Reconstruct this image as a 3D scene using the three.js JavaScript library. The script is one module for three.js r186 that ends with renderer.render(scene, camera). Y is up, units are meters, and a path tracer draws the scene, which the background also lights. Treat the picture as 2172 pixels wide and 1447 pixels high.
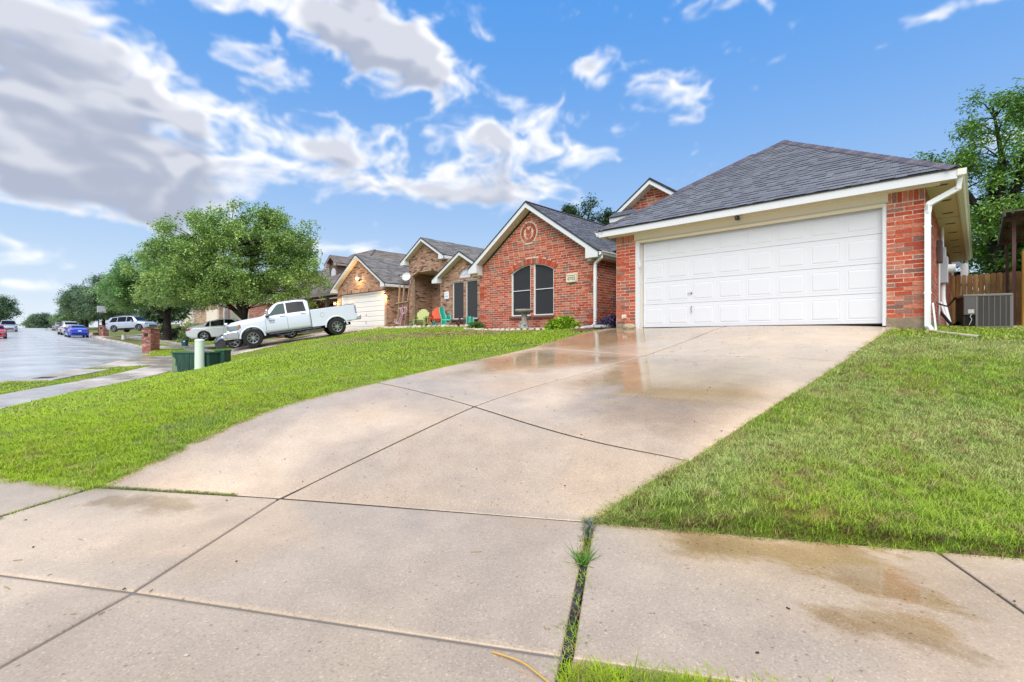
import * as THREE from 'three';
import { mergeGeometries } from 'three/addons/utils/BufferGeometryUtils.js';
import { FontLoader } from 'three/addons/loaders/FontLoader.js';
import { TextGeometry } from 'three/addons/geometries/TextGeometry.js';
import { RoundedBoxGeometry } from 'three/addons/geometries/RoundedBoxGeometry.js';

// ------------------------------------------------------------------ camera, sky, sun, exposure
// The eye is the origin; the house fronts lie along x, the street runs away towards -x.
const PXF = 1045, PXW = 2172, PXH = 1447, HORIZON = 719, YAW = 43.4 * Math.PI / 180;
const scene = new THREE.Scene();
const camera = new THREE.PerspectiveCamera(2 * Math.atan(PXH / 2 / PXF) * 180 / Math.PI, PXW / PXH, 0.05, 1500);
camera.position.set(0, 0, 0);
camera.rotation.y = YAW;
camera.setViewOffset(PXW, PXH, 0, PXH / 2 - HORIZON, PXW, PXH);
const FW = [-Math.sin(YAW), -Math.cos(YAW)], RT = [Math.cos(YAW), -Math.sin(YAW)];

const renderer = new THREE.WebGLRenderer({ antialias: true });
renderer.setSize(1024, 682);
renderer.toneMapping = THREE.LinearToneMapping;
renderer.toneMappingExposure = 2.85;
renderer.shadowMap.enabled = true;
const EXPO = renderer.toneMappingExposure;

const sun = new THREE.DirectionalLight(new THREE.Color(1, 0.965, 0.91), 1.5);
const SUN_DIR = new THREE.Vector3(0.38, 0.76, 0.53).normalize();
sun.position.copy(SUN_DIR).multiplyScalar(120);
sun.castShadow = true;
sun.shadow.radius = 110;
Object.assign(sun.shadow.camera, { left: -90, right: 40, top: 70, bottom: -70, near: 1, far: 320 });
sun.shadow.mapSize.set(4096, 4096);
scene.add(sun, sun.target);

// ------------------------------------------------------------------ small numbers
function rng(seed) { let a = seed >>> 0; return () => { a = (a + 0x6D2B79F5) >>> 0; let t = a; t = Math.imul(t ^ (t >>> 15), t | 1); t ^= t + Math.imul(t ^ (t >>> 7), t | 61); return ((t ^ (t >>> 14)) >>> 0) / 4294967296; }; }
const clamp = (x, a = 0, b = 1) => Math.min(b, Math.max(a, x)), lerp = (a, b, t) => a + (b - a) * t;
const sstep = (a, b, x) => { const t = clamp((x - a) / (b - a)); return t * t * (3 - 2 * t); };
function hash2(x, y) { let h = Math.imul(x | 0, 374761393) + Math.imul(y | 0, 668265263); h = Math.imul(h ^ (h >>> 13), 1274126177); return ((h ^ (h >>> 16)) >>> 0) / 4294967296; }
function vnoise(x, y, px = 0) {   // value noise; px > 0 repeats after px cells
  let xi = Math.floor(x), yi = Math.floor(y); const fx = x - xi, fy = y - yi;
  const ux = fx * fx * (3 - 2 * fx), uy = fy * fy * (3 - 2 * fy);
  let x1 = xi + 1, y1 = yi + 1;
  if (px) { const m = (n) => ((n % px) + px) % px; xi = m(xi); yi = m(yi); x1 = m(x1); y1 = m(y1); }
  return lerp(lerp(hash2(xi, yi), hash2(x1, yi), ux), lerp(hash2(xi, y1), hash2(x1, y1), ux), uy);
}
function fbm(x, y, oct = 5, px = 0, gain = 0.5) { let s = 0, a = 1, n = 0; for (let i = 0; i < oct; i++) { s += a * vnoise(x + i * 17, y + i * 31, px); n += a; a *= gain; x *= 2; y *= 2; px *= 2; } return s / n; }
const lin = (hex) => { const c = new THREE.Color(hex); return [c.r, c.g, c.b]; };
const V3 = (x, y, z) => new THREE.Vector3(x, y, z);
// direction of a point of the photograph, in metres per metre of depth
function dirOf(u, v) { const a = (u - PXW / 2) / PXF; return [FW[0] + RT[0] * a, (HORIZON - v) / PXF, FW[1] + RT[1] * a]; }
function atDepth(u, v, d) { const r = dirOf(u, v); return V3(r[0] * d, r[1] * d, r[2] * d); }
function onZ(u, v, z) { const r = dirOf(u, v), t = z / r[2]; return V3(r[0] * t, r[1] * t, z); }
function onX(u, v, x) { const r = dirOf(u, v), t = x / r[0]; return V3(x, r[1] * t, r[2] * t); }
const depthOf = (x, z) => x * FW[0] + z * FW[1];
function pixelOf(x, y, z) { const d = depthOf(x, z); return [PXW / 2 + PXF * (x * RT[0] + z * RT[1]) / d, HORIZON - PXF * y / d, d]; }

// ------------------------------------------------------------------ the sky: air and broken clouds, by direction
{
  const W = 2048, H = 1024, data = new Float32Array(W * H * 4);
  const R = (u, v) => { const r = dirOf(u, v); const l = Math.hypot(...r); return [Math.atan2(r[2], r[0]), Math.asin(r[1] / l)]; };
  // cloud masses: [azimuth, height] of the middle, half widths in radians, tilt, strength
  const mass = [
    [20, 260, 420, 160, 0.10, 0.66], [330, 225, 330, 80, 0.20, 0.46], [140, 385, 380, 58, 0.03, 0.62], [520, 240, 210, 40, 0.28, 0.36], [330, 345, 230, 40, 0.12, 0.36],
    [760, 75, 250, 50, 0.27, 0.62], [930, 150, 190, 50, 0.24, 0.52], [640, 25, 260, 45, 0.0, 0.36], [170, 110, 300, 60, 0.1, 0.40], [80, 30, 300, 45, 0, 0.34], [560, 130, 200, 30, 0.2, 0.22],
    [670, 310, 85, 24, 0.0, 0.46], [640, 362, 190, 26, 0.05, 0.40], [1130, 262, 230, 48, 0.1, 0.27], [980, 300, 200, 34, 0.05, 0.22], [860, 350, 180, 30, 0.03, 0.28], [990, 408, 210, 34, 0.0, 0.46], [1230, 330, 120, 24, 0.1, 0.2],
    [1415, 178, 110, 34, 0.3, 0.24], [1255, 140, 26, 18, 0, 0.3], [1285, 172, 30, 12, 0, 0.26], [1765, 42, 60, 14, 0.15, 0.18], [2080, 4, 160, 18, 0.05, 0.36], [1540, 112, 60, 12, 0, 0.2], [1460, 110, 24, 10, 0, 0.2],
    [1600, 50, 260, 70, 0, -0.25], [1270, 60, 140, 50, 0, -0.2], [1900, 150, 300, 120, 0, -0.2], [1560, 240, 160, 60, 0, -0.15], [480, 560, 300, 40, 0, -0.1],
    [50, 603, 100, 14, 0.05, 0.5], [250, 465, 180, 14, 0.1, 0.3], [30, 470, 60, 12, 0, 0.26], [700, 520, 150, 16, 0, 0.2],
  ].map(([u, v, a, b, tilt, s]) => { const m = R(u, v), k = 1 / PXF; const c = Math.cos(Math.atan2(u - PXW / 2, PXF)); return [m[0], m[1], a * k * c * c * 0.95, b * k * c * 0.95, tilt, s]; });
  const rep = (a) => { while (a > Math.PI) a -= 2 * Math.PI; while (a < -Math.PI) a += 2 * Math.PI; return a; };
  const density = (az, el, soft = false) => {
    let c = -0.37;
    for (const m of mass) {
      const dx = rep(az - m[0]), dy = el - m[1] + dx * m[4], q = (dx / m[2]) ** 2 + (dy / m[3]) ** 2;
      if (q < 5) c += m[5] * Math.exp(-q * 1.1);
    }
    // away from the frame the same broken cover goes on
    const da = Math.abs(rep(az + Math.PI / 2 + YAW)), out = Math.max(sstep(0.84, 1.15, da), sstep(0.60, 0.9, el));
    c += out * (0.30 + 0.22 * (fbm(az * 1.7 + 40, el * 2.4 + 9, 2) - 0.5));
    const sx = az * 10, sy = el * 19;
    const wx = fbm(sx * 0.8 + 3, sy * 0.8 + 8, 3) - 0.5, wy = fbm(sx * 0.8 + 51, sy * 0.8 + 27, 3) - 0.5;
    const n = fbm(sx + wx * 2.2, sy + wy * 2.2, soft ? 2 : 7, 0, 0.56);
    if (soft) return (n - 0.5) * 1.3 + c + 0.06;
    let bl = 0, am = 1, fx = sx * 2.6 + wx * 2, fy = sy * 2.6 + wy * 2; for (let i = 0; i < 4; i++) { bl += am * Math.abs(vnoise(fx + i * 9, fy + i * 5) * 2 - 1); am *= 0.52; fx *= 2.1; fy *= 2.1; }
    return (n - 0.5) * 1.45 + c + (0.42 - bl * 0.42) * 0.42;
  };
  const step = Math.PI * 2 / W;
  for (let j = 0; j < H; j++) {
    const el = ((j + 0.5) / H - 0.5) * Math.PI;
    for (let i = 0; i < W; i++) {
      const o = (j * W + i) * 4; data[o + 3] = 1;
      if (el < -0.02) { data[o] = 0.32 / EXPO; data[o + 1] = 0.34 / EXPO; data[o + 2] = 0.33 / EXPO; continue; }
      const az = ((i + 0.5) / W - 0.5) * 2 * Math.PI, e = Math.max(0, el);
      const h = Math.exp(-e * 3.6), hh = Math.exp(-e * 5.6);
      let r = lerp(0.040, 0.42, h), g = lerp(0.285, 0.72, h), b = lerp(0.83, 1.0, h);
      r = lerp(r, 0.92, hh * 0.9); g = lerp(g, 0.95, hh * 0.9); b = lerp(b, 0.98, hh * 0.85);
      const d = density(az, e);
      if (d > -0.195) {
        const d0 = density(az, e, true), up = density(az, e + step * 7, true), up2 = density(az, e + step * 18, true), fine = d - d0;
        const cover = sstep(-0.20, 0.34, d) ** 0.85, thick = sstep(-0.02, 0.46, d0);
        const lit = clamp(0.42 + (d0 - up) * 1.5 + (d0 - up2) * 1.1 + fine * 0.75);
        const shade = sstep(-0.3, 1.15, thick * 1.2 - lit * 0.75 + 0.10);
        const cr = lerp(1.12, 0.46, shade), cg = lerp(1.12, 0.51, shade), cb = lerp(1.15, 0.64, shade);
        r = lerp(r, cr, cover); g = lerp(g, cg, cover); b = lerp(b, cb, cover);
      }
      data[o] = r / EXPO; data[o + 1] = g / EXPO; data[o + 2] = b / EXPO;
    }
  }
  const sky = new THREE.DataTexture(data, W, H, THREE.RGBAFormat, THREE.FloatType);
  sky.mapping = THREE.EquirectangularReflectionMapping; sky.colorSpace = THREE.LinearSRGBColorSpace;
  sky.magFilter = THREE.LinearFilter; sky.needsUpdate = true;
  scene.background = sky; scene.environment = sky;
}
// ------------------------------------------------------------------ building helpers
const taken = {};
function numbered(name) { const n = taken[name] = (taken[name] ?? -1) + 1; return n ? `${name}_${String(n).padStart(3, '0')}` : name; }
function tag(o, label, category, group, kind) { o.userData.label = label; if (category) o.userData.category = category; if (group) o.userData.group = group; if (kind) o.userData.kind = kind; return o; }
function thing(name, label, category, x = 0, y = 0, z = 0, turn = 0, group) {
  const o = new THREE.Group(); o.name = numbered(name); o.position.set(x, y, z); o.rotation.y = turn; scene.add(o);
  return tag(o, label, category, group);
}
function part(parent, name, geo, mat, stuff) { const m = new THREE.Mesh(geo, mat); m.name = name; parent.add(m); if (stuff) m.userData.kind = 'stuff'; return m; }
function structure(name, geo, mat, label) { const m = new THREE.Mesh(geo, mat); m.name = numbered(name); m.userData.kind = 'structure'; if (label) m.userData.label = label; scene.add(m); return m; }
function std(color, roughness = 0.8, extra = {}) { const m = new THREE.MeshStandardMaterial({ roughness, ...extra }); if (Array.isArray(color)) m.color.setRGB(...color); else m.color.set(color); return m; }
function phys(color, roughness = 0.5, extra = {}) { const m = new THREE.MeshPhysicalMaterial({ roughness, ...extra }); if (Array.isArray(color)) m.color.setRGB(...color); else m.color.set(color); return m; }
function texture(w, h, fill, srgb = true, wrap = true) {
  const d = new Uint8Array(w * h * 4);
  for (let j = 0; j < h; j++) for (let i = 0; i < w; i++) { const c = fill(i / w, j / h, i, j), o = (j * w + i) * 4; d[o] = clamp(c[0], 0, 255); d[o + 1] = clamp(c[1], 0, 255); d[o + 2] = clamp(c[2], 0, 255); d[o + 3] = 255; }
  const t = new THREE.DataTexture(d, w, h); t.magFilter = THREE.LinearFilter; t.minFilter = THREE.LinearMipmapLinearFilter;
  if (wrap) t.wrapS = t.wrapT = THREE.RepeatWrapping;
  if (srgb) t.colorSpace = THREE.SRGBColorSpace;
  t.needsUpdate = true; return t;
}
// geometries
const box = (w, h, d, x = 0, y = 0, z = 0) => new THREE.BoxGeometry(w, h, d).translate(x, y, z);
const rbox = (w, h, d, r, x = 0, y = 0, z = 0, s = 2) => new RoundedBoxGeometry(w, h, d, s, Math.min(r, w / 2.01, h / 2.01, d / 2.01)).translate(x, y, z);
const cyl = (r0, r1, h, x = 0, y = 0, z = 0, n = 16) => new THREE.CylinderGeometry(r1, r0, h, n).translate(x, y, z);
function tube(pts, r, seg = 24, n = 8, closed = false) { return new THREE.TubeGeometry(new THREE.CatmullRomCurve3(pts.map((p) => p.isVector3 ? p : V3(...p)), closed, 'catmullrom', 0.3), seg, r, n, closed); }
function clean(g) { g = g.index ? g.toNonIndexed() : g; for (const k of Object.keys(g.attributes)) if (!['position', 'normal', 'uv'].includes(k)) g.deleteAttribute(k); return g; }
const merge = (list) => mergeGeometries(list.map(clean));
function limb(a, b, ra, rb, n = 8) {   // tapered cylinder between two points
  const d = new THREE.Vector3().subVectors(b, a), g = new THREE.CylinderGeometry(rb, ra, d.length(), n, 1, true);
  g.applyQuaternion(new THREE.Quaternion().setFromUnitVectors(V3(0, 1, 0), d.clone().normalize())); g.translate((a.x + b.x) / 2, (a.y + b.y) / 2, (a.z + b.z) / 2); return g;
}
function bar(a, b, w, h) {   // square bar from a to b
  const d = new THREE.Vector3().subVectors(b, a), g = new THREE.BoxGeometry(w, d.length(), h);
  g.applyQuaternion(new THREE.Quaternion().setFromUnitVectors(V3(0, 1, 0), d.clone().normalize())); return g.translate((a.x + b.x) / 2, (a.y + b.y) / 2, (a.z + b.z) / 2);
}
function prism(points, depth, bevel = 0, bs = 2) {   // outline in x,y extruded towards -z from z = 0 back to -depth
  const s = new THREE.Shape(points.map((p) => new THREE.Vector2(p[0], p[1])));
  return new THREE.ExtrudeGeometry(s, { depth: depth - 2 * bevel, bevelEnabled: bevel > 0, bevelSize: bevel, bevelThickness: bevel, bevelSegments: bs, bevelOffset: -bevel }).translate(0, 0, -depth + bevel);
}
// many boxes in one geometry, with a colour each
class Batch {
  constructor() { this.p = []; this.n = []; this.c = []; this.t = []; this.i = []; }
  quad(a, b, c, d, col, uv) {
    const k = this.p.length / 3, e1 = [b[0] - a[0], b[1] - a[1], b[2] - a[2]], e2 = [d[0] - a[0], d[1] - a[1], d[2] - a[2]];
    let n = [e1[1] * e2[2] - e1[2] * e2[1], e1[2] * e2[0] - e1[0] * e2[2], e1[0] * e2[1] - e1[1] * e2[0]]; const l = Math.hypot(...n) || 1;
    for (const q of [a, b, c, d]) { this.p.push(...q); this.n.push(n[0] / l, n[1] / l, n[2] / l); this.c.push(...col); }
    this.t.push(...(uv || [0, 0, 1, 0, 1, 1, 0, 1])); this.i.push(k, k + 1, k + 2, k, k + 2, k + 3);
  }
  hexa(v, col) {   // v: 8 corners, first four the bottom (counter-clockwise from above), then the top
    const q = (a, b, c, d) => this.quad(v[a], v[b], v[c], v[d], col);
    q(4, 5, 6, 7); q(0, 1, 5, 4); q(1, 2, 6, 5); q(2, 3, 7, 6); q(3, 0, 4, 7); q(3, 2, 1, 0);
  }
  box(x0, x1, y0, y1, z0, z1, col) { this.hexa([[x0, y0, z1], [x1, y0, z1], [x1, y0, z0], [x0, y0, z0], [x0, y1, z1], [x1, y1, z1], [x1, y1, z0], [x0, y1, z0]], col); }
  get empty() { return !this.i.length; }
  geo() {
    const g = new THREE.BufferGeometry();
    g.setAttribute('position', new THREE.Float32BufferAttribute(this.p, 3)); g.setAttribute('normal', new THREE.Float32BufferAttribute(this.n, 3));
    g.setAttribute('color', new THREE.Float32BufferAttribute(this.c, 3)); g.setAttribute('uv', new THREE.Float32BufferAttribute(this.t, 2)); g.setIndex(this.i); return g;
  }
}
function inPoly(x, z, poly) { let s = false; for (let i = 0, j = poly.length - 1; i < poly.length; j = i++) { const [xi, zi] = poly[i], [xj, zj] = poly[j]; if ((zi > z) !== (zj > z) && x < (xj - xi) * (z - zi) / (zj - zi) + xi) s = !s; } return s; }
function segDist(x, z, a, b) { const dx = b[0] - a[0], dz = b[1] - a[1], t = clamp(((x - a[0]) * dx + (z - a[1]) * dz) / (dx * dx + dz * dz)); return Math.hypot(x - a[0] - dx * t, z - a[1] - dz * t); }
const edgeDist = (x, z, poly) => { let d = 1e9; for (let i = 0; i < poly.length; i++) d = Math.min(d, segDist(x, z, poly[i], poly[(i + 1) % poly.length])); return d; };

// ------------------------------------------------------------------ the lie of the land: a thin plate through measured heights
const streetY = (d) => { const k = [[-40, -1.9], [0, -1.42], [11, -1.33], [17, -1.18], [31, -0.78], [55, 0.1], [120, 2.75], [150, 3.2], [220, 2.2], [400, -4]]; for (let i = 1; i < k.length; i++) if (d <= k[i][0] || i === k.length - 1) return lerp(k[i - 1][1], k[i][1], clamp((d - k[i - 1][0]) / (k[i][0] - k[i - 1][0]))); };
// lawn-side edge of the pavement, from the far end of the street to the right
const PATH = [[-240, -18], [-170, -14.6], [-120, -12.9], [-80, -11.7], [-62, -11.4], [-50, -11.1], [-42, -10.6], [-35, -9.7], [-29.5, -8.2], [-24.3, -6.0], [-20.8, -4.35], [-18.3, -2.95], [-15.8, -1.35], [-13.2, -0.05], [-11, 0.68], [-9.2, 0.78], [-7.4, 0.38], [-5.5, -0.62], [-4.05, -1.56], [-1.96, -2.85], [0.19, -4.12], [3, -5.83], [8, -8.87], [20, -16.2], [40, -28]];
const heights = [
  // pavement by the drive
  [-5.5, -0.6, -1.3], [-4, -1.59, -1.3], [-1.96, -2.85, -1.3], [0.19, -4.11, -1.3], [-3.16, -0.5, -1.31], [-1.2, -1.59, -1.31], [0.9, -2.9, -1.31], [3, -5.8, -1.3], [-2, 1.2, -1.4], [2, -1.2, -1.4], [6, -3.6, -1.4], [-5, 3, -1.4], [0, 8, -1.5], [10, 3, -1.5], [-12, 10, -1.5], [20, -16, -1.3], [40, 0, -1.6], [30, 30, -1.8], [-10, 30, -1.7],
  // drive: middle, right and left edge
  [-4.1, -11.3, 0.25], [-4.1, -9.5, -0.03], [-4.1, -7.65, -0.304], [-4.1, -5.6, -0.54], [-4.1, -3.71, -0.786], [-4.08, -2.6, -1.045], [-4.06, -2.0, -1.195],
  [-1.1, -11.4, 0.19], [-1.22, -7.35, -0.33], [-1.45, -5.4, -0.68], [-1.65, -3.75, -1.0],
  [-6.65, -7.65, -0.203], [-6.1, -3.7, -0.635], [-5.8, -1.75, -0.93], [-7.1, -9.8, 0.08], [-6.9, -11.3, 0.24], [-6.4, -5.6, -0.42],
  // house fronts, right yard
  [-8.7, -13, 0.32], [-14, -13, 0.38], [-8, -16, 0.34], [-0.67, -11.3, 0.13], [-0.67, -17, 0.3], [0.5, -13.6, 0.18], [0.8, -20, 0.25], [0.35, -7.3, -0.5], [0.6, -10, -0.05], [3, -9, -0.45], [4, -14, 0.1], [10, -16, -0.1], [2, -25, 0.4], [20, -30, 0.2],
  // lawn to the left, neighbour's front
  [-9.5, -9.5, 0.05], [-9, -5, -0.5], [-9, -2.3, -0.85], [-13, -9, -0.02], [-13, -4.5, -0.62], [-17, -9.5, 0.02], [-17, -6, -0.58], [-16.8, -15.3, 0.55], [-20, -15, 0.58], [-24, -14.8, 0.6], [-29, -14.8, 0.56], [-20.5, -10.3, 0.07], [-23.6, -12.1, 0.12], [-24.83, -8.58, -0.49], [-26.5, -12.3, 0.13], [-27.9, -9, -0.46], [-20, -7.5, -0.72], [-20, -5.4, -1.12], [-14, -20, 0.6], [-22, -25, 0.9], [-8, -30, 0.6],
];
for (const [x, z] of PATH) if (x < -10 && x > -130) { const y = streetY(depthOf(x, z)); heights.push([x, z, y], [x + 1, z + 4.5, y - 0.04], [x + 1, z + 13, y - 0.1]); if (x < -33) heights.push([x - 2, z - 9, y + 0.75 + Math.min(0.5, (-33 - x) * 0.02)], [x - 4, z - 30, y + 1.4]); }
heights.push([-200, -10, 2.6], [-200, 10, 2.4], [-200, -60, 2.6], [-100, 60, 0.5], [-40, 60, -1.5], [-60, -70, 1.5], [-20, -80, 1], [40, -60, 0.5], [80, 40, -2]);
let pathHeight = null, pathZ = null;
const G = (() => {
  const P = heights, n = P.length, N = n + 3, S = 0.1, K = (r2) => r2 < 1e-9 ? 0 : 0.5 * r2 * Math.log(r2);
  const A = Array.from({ length: N }, () => new Float64Array(N + 1));
  for (let i = 0; i < n; i++) {
    for (let j = 0; j < n; j++) { const a = (P[i][0] - P[j][0]) * S, b = (P[i][1] - P[j][1]) * S; A[i][j] = K(a * a + b * b); }
    A[i][i] += 0.00002; A[i][n] = 1; A[i][n + 1] = P[i][0] * S; A[i][n + 2] = P[i][1] * S; A[i][N] = P[i][2];
    A[n][i] = 1; A[n + 1][i] = P[i][0] * S; A[n + 2][i] = P[i][1] * S;
  }
  for (let c = 0; c < N; c++) {
    let p = c; for (let r = c + 1; r < N; r++) if (Math.abs(A[r][c]) > Math.abs(A[p][c])) p = r;
    [A[c], A[p]] = [A[p], A[c]];
    for (let r = c + 1; r < N; r++) { const f = A[r][c] / A[c][c]; if (f) for (let k = c; k <= N; k++) A[r][k] -= f * A[c][k]; }
  }
  const w = new Float64Array(N);
  for (let r = N - 1; r >= 0; r--) { let s = A[r][N]; for (let k = r + 1; k < N; k++) s -= A[r][k] * w[k]; w[r] = s / A[r][r]; }
  const far = (x, z) => streetY(clamp(depthOf(x, z), -40, 400));
  return (x, z) => {
    let y = w[n] + w[n + 1] * x * S + w[n + 2] * z * S;
    for (let i = 0; i < n; i++) { const a = (x - P[i][0]) * S, b = (z - P[i][1]) * S, r2 = a * a + b * b; if (r2 > 1e-9) y += w[i] * 0.5 * r2 * Math.log(r2); }
    const out = Math.max(sstep(120, 190, -x), sstep(30, 60, x), sstep(45, 75, Math.abs(z)));
    if (out > 0) y = lerp(y, far(x, z), out);
    if (pathHeight && x > -36 && x < 9) { const zp = pathZ(x), t = z - zp; if (t > -0.25) { const k = sstep(-0.2, 0.0, t) * sstep(-36, -30, x) * sstep(9, 7, x); y = lerp(y, pathHeight(x) - 0.014 * Math.max(0, t), k); } }
    return y;
  };
})();
// pavement, kerb and street lines as z over x
function smooth(pts) { const c = new THREE.CatmullRomCurve3(pts.map((p) => V3(p[0], 0, p[1])), false, 'centripetal'); return c.getPoints(pts.length * 24).map((p) => [p.x, p.z]); }
const pathIn = smooth(PATH);
function shift(line, d) { return line.map((p, i) => { const a = line[Math.max(0, i - 1)], b = line[Math.min(line.length - 1, i + 1)], l = Math.hypot(b[0] - a[0], b[1] - a[1]); return [p[0] - (b[1] - a[1]) / l * d, p[1] + (b[0] - a[0]) / l * d]; }); }
const pathOut = shift(pathIn, 1.38), kerbLine = shift(pathIn, 3.35);
function zAt(line) { const s = [...line].sort((a, b) => a[0] - b[0]); return (x) => { let lo = 0, hi = s.length - 1; if (x <= s[0][0]) return s[0][1]; if (x >= s[hi][0]) return s[hi][1]; while (hi - lo > 1) { const m = (lo + hi) >> 1; if (s[m][0] <= x) lo = m; else hi = m; } return lerp(s[lo][1], s[hi][1], (x - s[lo][0]) / Math.max(1e-6, s[hi][0] - s[lo][0])); }; }
const zPathIn = zAt(pathIn), zPathOut = zAt(pathOut), zKerb = zAt(kerbLine);
const lawnLift = (x, z) => (x > -2.1 && x < 4 && z > -8 ? 0.075 * sstep(0, 0.07, zPathIn(x) - 0.03 - z) * sstep(2.5, 0.6, zPathIn(x) - z) * sstep(0.02, 0.3, x + 1.9 - (z + 3) * -0.3 * 0 - (z < -2.95 ? (-2.95 - z) * 0.33 : 0)) : 0);
pathZ = zPathIn; pathHeight = (x) => lerp(-1.3, streetY(depthOf(x, zPathIn(x))), sstep(-9, -14, x));
function sheet(nx, nz, f, uvScale = 1) {   // f(i/nx, j/nz) -> [x, y, z]
  const p = [], t = [], id = [];
  for (let i = 0; i <= nx; i++) for (let j = 0; j <= nz; j++) { const q = f(i / nx, j / nz); p.push(...q); t.push(q[0] * uvScale, q[2] * uvScale); }
  for (let i = 0; i < nx; i++) for (let j = 0; j < nz; j++) { const a = i * (nz + 1) + j, b = a + nz + 1; id.push(a, a + 1, b, b, a + 1, b + 1); }
  const g = new THREE.BufferGeometry(); g.setAttribute('position', new THREE.Float32BufferAttribute(p, 3)); g.setAttribute('uv', new THREE.Float32BufferAttribute(t, 2)); g.setIndex(id); g.computeVertexNormals(); return g;
}
// ------------------------------------------------------------------ surfaces of the ground
const N512 = (i, j, s, px) => fbm(i * s, j * s, 5, px);
const CT = 12;   // metres covered by the wetness chart; it lies over x -9.5..2.5, z -12.5..-0.5
const CO = [-9.5, -11.6];
// films of rain water lying on the slabs, as outlines on the ground (x, z)
const films = [
  [[-6.7, -11.2], [-4.7, -11.1], [-5.0, -9.6], [-5.6, -8.0], [-6.5, -7.9], [-7.0, -9.4]],
  [[-6.3, -7.3], [-4.4, -7.2], [-4.9, -5.6], [-5.6, -4.6], [-6.1, -5.6]],
  [[-3.8, -7.3], [-2.4, -7.2], [-1.7, -5.6], [-1.9, -4.2], [-3.0, -4.5], [-3.7, -5.4]],
  [[-1.5, -3.25], [-0.55, -3.75], [-0.1, -3.15], [-0.75, -2.95], [-1.3, -2.85]],
  [[-0.75, -2.72], [-0.15, -2.98], [-0.05, -2.72], [-0.55, -2.5]],
  [[-5.3, -0.7], [-4.3, -1.2], [-4.2, -0.95], [-5.0, -0.4]],
];
const wetOf = (x, z) => {
  let w = 0;
  const q = (fbm(x * 1.1 + 9, z * 1.1, 4) - 0.5) * 0.9 + (fbm(x * 5, z * 9, 3) - 0.5) * 0.4 + (fbm(x * 16, z * 26, 3) - 0.5) * 0.22;
  films.forEach((f, i) => { const d = edgeDist(x, z, f) * (inPoly(x, z, f) ? 1 : -1) + q * 0.55; w = Math.max(w, i < 3 ? sstep(-0.45, 0.4, d) * 0.85 : sstep(-0.09, 0.10, d)); });
  return w;
};
const dampOf = (x, z) => sstep(0.42, 0.60, fbm(x * 0.42 + 31, z * 0.42 + 7, 5));
const charts = (() => {
  const n = 1024, a = new Float32Array(n * n), b = new Float32Array(n * n);
  for (let j = 0; j < n; j++) for (let i = 0; i < n; i++) { const x = CO[0] + i / n * CT, z = CO[1] + j / n * CT; a[j * n + i] = wetOf(x, z); b[j * n + i] = dampOf(x, z); }
  const grain = (i, j) => hash2(i * 7 + 3, j * 13 + 5);
  const big = 2048;
  const color = texture(big, big, (u, v, i, j) => {
    const k = (j >> 1) * n + (i >> 1), x = CO[0] + u * CT, z = CO[1] + v * CT;
    const w = a[k], d = b[k];
    const blot = fbm(x * 0.7, z * 0.7, 5) - 0.5, mott = fbm(x * 6, z * 6, 4) - 0.5, warm = sstep(0.45, 0.7, fbm(x * 0.9 + 70, z * 0.9 + 20, 4));
    const g = grain(i, j), pebble = g > 0.978 ? 32 : g < 0.03 ? -28 : (g - 0.5) * 18, dark = hash2(i >> 1, j >> 1) > 0.9975 ? -40 : 0;
    const e = 1 - 0.10 * d - 0.15 * w + blot * 0.15 + mott * 0.10;
    return [(206 + 3 * warm) * e + pebble + dark, (182 - 1 * warm - 9 * w) * e + pebble + dark, (154 - 5 * warm - 26 * w) * e + pebble * 0.9 + dark];
  }, true, false);
  const rough = texture(n, n, (u, v, i, j) => {
    const k = j * n + i, x = CO[0] + u * CT, z = CO[1] + v * CT;
    const r = lerp(lerp(0.44, 0.22, b[k]), 0.065, a[k]) + (fbm(x * 8, z * 8, 3) - 0.5) * 0.10;
    return [0, clamp(r, 0.05, 0.9) * 255, 0];
  }, false, false);
  return { color, rough };
})();
const bumpGrain = texture(512, 512, (u, v, i, j) => { const g = fbm(u * 64, v * 64, 3, 64) * 150 + hash2(i, j) * 100; return [g, g, g]; }, false);
const slabMat = std(0xffffff, 1, { map: charts.color, roughnessMap: charts.rough });
// paving elsewhere: same concrete on a repeating chart
const paveMap = texture(1024, 1024, (u, v, i, j) => {
  const e = 0.9 + (fbm(u * 6, v * 6, 5, 6) - 0.5) * 0.42 + (fbm(u * 48, v * 48, 3, 48) - 0.5) * 0.2, g = (hash2(i, j) - 0.5) * 24;
  return [212 * e + g, 197 * e + g, 182 * e + g];
});
const paveRough = texture(512, 512, (u, v) => { const r = 0.22 + 0.5 * sstep(0.38, 0.62, fbm(u * 5, v * 5, 5, 5)); return [0, r * 255, 0]; }, false);
const paveMat = std(0xffffff, 1, { map: paveMap, roughnessMap: paveRough });
const streetMap = texture(1024, 1024, (u, v, i, j) => {
  const e = 0.92 + (fbm(u * 8, v * 8, 5, 8) - 0.5) * 0.3 + (fbm(u * 3, v * 40, 3, 0) - 0.5) * 0.0, g = (hash2(i, j) - 0.5) * 20;
  return [204 * e + g, 201 * e + g, 198 * e + g];
});
const streetRough = texture(512, 512, (u, v) => { const r = 0.20 + 0.2 * sstep(0.4, 0.7, fbm(u * 6 + 3, v * 6, 5, 6)); return [0, r * 255, 0]; }, false);
const streetBump = texture(512, 512, (u, v) => { const g = fbm(u * 24, v * 24, 4, 24) * 255; return [g, g, g]; }, false);
const streetMat = std(0xffffff, 1, { map: streetMap, roughnessMap: streetRough, bumpMap: streetBump, bumpScale: 0.012 });
const jointMat = std([0.055, 0.045, 0.036], 0.85), edgeMat = std([0.19, 0.16, 0.13], 0.85);
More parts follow.
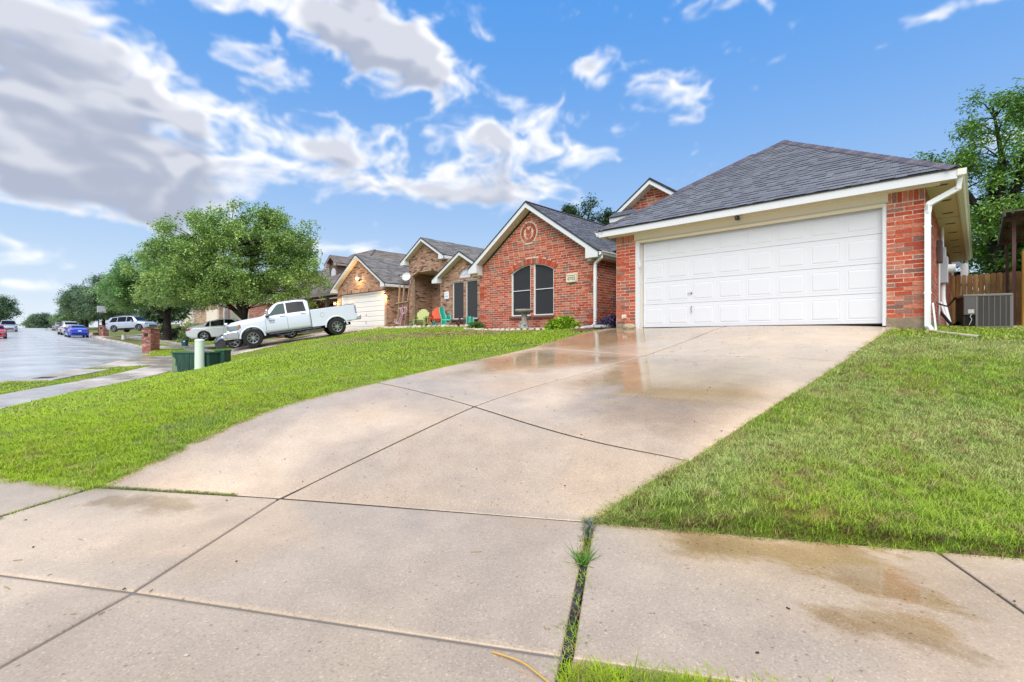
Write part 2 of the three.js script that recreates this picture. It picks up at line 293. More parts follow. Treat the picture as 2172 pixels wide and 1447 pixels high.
const soilMap = texture(1024, 1024, (u, v, i, j) => {
  const a = fbm(u * 7, v * 7, 5, 7), b = fbm(u * 60, v * 60, 3, 60), g = hash2(i, j);
  const t = sstep(0.35, 0.65, a), k = 0.7 + b * 0.6 + (g - 0.5) * 0.45;
  return [lerp(96, 116, t) * k, lerp(114, 104, t) * k, lerp(40, 56, t) * k];
});
const soilMat = std(0xffffff, 1, { map: soilMap });
const dirtMap = texture(512, 512, (u, v, i, j) => { const k = 0.6 + fbm(u * 12, v * 12, 4, 12) * 0.6 + (hash2(i, j) - 0.5) * 0.4; return [112 * k, 78 * k, 52 * k]; });
const dirtMat = std(0xffffff, 0.95, { map: dirtMap });
const barkLike = texture(64, 256, (u, v, i, j) => { const k = 170 + (fbm(u * 5, v * 40, 4) - 0.5) * 200; return [k, k, k]; });
const uvIn = (g, s) => { const p = g.attributes.position, t = []; for (let i = 0; i < p.count; i++) t.push(p.getX(i) * s, p.getZ(i) * s); g.setAttribute('uv', new THREE.Float32BufferAttribute(t, 2)); return g; };

// the whole ground, one sheet out to the horizon, under everything
const seq = (list) => { const o = []; for (let i = 0; i < list.length - 1; i++) { const [a, n] = list[i], b = list[i + 1][0]; for (let k = 0; k < n; k++) o.push(a + (b - a) * k / n); } o.push(list[list.length - 1][0]); return o; };
const gx = seq([[-900, 6], [-300, 20], [-140, 40], [-40, 60], [10, 20], [60, 6], [700]]), gz = seq([[-900, 6], [-200, 14], [-60, 40], [5, 20], [40, 14], [200, 5], [700]]);
structure('ground', sheet(gx.length - 1, gz.length - 1, (s, t) => { const x = gx[Math.round(s * (gx.length - 1))], z = gz[Math.round(t * (gz.length - 1))]; return [x, G(x, z) - 0.55, z]; }, 0.25), soilMat, 'rough green ground beneath the lawns and street');
const drivePoly0 = [[[-7.25, -11.32], [-6.98, -9.6], [-6.66, -7.7], [-6.38, -5.7], [-6.1, -3.7], [-5.88, -2.2], [-5.5, -0.62], [-4.78, 0.5], [-4.3, 2.35], [-0.35, -0.1], [-1.23, -1.6], [-1.96, -2.86], [-1.64, -3.78], [-1.22, -7.4], [-1.06, -11.34]], [[-1.94, -2.87], [-0.18, -3.9], [3.2, -5.95], [3.9, -4.7], [-1.2, -1.62]], [[-7.2, 0.3], [-5.52, -0.6], [-4.8, 0.52], [-6.55, 1.52]]];
// lawns: from the kerb back behind the houses
const lx = seq([[-230, 40], [-110, 70], [-40, 100], [-9, 70], [3, 30], [40]]);
const lawnRows = seq([[0, 80], [16, 20], [40, 10], [100]]);
structure('lawn', sheet(lx.length - 1, lawnRows.length - 1, (s, t) => { const x = lx[Math.round(s * (lx.length - 1))], q = lawnRows[Math.round(t * (lawnRows.length - 1))], z = zKerb(x) - 0.16 - q; let y = G(x, z) + 0.002 + lawnLift(x, z); if (x > -9 && x < 4 && z > -12) { const ins = drivePoly0.some((q) => inPoly(x, z, q)); if (ins || drivePoly0.some((q) => edgeDist(x, z, q) < 0.14)) y -= ins ? 0.09 : 0.035; } return [x, y, z]; }, 0.3), soilMat, 'front lawns rising from the kerb to the houses');
// street, wet concrete between the kerbs
const STREET_W = 8.6;
structure('street', sheet(lx.length - 1, 14, (s, t) => { const x = lx[Math.round(s * (lx.length - 1))], z = zKerb(x) - 0.2 + t * (STREET_W + 0.5); return [x, G(x, z) - 0.14 + 0.10 * Math.sin(Math.PI * clamp(t)) ** 1, z]; }, 0.16), streetMat, 'wet pale concrete street curving away uphill');
structure('lawn_opposite', sheet(lx.length - 1, 10, (s, t) => { const x = lx[Math.round(s * (lx.length - 1))], z = zKerb(x) + STREET_W + t * t * 60; return [x, G(x, z) + 0.02 + 0.5 * sstep(0, 0.5, t), z]; }, 0.3), soilMat, 'grass on the opposite side of the street');
// kerbs: a real step along both edges of the street
function kerb(off, side) {
  const pts = kerbLine.filter((p) => p[0] > -200 && p[0] < 20), prof = [[-0.30, -0.126], [0.0, -0.128], [0.03, 0.006], [0.05, 0.022], [0.17, 0.024], [0.19, -0.1]];
  return sheet(pts.length - 1, prof.length - 1, (s, t) => {
    const i = Math.round(s * (pts.length - 1)), a = pts[Math.max(0, i - 1)], b = pts[Math.min(pts.length - 1, i + 1)], l = Math.hypot(b[0] - a[0], b[1] - a[1]), nx = (b[1] - a[1]) / l, nz = -(b[0] - a[0]) / l;
    const q = prof[Math.round(t * (prof.length - 1))], d = off + side * q[0], x = pts[i][0] + nx * d, z = off ? zKerb(pts[i][0]) + STREET_W - side * q[0] * -1 : pts[i][1] + nz * d; const xx = off ? pts[i][0] : x;
    return [xx, G(xx, z) + q[1], z];
  }, 0.3);
}
structure('kerb', kerb(0, 1), paveMat, 'pale concrete kerb along the near side of the street');
structure('kerb_opposite', (() => { const pts = lx.filter((x) => x < 10), prof = [[-0.3, -0.126], [0, -0.128], [0.03, 0.02], [0.17, 0.03], [0.2, -0.1]]; return sheet(pts.length - 1, prof.length - 1, (s, t) => { const x = pts[Math.round(s * (pts.length - 1))], q = prof[Math.round(t * (prof.length - 1))], z = zKerb(x) + STREET_W + q[0]; return [x, G(x, z) + q[1] + 0.006, z]; }, 0.3); })(), paveMat, 'pale concrete kerb along the far side of the street');

// ------------------------------------------------------------------ slabs: corners given as [far left, far right, near right, near left]
function slab(parent, name, c, mat, { nu = 20, nv = 20, lift = 0.03, r = 0.018, gap = 0.012, bow = null, chart = true } = {}) {
  const P = (s, t) => { let x = lerp(lerp(c[0][0], c[1][0], s), lerp(c[3][0], c[2][0], s), t), z = lerp(lerp(c[0][1], c[1][1], s), lerp(c[3][1], c[2][1], s), t); if (bow) { const b = bow(s, t); x += b[0]; z += b[1]; } return [x, z]; };
  const wide = Math.hypot(c[1][0] - c[0][0], c[1][1] - c[0][1]), long = Math.hypot(c[3][0] - c[0][0], c[3][1] - c[0][1]);
  const ticks = (L, n) => { const g = gap / L, q = r / L, o = [g, g, g + q * 0.35]; for (let i = 0; i <= n; i++) o.push(lerp(g + q, 1 - g - q, i / n)); o.push(1 - g - q * 0.35, 1 - g, 1 - g); return o; };
  const S = ticks(wide, nu), T = ticks(long, nv), p = [], uv = [], id = [];
  const drop = (k, n) => (k === 0 || k === n ? 0.10 : k === 1 || k === n - 1 ? 0.011 : k === 2 || k === n - 2 ? 0.003 : 0);
  for (let i = 0; i < S.length; i++) for (let j = 0; j < T.length; j++) {
    const [x, z] = P(S[i], T[j]); p.push(x, G(x, z) + lift - Math.max(drop(i, S.length - 1), drop(j, T.length - 1)), z);
    if (chart) uv.push((x - CO[0]) / CT, (z - CO[1]) / CT); else uv.push(x * 0.22, z * 0.22);
  }
  const m = T.length; for (let i = 0; i < S.length - 1; i++) for (let j = 0; j < m - 1; j++) { const a = i * m + j, b = a + m; id.push(a, a + 1, b, b, a + 1, b + 1); }
  const g = new THREE.BufferGeometry(); g.setAttribute('position', new THREE.Float32BufferAttribute(p, 3)); g.setAttribute('uv', new THREE.Float32BufferAttribute(uv, 2)); g.setIndex(id); g.computeVertexNormals();
  return part(parent, name, g, mat);
}
function seam(parent, name, pts, w, lift, mat) {   // a strip lying in a joint
  const line = []; for (let i = 0; i < pts.length - 1; i++) { const n = Math.max(4, Math.ceil(Math.hypot(pts[i + 1][0] - pts[i][0], pts[i + 1][1] - pts[i][1]) * 5)); for (let k = 0; k < n; k++) line.push([lerp(pts[i][0], pts[i + 1][0], k / n), lerp(pts[i][1], pts[i + 1][1], k / n)]); } line.push(pts[pts.length - 1]);
  const L = shift(line, w / 2), R = shift(line, -w / 2);
  return part(parent, name, sheet(line.length - 1, 1, (s, t) => { const i = Math.round(s * (line.length - 1)), q = t < 0.5 ? R[i] : L[i]; return [q[0], G(q[0], q[1]) + lift, q[1]]; }, 1), mat);
}
const setting = (name, label) => { const g = new THREE.Group(); g.name = numbered(name); g.userData = { kind: 'structure', label }; scene.add(g); return g; };
const C2 = [-4.05, -1.58], L2 = [-5.5, -0.62], R2 = [-1.96, -2.86], L3 = [-6.1, -3.7], C3 = [-4.1, -3.72], R3 = [-1.64, -3.78], L4 = [-6.66, -7.7], C4 = [-4.1, -7.66], R4 = [-1.22, -7.4], L5 = [-7.25, -11.32], C5 = [-4.12, -11.34], R5 = [-1.06, -11.34];
const L1 = [-4.78, 0.5], C1 = [-3.14, -0.5], R1 = [-1.23, -1.6], L0 = [-4.3, 2.35], C0 = [-2.15, 1.0], R0 = [-0.35, -0.1];
{
  const d = setting('driveway', 'wet tan concrete driveway of six slabs up to the garage');
  slab(d, 'slab', [L5, C5, C4, L4], slabMat, { bow: (s, t) => [-(1 - s) * Math.sin(t * Math.PI) * 0.12, 0] });
  slab(d, 'slab', [C5, R5, R4, C4], slabMat);
  slab(d, 'slab', [L4, C4, C3, L3], slabMat);
  slab(d, 'slab', [C4, R4, R3, C3], slabMat);
  slab(d, 'slab', [L3, C3, C2, L2], slabMat, { bow: (s, t) => [-(1 - s) * Math.sin(t * Math.PI) * 0.08, 0] });
  slab(d, 'slab', [C3, R3, R2, C2], slabMat, { bow: (s, t) => [-s * Math.sin(t * Math.PI) * 0.03, 0] });
  seam(d, 'joint', [C5, C4, C3, C2], 0.05, 0.020, jointMat); seam(d, 'joint', [L4, C4, R4], 0.05, 0.021, jointMat); seam(d, 'joint', [L3, C3, R3], 0.055, 0.022, jointMat); seam(d, 'joint', [L2, C2, R2], 0.06, 0.023, jointMat);
  const a = setting('driveway_apron', 'four tan concrete slabs where the driveway crosses the pavement');
  slab(a, 'slab', [L2, C2, C1, L1], slabMat, { gap: 0.007, r: 0.03 }); slab(a, 'slab', [C2, R2, R1, C1], slabMat, { gap: 0.007, r: 0.03 });
  slab(a, 'slab', [L1, C1, C0, L0], slabMat, { gap: 0.007, r: 0.03 }); slab(a, 'slab', [C1, R1, R0, C0], slabMat, { gap: 0.007, r: 0.03 });
  seam(a, 'joint', [C2, C1, C0], 0.05, 0.019, edgeMat); seam(a, 'joint', [L1, C1, R1], 0.05, 0.020, edgeMat); seam(a, 'joint', [L2, L1, L0], 0.07, 0.018, jointMat);
  seam(a, 'joint_board', [R2, R1], 0.06, 0.018, std([0.11, 0.095, 0.08], 0.9, { map: barkLike }));
}
{   // pavement to the right of the drive and round the bend to the left
  const s = setting('pavement', 'concrete pavement slabs along the kerb');
  const line = pathIn, out = shift(pathIn, 1.37), far = (i, j) => Math.hypot(line[j][0] - line[i][0], line[j][1] - line[i][1]);
  const run = (x0, x1, len, chart) => {
    let i = line.findIndex((p) => p[0] >= x0); const end = line.findIndex((p) => p[0] > x1);
    while (i < end) { let j = i + 1, L = far(i, j); while (j < end && L < len) { L += far(j, j + 1); j++; } slab(s, 'slab', [line[i], line[j], out[j], out[i]], chart ? slabMat : paveMat, { nu: 8, nv: 6, gap: 0.006, r: 0.02, chart }); i = j; }
  };
  slab(s, 'slab', [[R2[0] + 0.014, R2[1] - 0.008], [-0.18, -3.9], [0.56, -2.66], [R1[0] + 0.03, R1[1] - 0.016]], slabMat, { gap: 0.008, r: 0.02 });
  slab(s, 'slab', [[-0.18, -3.9], [1.5, -4.92], [2.24, -3.68], [0.56, -2.66]], slabMat, { gap: 0.008, r: 0.02 });
  slab(s, 'slab', [[1.5, -4.92], [3.2, -5.95], [3.9, -4.7], [2.24, -3.68]], paveMat, { gap: 0.008, r: 0.02, chart: false });
  seam(s, 'joint', [[-0.18, -3.9], [0.56, -2.66]], 0.03, 0.02, jointMat);
  slab(s, 'slab', [[-7.2, 0.3], [L2[0] - 0.02, L2[1] + 0.03], [L1[0] - 0.02, L1[1] + 0.02], [-6.55, 1.52]], slabMat, { gap: 0.006 });
  run(-34, -7.3, 1.5, false); run(-75, -34, 3, false);
}
const drivePoly = [L5, [-6.98, -9.6], L4, [-6.38, -5.7], L3, [-5.88, -2.2], L2, L1, L0, R0, R1, R2, R3, R4, R5];
// neighbour's drive, the two beyond, and a short path beside the garage
const otherDrives = [
  { label: 'neighbour driveway of damp concrete under the parked pickup', c: [[-29.6, -15.05], [-23.6, -15.05], [-24.6, -6.2], [-29.9, -8.35]], apron: [[-29.9, -8.35], [-24.6, -6.2], [-24.2, -2.5], [-31.2, -5.1]] },
  { label: 'driveway of the red brick house beyond the neighbour', c: [[-43.4, -20], [-38.8, -20], [-39.4, -10.4], [-43.6, -10.9]], apron: [[-43.6, -10.9], [-39.4, -10.4], [-38.9, -7.0], [-44.6, -7.5]] },
  { label: 'far driveway of the tan brick house under the parked sport utility', c: [[-76, -27], [-70.5, -27], [-71, -11.6], [-75.5, -11.7]], apron: [[-75.5, -11.7], [-71, -11.6], [-70.3, -8.2], [-76.4, -8.3]] },
];
for (const d of otherDrives) { const g = setting('driveway', d.label); slab(g, 'slab', d.c, paveMat, { chart: false, lift: 0.04, nu: 14, nv: 22 }); slab(g, 'slab', d.apron, paveMat, { chart: false, lift: 0.035, nu: 10, nv: 10 }); }
{   // curb inlet: pale slab with a dark opening between the two strips of grass
  const g = setting('storm_drain', 'pale concrete storm drain lid beside the street');
  slab(g, 'lid', [[-22.9, -3.0], [-19.6, -1.25], [-20.2, -0.15], [-23.6, -1.95]], paveMat, { chart: false, lift: 0.05, nu: 8, nv: 6 });
  slab(g, 'manhole_cover', [[-20.6, -1.45], [-20.1, -1.2], [-20.35, -0.8], [-20.85, -1.05]], jointMat, { chart: false, lift: 0.056, nu: 4, nv: 4 });
}
const bedSoil = [];
function bed(label, poly, lift = 0.03) { bedSoil.push(poly); const g = new THREE.ShapeGeometry(new THREE.Shape(poly.map((p) => new THREE.Vector2(p[0], -p[1]))), 4).rotateX(-Math.PI / 2); const n = []; const b = new Batch();
  const x0 = Math.min(...poly.map((p) => p[0])), x1 = Math.max(...poly.map((p) => p[0])), z0 = Math.min(...poly.map((p) => p[1])), z1 = Math.max(...poly.map((p) => p[1])), st = 0.16, R = rng(poly.length * 77);
  const y = (x, z) => G(x, z) + lift + 0.03 * (fbm(x * 6, z * 6, 3) - 0.4);
  for (let x = x0; x < x1; x += st) for (let z = z0; z < z1; z += st) if (inPoly(x + st / 2, z + st / 2, poly)) b.quad([x, y(x, z + st), z + st], [x + st, y(x + st, z + st), z + st], [x + st, y(x + st, z), z], [x, y(x, z), z], [1, 1, 1], [x, z + st, x + st, z + st, x + st, z, x, z]);
  const q = b.geo(); q.deleteAttribute('color'); return structure('planting_bed', q, label.includes('mulch') ? std([0.035, 0.022, 0.016], 0.95) : dirtMat, label); }
bed('dark mulch bed in front of the red brick wing', [[-14.3, -13.05], [-8.75, -13.05], [-8.75, -12.45], [-9.6, -12.0], [-11.2, -11.85], [-12.8, -12.1], [-14.2, -12.5]]);
bed('bare brown soil and wet path beside the garage pier', [[-8.75, -12.5], [-8.7, -14.5], [-6.9, -14.5], [-6.9, -11.35], [-7.25, -11.3], [-7.35, -10.4], [-8.3, -11.0]]);
bed('dark mulch bed by the neighbour porch', [[-23.2, -15.3], [-16.2, -15.3], [-16.2, -14.55], [-18, -14.2], [-20.5, -14.0], [-22.6, -14.3]]);
// ------------------------------------------------------------------ brick, shingle and board work
const brickGrain = texture(256, 256, (u, v, i, j) => { const k = 222 + (fbm(u * 24, v * 24, 4, 24) - 0.5) * 110 + (hash2(i, j) - 0.5) * 46; return [k, k, k]; });
function palette(list, rough = 0.9) { let n = 0; return list.map(([hex, weight]) => { const t = brickGrain.clone(); t.offset.set((n * 0.37) % 1, (n * 0.61) % 1); t.repeat.set(0.9, 0.35); n++; return { rgb: lin(hex), weight, mat: std(hex, rough, { map: t }) }; }); }
const pick = (pal, R) => { let t = R() * pal.reduce((a, b) => a + b.weight, 0); for (const p of pal) if ((t -= p.weight) < 0) return p; return pal[0]; };
const redBrick = palette([[0xdc6a48, 5], [0xcd583a, 4], [0xe08a6c, 2.4], [0xaf7a68, 2.2], [0x98685a, 1.5], [0xd67a60, 2], [0xc05038, 2]]);
const tanBrick = palette([[0xc49a7e, 5], [0xb8896c, 4], [0xd0a88c, 3], [0xa87c64, 2], [0x7a5a50, 1], [0x5e4844, 0.8]]);
const darkRedBrick = palette([[0xa86a58, 4], [0x985848, 4], [0xb88070, 2], [0xc8a498, 1.6], [0x7c4c42, 2]]);
const vcol = std(0xffffff, 0.9, { vertexColors: true, map: brickGrain });
const mortarMat = std(0xf0dcc4, 0.95, { map: brickGrain }), mortarTan = std(0xc9ad94, 0.95, { map: brickGrain });
const unitBox = new THREE.BoxGeometry(1, 1, 1);
const WHITE = std(0xdcdcdb, 0.5), WARMWHITE = std(0xe2d9c4, 0.6), CREAM = std(0xe6dcc6, 0.6), SOFFIT = std(0xd6ccb6, 0.7);
const concreteMat = std(0xcfc4b2, 0.9, { map: paveMap });
// rows(v) -> list of [u0, u1] where bricks lie at height v; the wall's own axes: x along, y up, z out of the wall
function brickWall(house, { x, y, z, turn = 0, shape, holes = [], rows, h, v0 = 0, pal = redBrick, mortar = mortarMat, course = 0.0795, pitch = 0.256, budget = null, proud = () => 0, seed = 5, thick = 0.16, label }) {
  const s = new THREE.Shape(shape.map((p) => new THREE.Vector2(...p))); for (const q of holes) s.holes.push(new THREE.Path(q.map((p) => new THREE.Vector2(...p))));
  const wall = part(house, 'wall', new THREE.ExtrudeGeometry(s, { depth: thick, bevelEnabled: false }).translate(0, 0, -thick), mortar); wall.position.set(x, y, z); wall.rotation.y = turn; if (label) wall.userData.label = label;
  const R = rng(seed), b = new Batch(); let k = 0;
  for (let v = v0; v < h; v += course, k++) {
    const mid = v + course / 2;
    for (const [a, e] of rows(mid)) {
      let u = a - (k % 2 ? pitch / 2 : 0) - (k % 3) * 0.004;
      while (u < e) {
        const last = e - (u + pitch) < 0.07; const p0 = Math.max(a, u) + 0.0065, p1 = (last ? e : Math.min(e, u + pitch)) - 0.0065; u = last ? e : u + pitch;
        if (p1 - p0 < 0.03) continue;
        const c = pick(pal, R), out = 0.0015 + R() * 0.003 + proud(mid, (p0 + p1) / 2), j = (R() - 0.5) * 0.003;
        if (budget && budget.n > 0) { budget.n--; const m = part(wall, 'brick', unitBox, c.mat); m.position.set((p0 + p1) / 2, mid + j, out / 2 - 0.01); m.scale.set(p1 - p0, course - 0.0135, out + 0.02); } else { const f = 0.82 + R() * 0.3; b.box(p0, p1, v + 0.0068 + j, v + course - 0.0068 + j, -0.02, out, c.rgb.map((q) => q * f)); }
      }
    }
  }
  if (!b.empty) { const m = part(wall, 'bricks', b.geo(), vcol, true); m.userData.label = 'brick courses of the wall'; }
  return wall;
}
function soldiers(wall, u0, u1, v, hgt, pal, R, { pitch = 0.0795, out = 0.005, budget = null, arc = null } = {}) {   // upright bricks in a row, or fanned round an arc
  const b = new Batch(), n = Math.max(1, Math.round((u1 - u0) / pitch)), w = (u1 - u0) / n;
  for (let i = 0; i < n; i++) {
    const c = pick(pal, R), u = u0 + w * (i + 0.5);
    const m = new THREE.Mesh(unitBox, c.mat); m.name = 'soldier_brick';
    let x = u, y = v + hgt / 2, rot = 0;
    if (arc) { const a = Math.asin((u - arc.cx) / arc.r); x = arc.cx + Math.sin(a) * (arc.r + hgt / 2); y = arc.cy + Math.cos(a) * (arc.r + hgt / 2); rot = -a; }
    if (budget === false) { const s = Math.sin(rot), q = Math.cos(rot), P = (dx, dy, dz) => [x + dx * q - dy * s, y + dx * s + dy * q, dz], ww = (w - 0.01) / 2, hh = (hgt - 0.01) / 2; b.hexa([P(-ww, -hh, out), P(ww, -hh, out), P(ww, -hh, -0.02), P(-ww, -hh, -0.02), P(-ww, hh, out), P(ww, hh, out), P(ww, hh, -0.02), P(-ww, hh, -0.02)], c.rgb); continue; }
    m.position.set(x, y, out / 2 - 0.01); m.rotation.z = rot; m.scale.set(w - 0.012, hgt - 0.01, out + 0.02); wall.add(m);
  }
  if (!b.empty) part(wall, 'soldier_course', b.geo(), vcol, true);
}
// shingles over a sloping triangle or quad: A, B the eave ends, up = vector up the slope; span(t) -> [s0, s1] in metres along the eave at t metres up
const shingleGrain = texture(256, 256, (u, v, i, j) => { const k = 205 + (hash2(i, j) - 0.5) * 70 + (fbm(u * 20, v * 20, 3, 20) - 0.5) * 60; return [k, k, k]; });
const shinglePal = (list) => list.map(([hex, weight]) => ({ rgb: lin(hex), weight, mat: std(hex, 0.95, { map: shingleGrain }) }));
const greyShingle = shinglePal([[0x868890, 4], [0x8c8e96, 3], [0x80828b, 3], [0x929399, 1.2]]);
const weatheredShingle = shinglePal([[0x9a948e, 4], [0xa8a29a, 3], [0x8c8680, 3], [0xb0aaa2, 1.5]]);
const brownShingle = shinglePal([[0x9c8e84, 4], [0xa89a90, 3], [0x8c7e76, 3]]);
const vshing = std(0xffffff, 0.95, { vertexColors: true, map: shingleGrain });
function shingleFace(roof, A, along, up, len, span, pal, { seed = 1, expo = 0.135, budget = null, tab = [0.1, 0.26], base = null, thick = 0.011 } = {}) {
  const R = rng(seed), b = new Batch(), n = new THREE.Vector3().crossVectors(along, up).normalize();
  const P = (s, t, q) => { const v = A.clone().addScaledVector(along, s).addScaledVector(up, t).addScaledVector(n, q); return [v.x, v.y, v.z]; };
  if (base) { const pts = []; const m = 40; for (let i = 0; i < m; i++) { const t0 = len * i / m, t1 = len * (i + 1) / m, a = span(t0), c = span(t1); base.quad(P(a[0], t0, 0), P(a[1], t0, 0), P(c[1], t1, 0), P(c[0], t1, 0), [0.06, 0.06, 0.07]); base.quad(P(a[0], t0, -0.03), P(c[0], t1, -0.03), P(c[1], t1, -0.03), P(a[1], t0, -0.03), [0.3, 0.28, 0.25]); } const a = span(0); base.quad(P(a[0], 0, -0.03), P(a[1], 0, -0.03), P(a[1], 0, 0.006), P(a[0], 0, 0.006), [0.03, 0.03, 0.035]); }
  const basis = new THREE.Matrix4().makeBasis(along, up, n);
  for (let t = 0, row = 0; t < len; t += expo, row++) {
    const t1 = Math.min(len, t + expo * 1.12), mid = (t + Math.min(len, t + expo)) / 2, [s0, s1] = span(mid);
    let s = s0 - R() * 0.2;
    while (s < s1) {
      const w = lerp(tab[0], tab[1], R()), a = Math.max(s0, s), e = Math.min(s1, s + w); s += w;
      if (e - a < 0.02) continue;
      // each tab is a thin plate whose lower edge stands clear of the course below it
      const c = pick(pal, R), high = R() > 0.42, q = high ? thick * 1.55 : thick * 0.75, pl = 0.0035, f = (high ? 1 : 0.9) * (0.95 + R() * 0.1), L = t1 - t;
      if (budget && budget.n > 0 && e - a > 0.1) {
        budget.n--; const m = part(roof, 'shingle', unitBox, c.mat); m.quaternion.setFromRotationMatrix(basis).multiply(new THREE.Quaternion().setFromAxisAngle(V3(1, 0, 0), -Math.asin((q - 0.002) / L))); const [x, y, z] = P((a + e) / 2, (t + t1) / 2, (q + 0.002) / 2 + pl / 2); m.position.set(x, y, z); m.scale.set(e - a - 0.004, L, pl);
      } else b.hexa([P(a + 0.002, t, q), P(e - 0.002, t, q), P(e - 0.002, t1, 0.002), P(a + 0.002, t1, 0.002), P(a + 0.002, t, q + pl), P(e - 0.002, t, q + pl), P(e - 0.002, t1, 0.002 + pl), P(a + 0.002, t1, 0.002 + pl)], c.rgb.map((k) => k * f));
    }
  }
  if (!b.empty) { const m = part(roof, 'shingles', b.geo(), vshing, true); m.userData.label = 'overlapping shingle courses'; }
}
const roofUp = (dir, p) => V3(dir[0], p, dir[1]).normalize();
// board along a line: from a to b, hgt tall below the line, thick deep; "out" is the outward side
function board(parent, name, a, b, hgt, thick, out, mat) {
  const d = new THREE.Vector3().subVectors(b, a), L = d.length(), o = new THREE.Vector3(...out), bt = new Batch(), q = (v, w, k) => [v.x + o.x * k, v.y + w, v.z + o.z * k];
  bt.hexa([q(a, -hgt, thick), q(b, -hgt, thick), q(b, -hgt, 0), q(a, -hgt, 0), q(a, 0, thick), q(b, 0, thick), q(b, 0, 0), q(a, 0, 0)], [1, 1, 1]);
  const g = bt.geo(); g.deleteAttribute('color'); return part(parent, name, g, mat);
}
// half-round capped tubes for downpipes, square in section
function pipe(pts, w, d) { const gs = []; for (let i = 0; i < pts.length - 1; i++) gs.push(bar(V3(...pts[i]), V3(...pts[i + 1]), w, d)); for (let i = 1; i < pts.length - 1; i++) gs.push(new THREE.SphereGeometry(Math.max(w, d) * 0.56, 10, 8).translate(...pts[i])); return merge(gs); }
function roundPipe(pts, r, seg = 60) { return tube(pts, r, seg, 10); }
function gutterGeo(L) {   // ogee gutter along +x, hanging below y = 0, open at the top, face towards +z
  const s = new THREE.Shape([[0, 0], [0, -0.11], [0.055, -0.11], [0.075, -0.085], [0.082, -0.05], [0.115, -0.025], [0.115, 0], [0.108, 0], [0.108, -0.022], [0.076, -0.046], [0.069, -0.083], [0.052, -0.104], [0.006, -0.104], [0.006, 0]].map((p) => new THREE.Vector2(...p)));
  return new THREE.ExtrudeGeometry(s, { depth: L, bevelEnabled: false }).rotateY(-Math.PI / 2);   // face to +z, length to -x
}

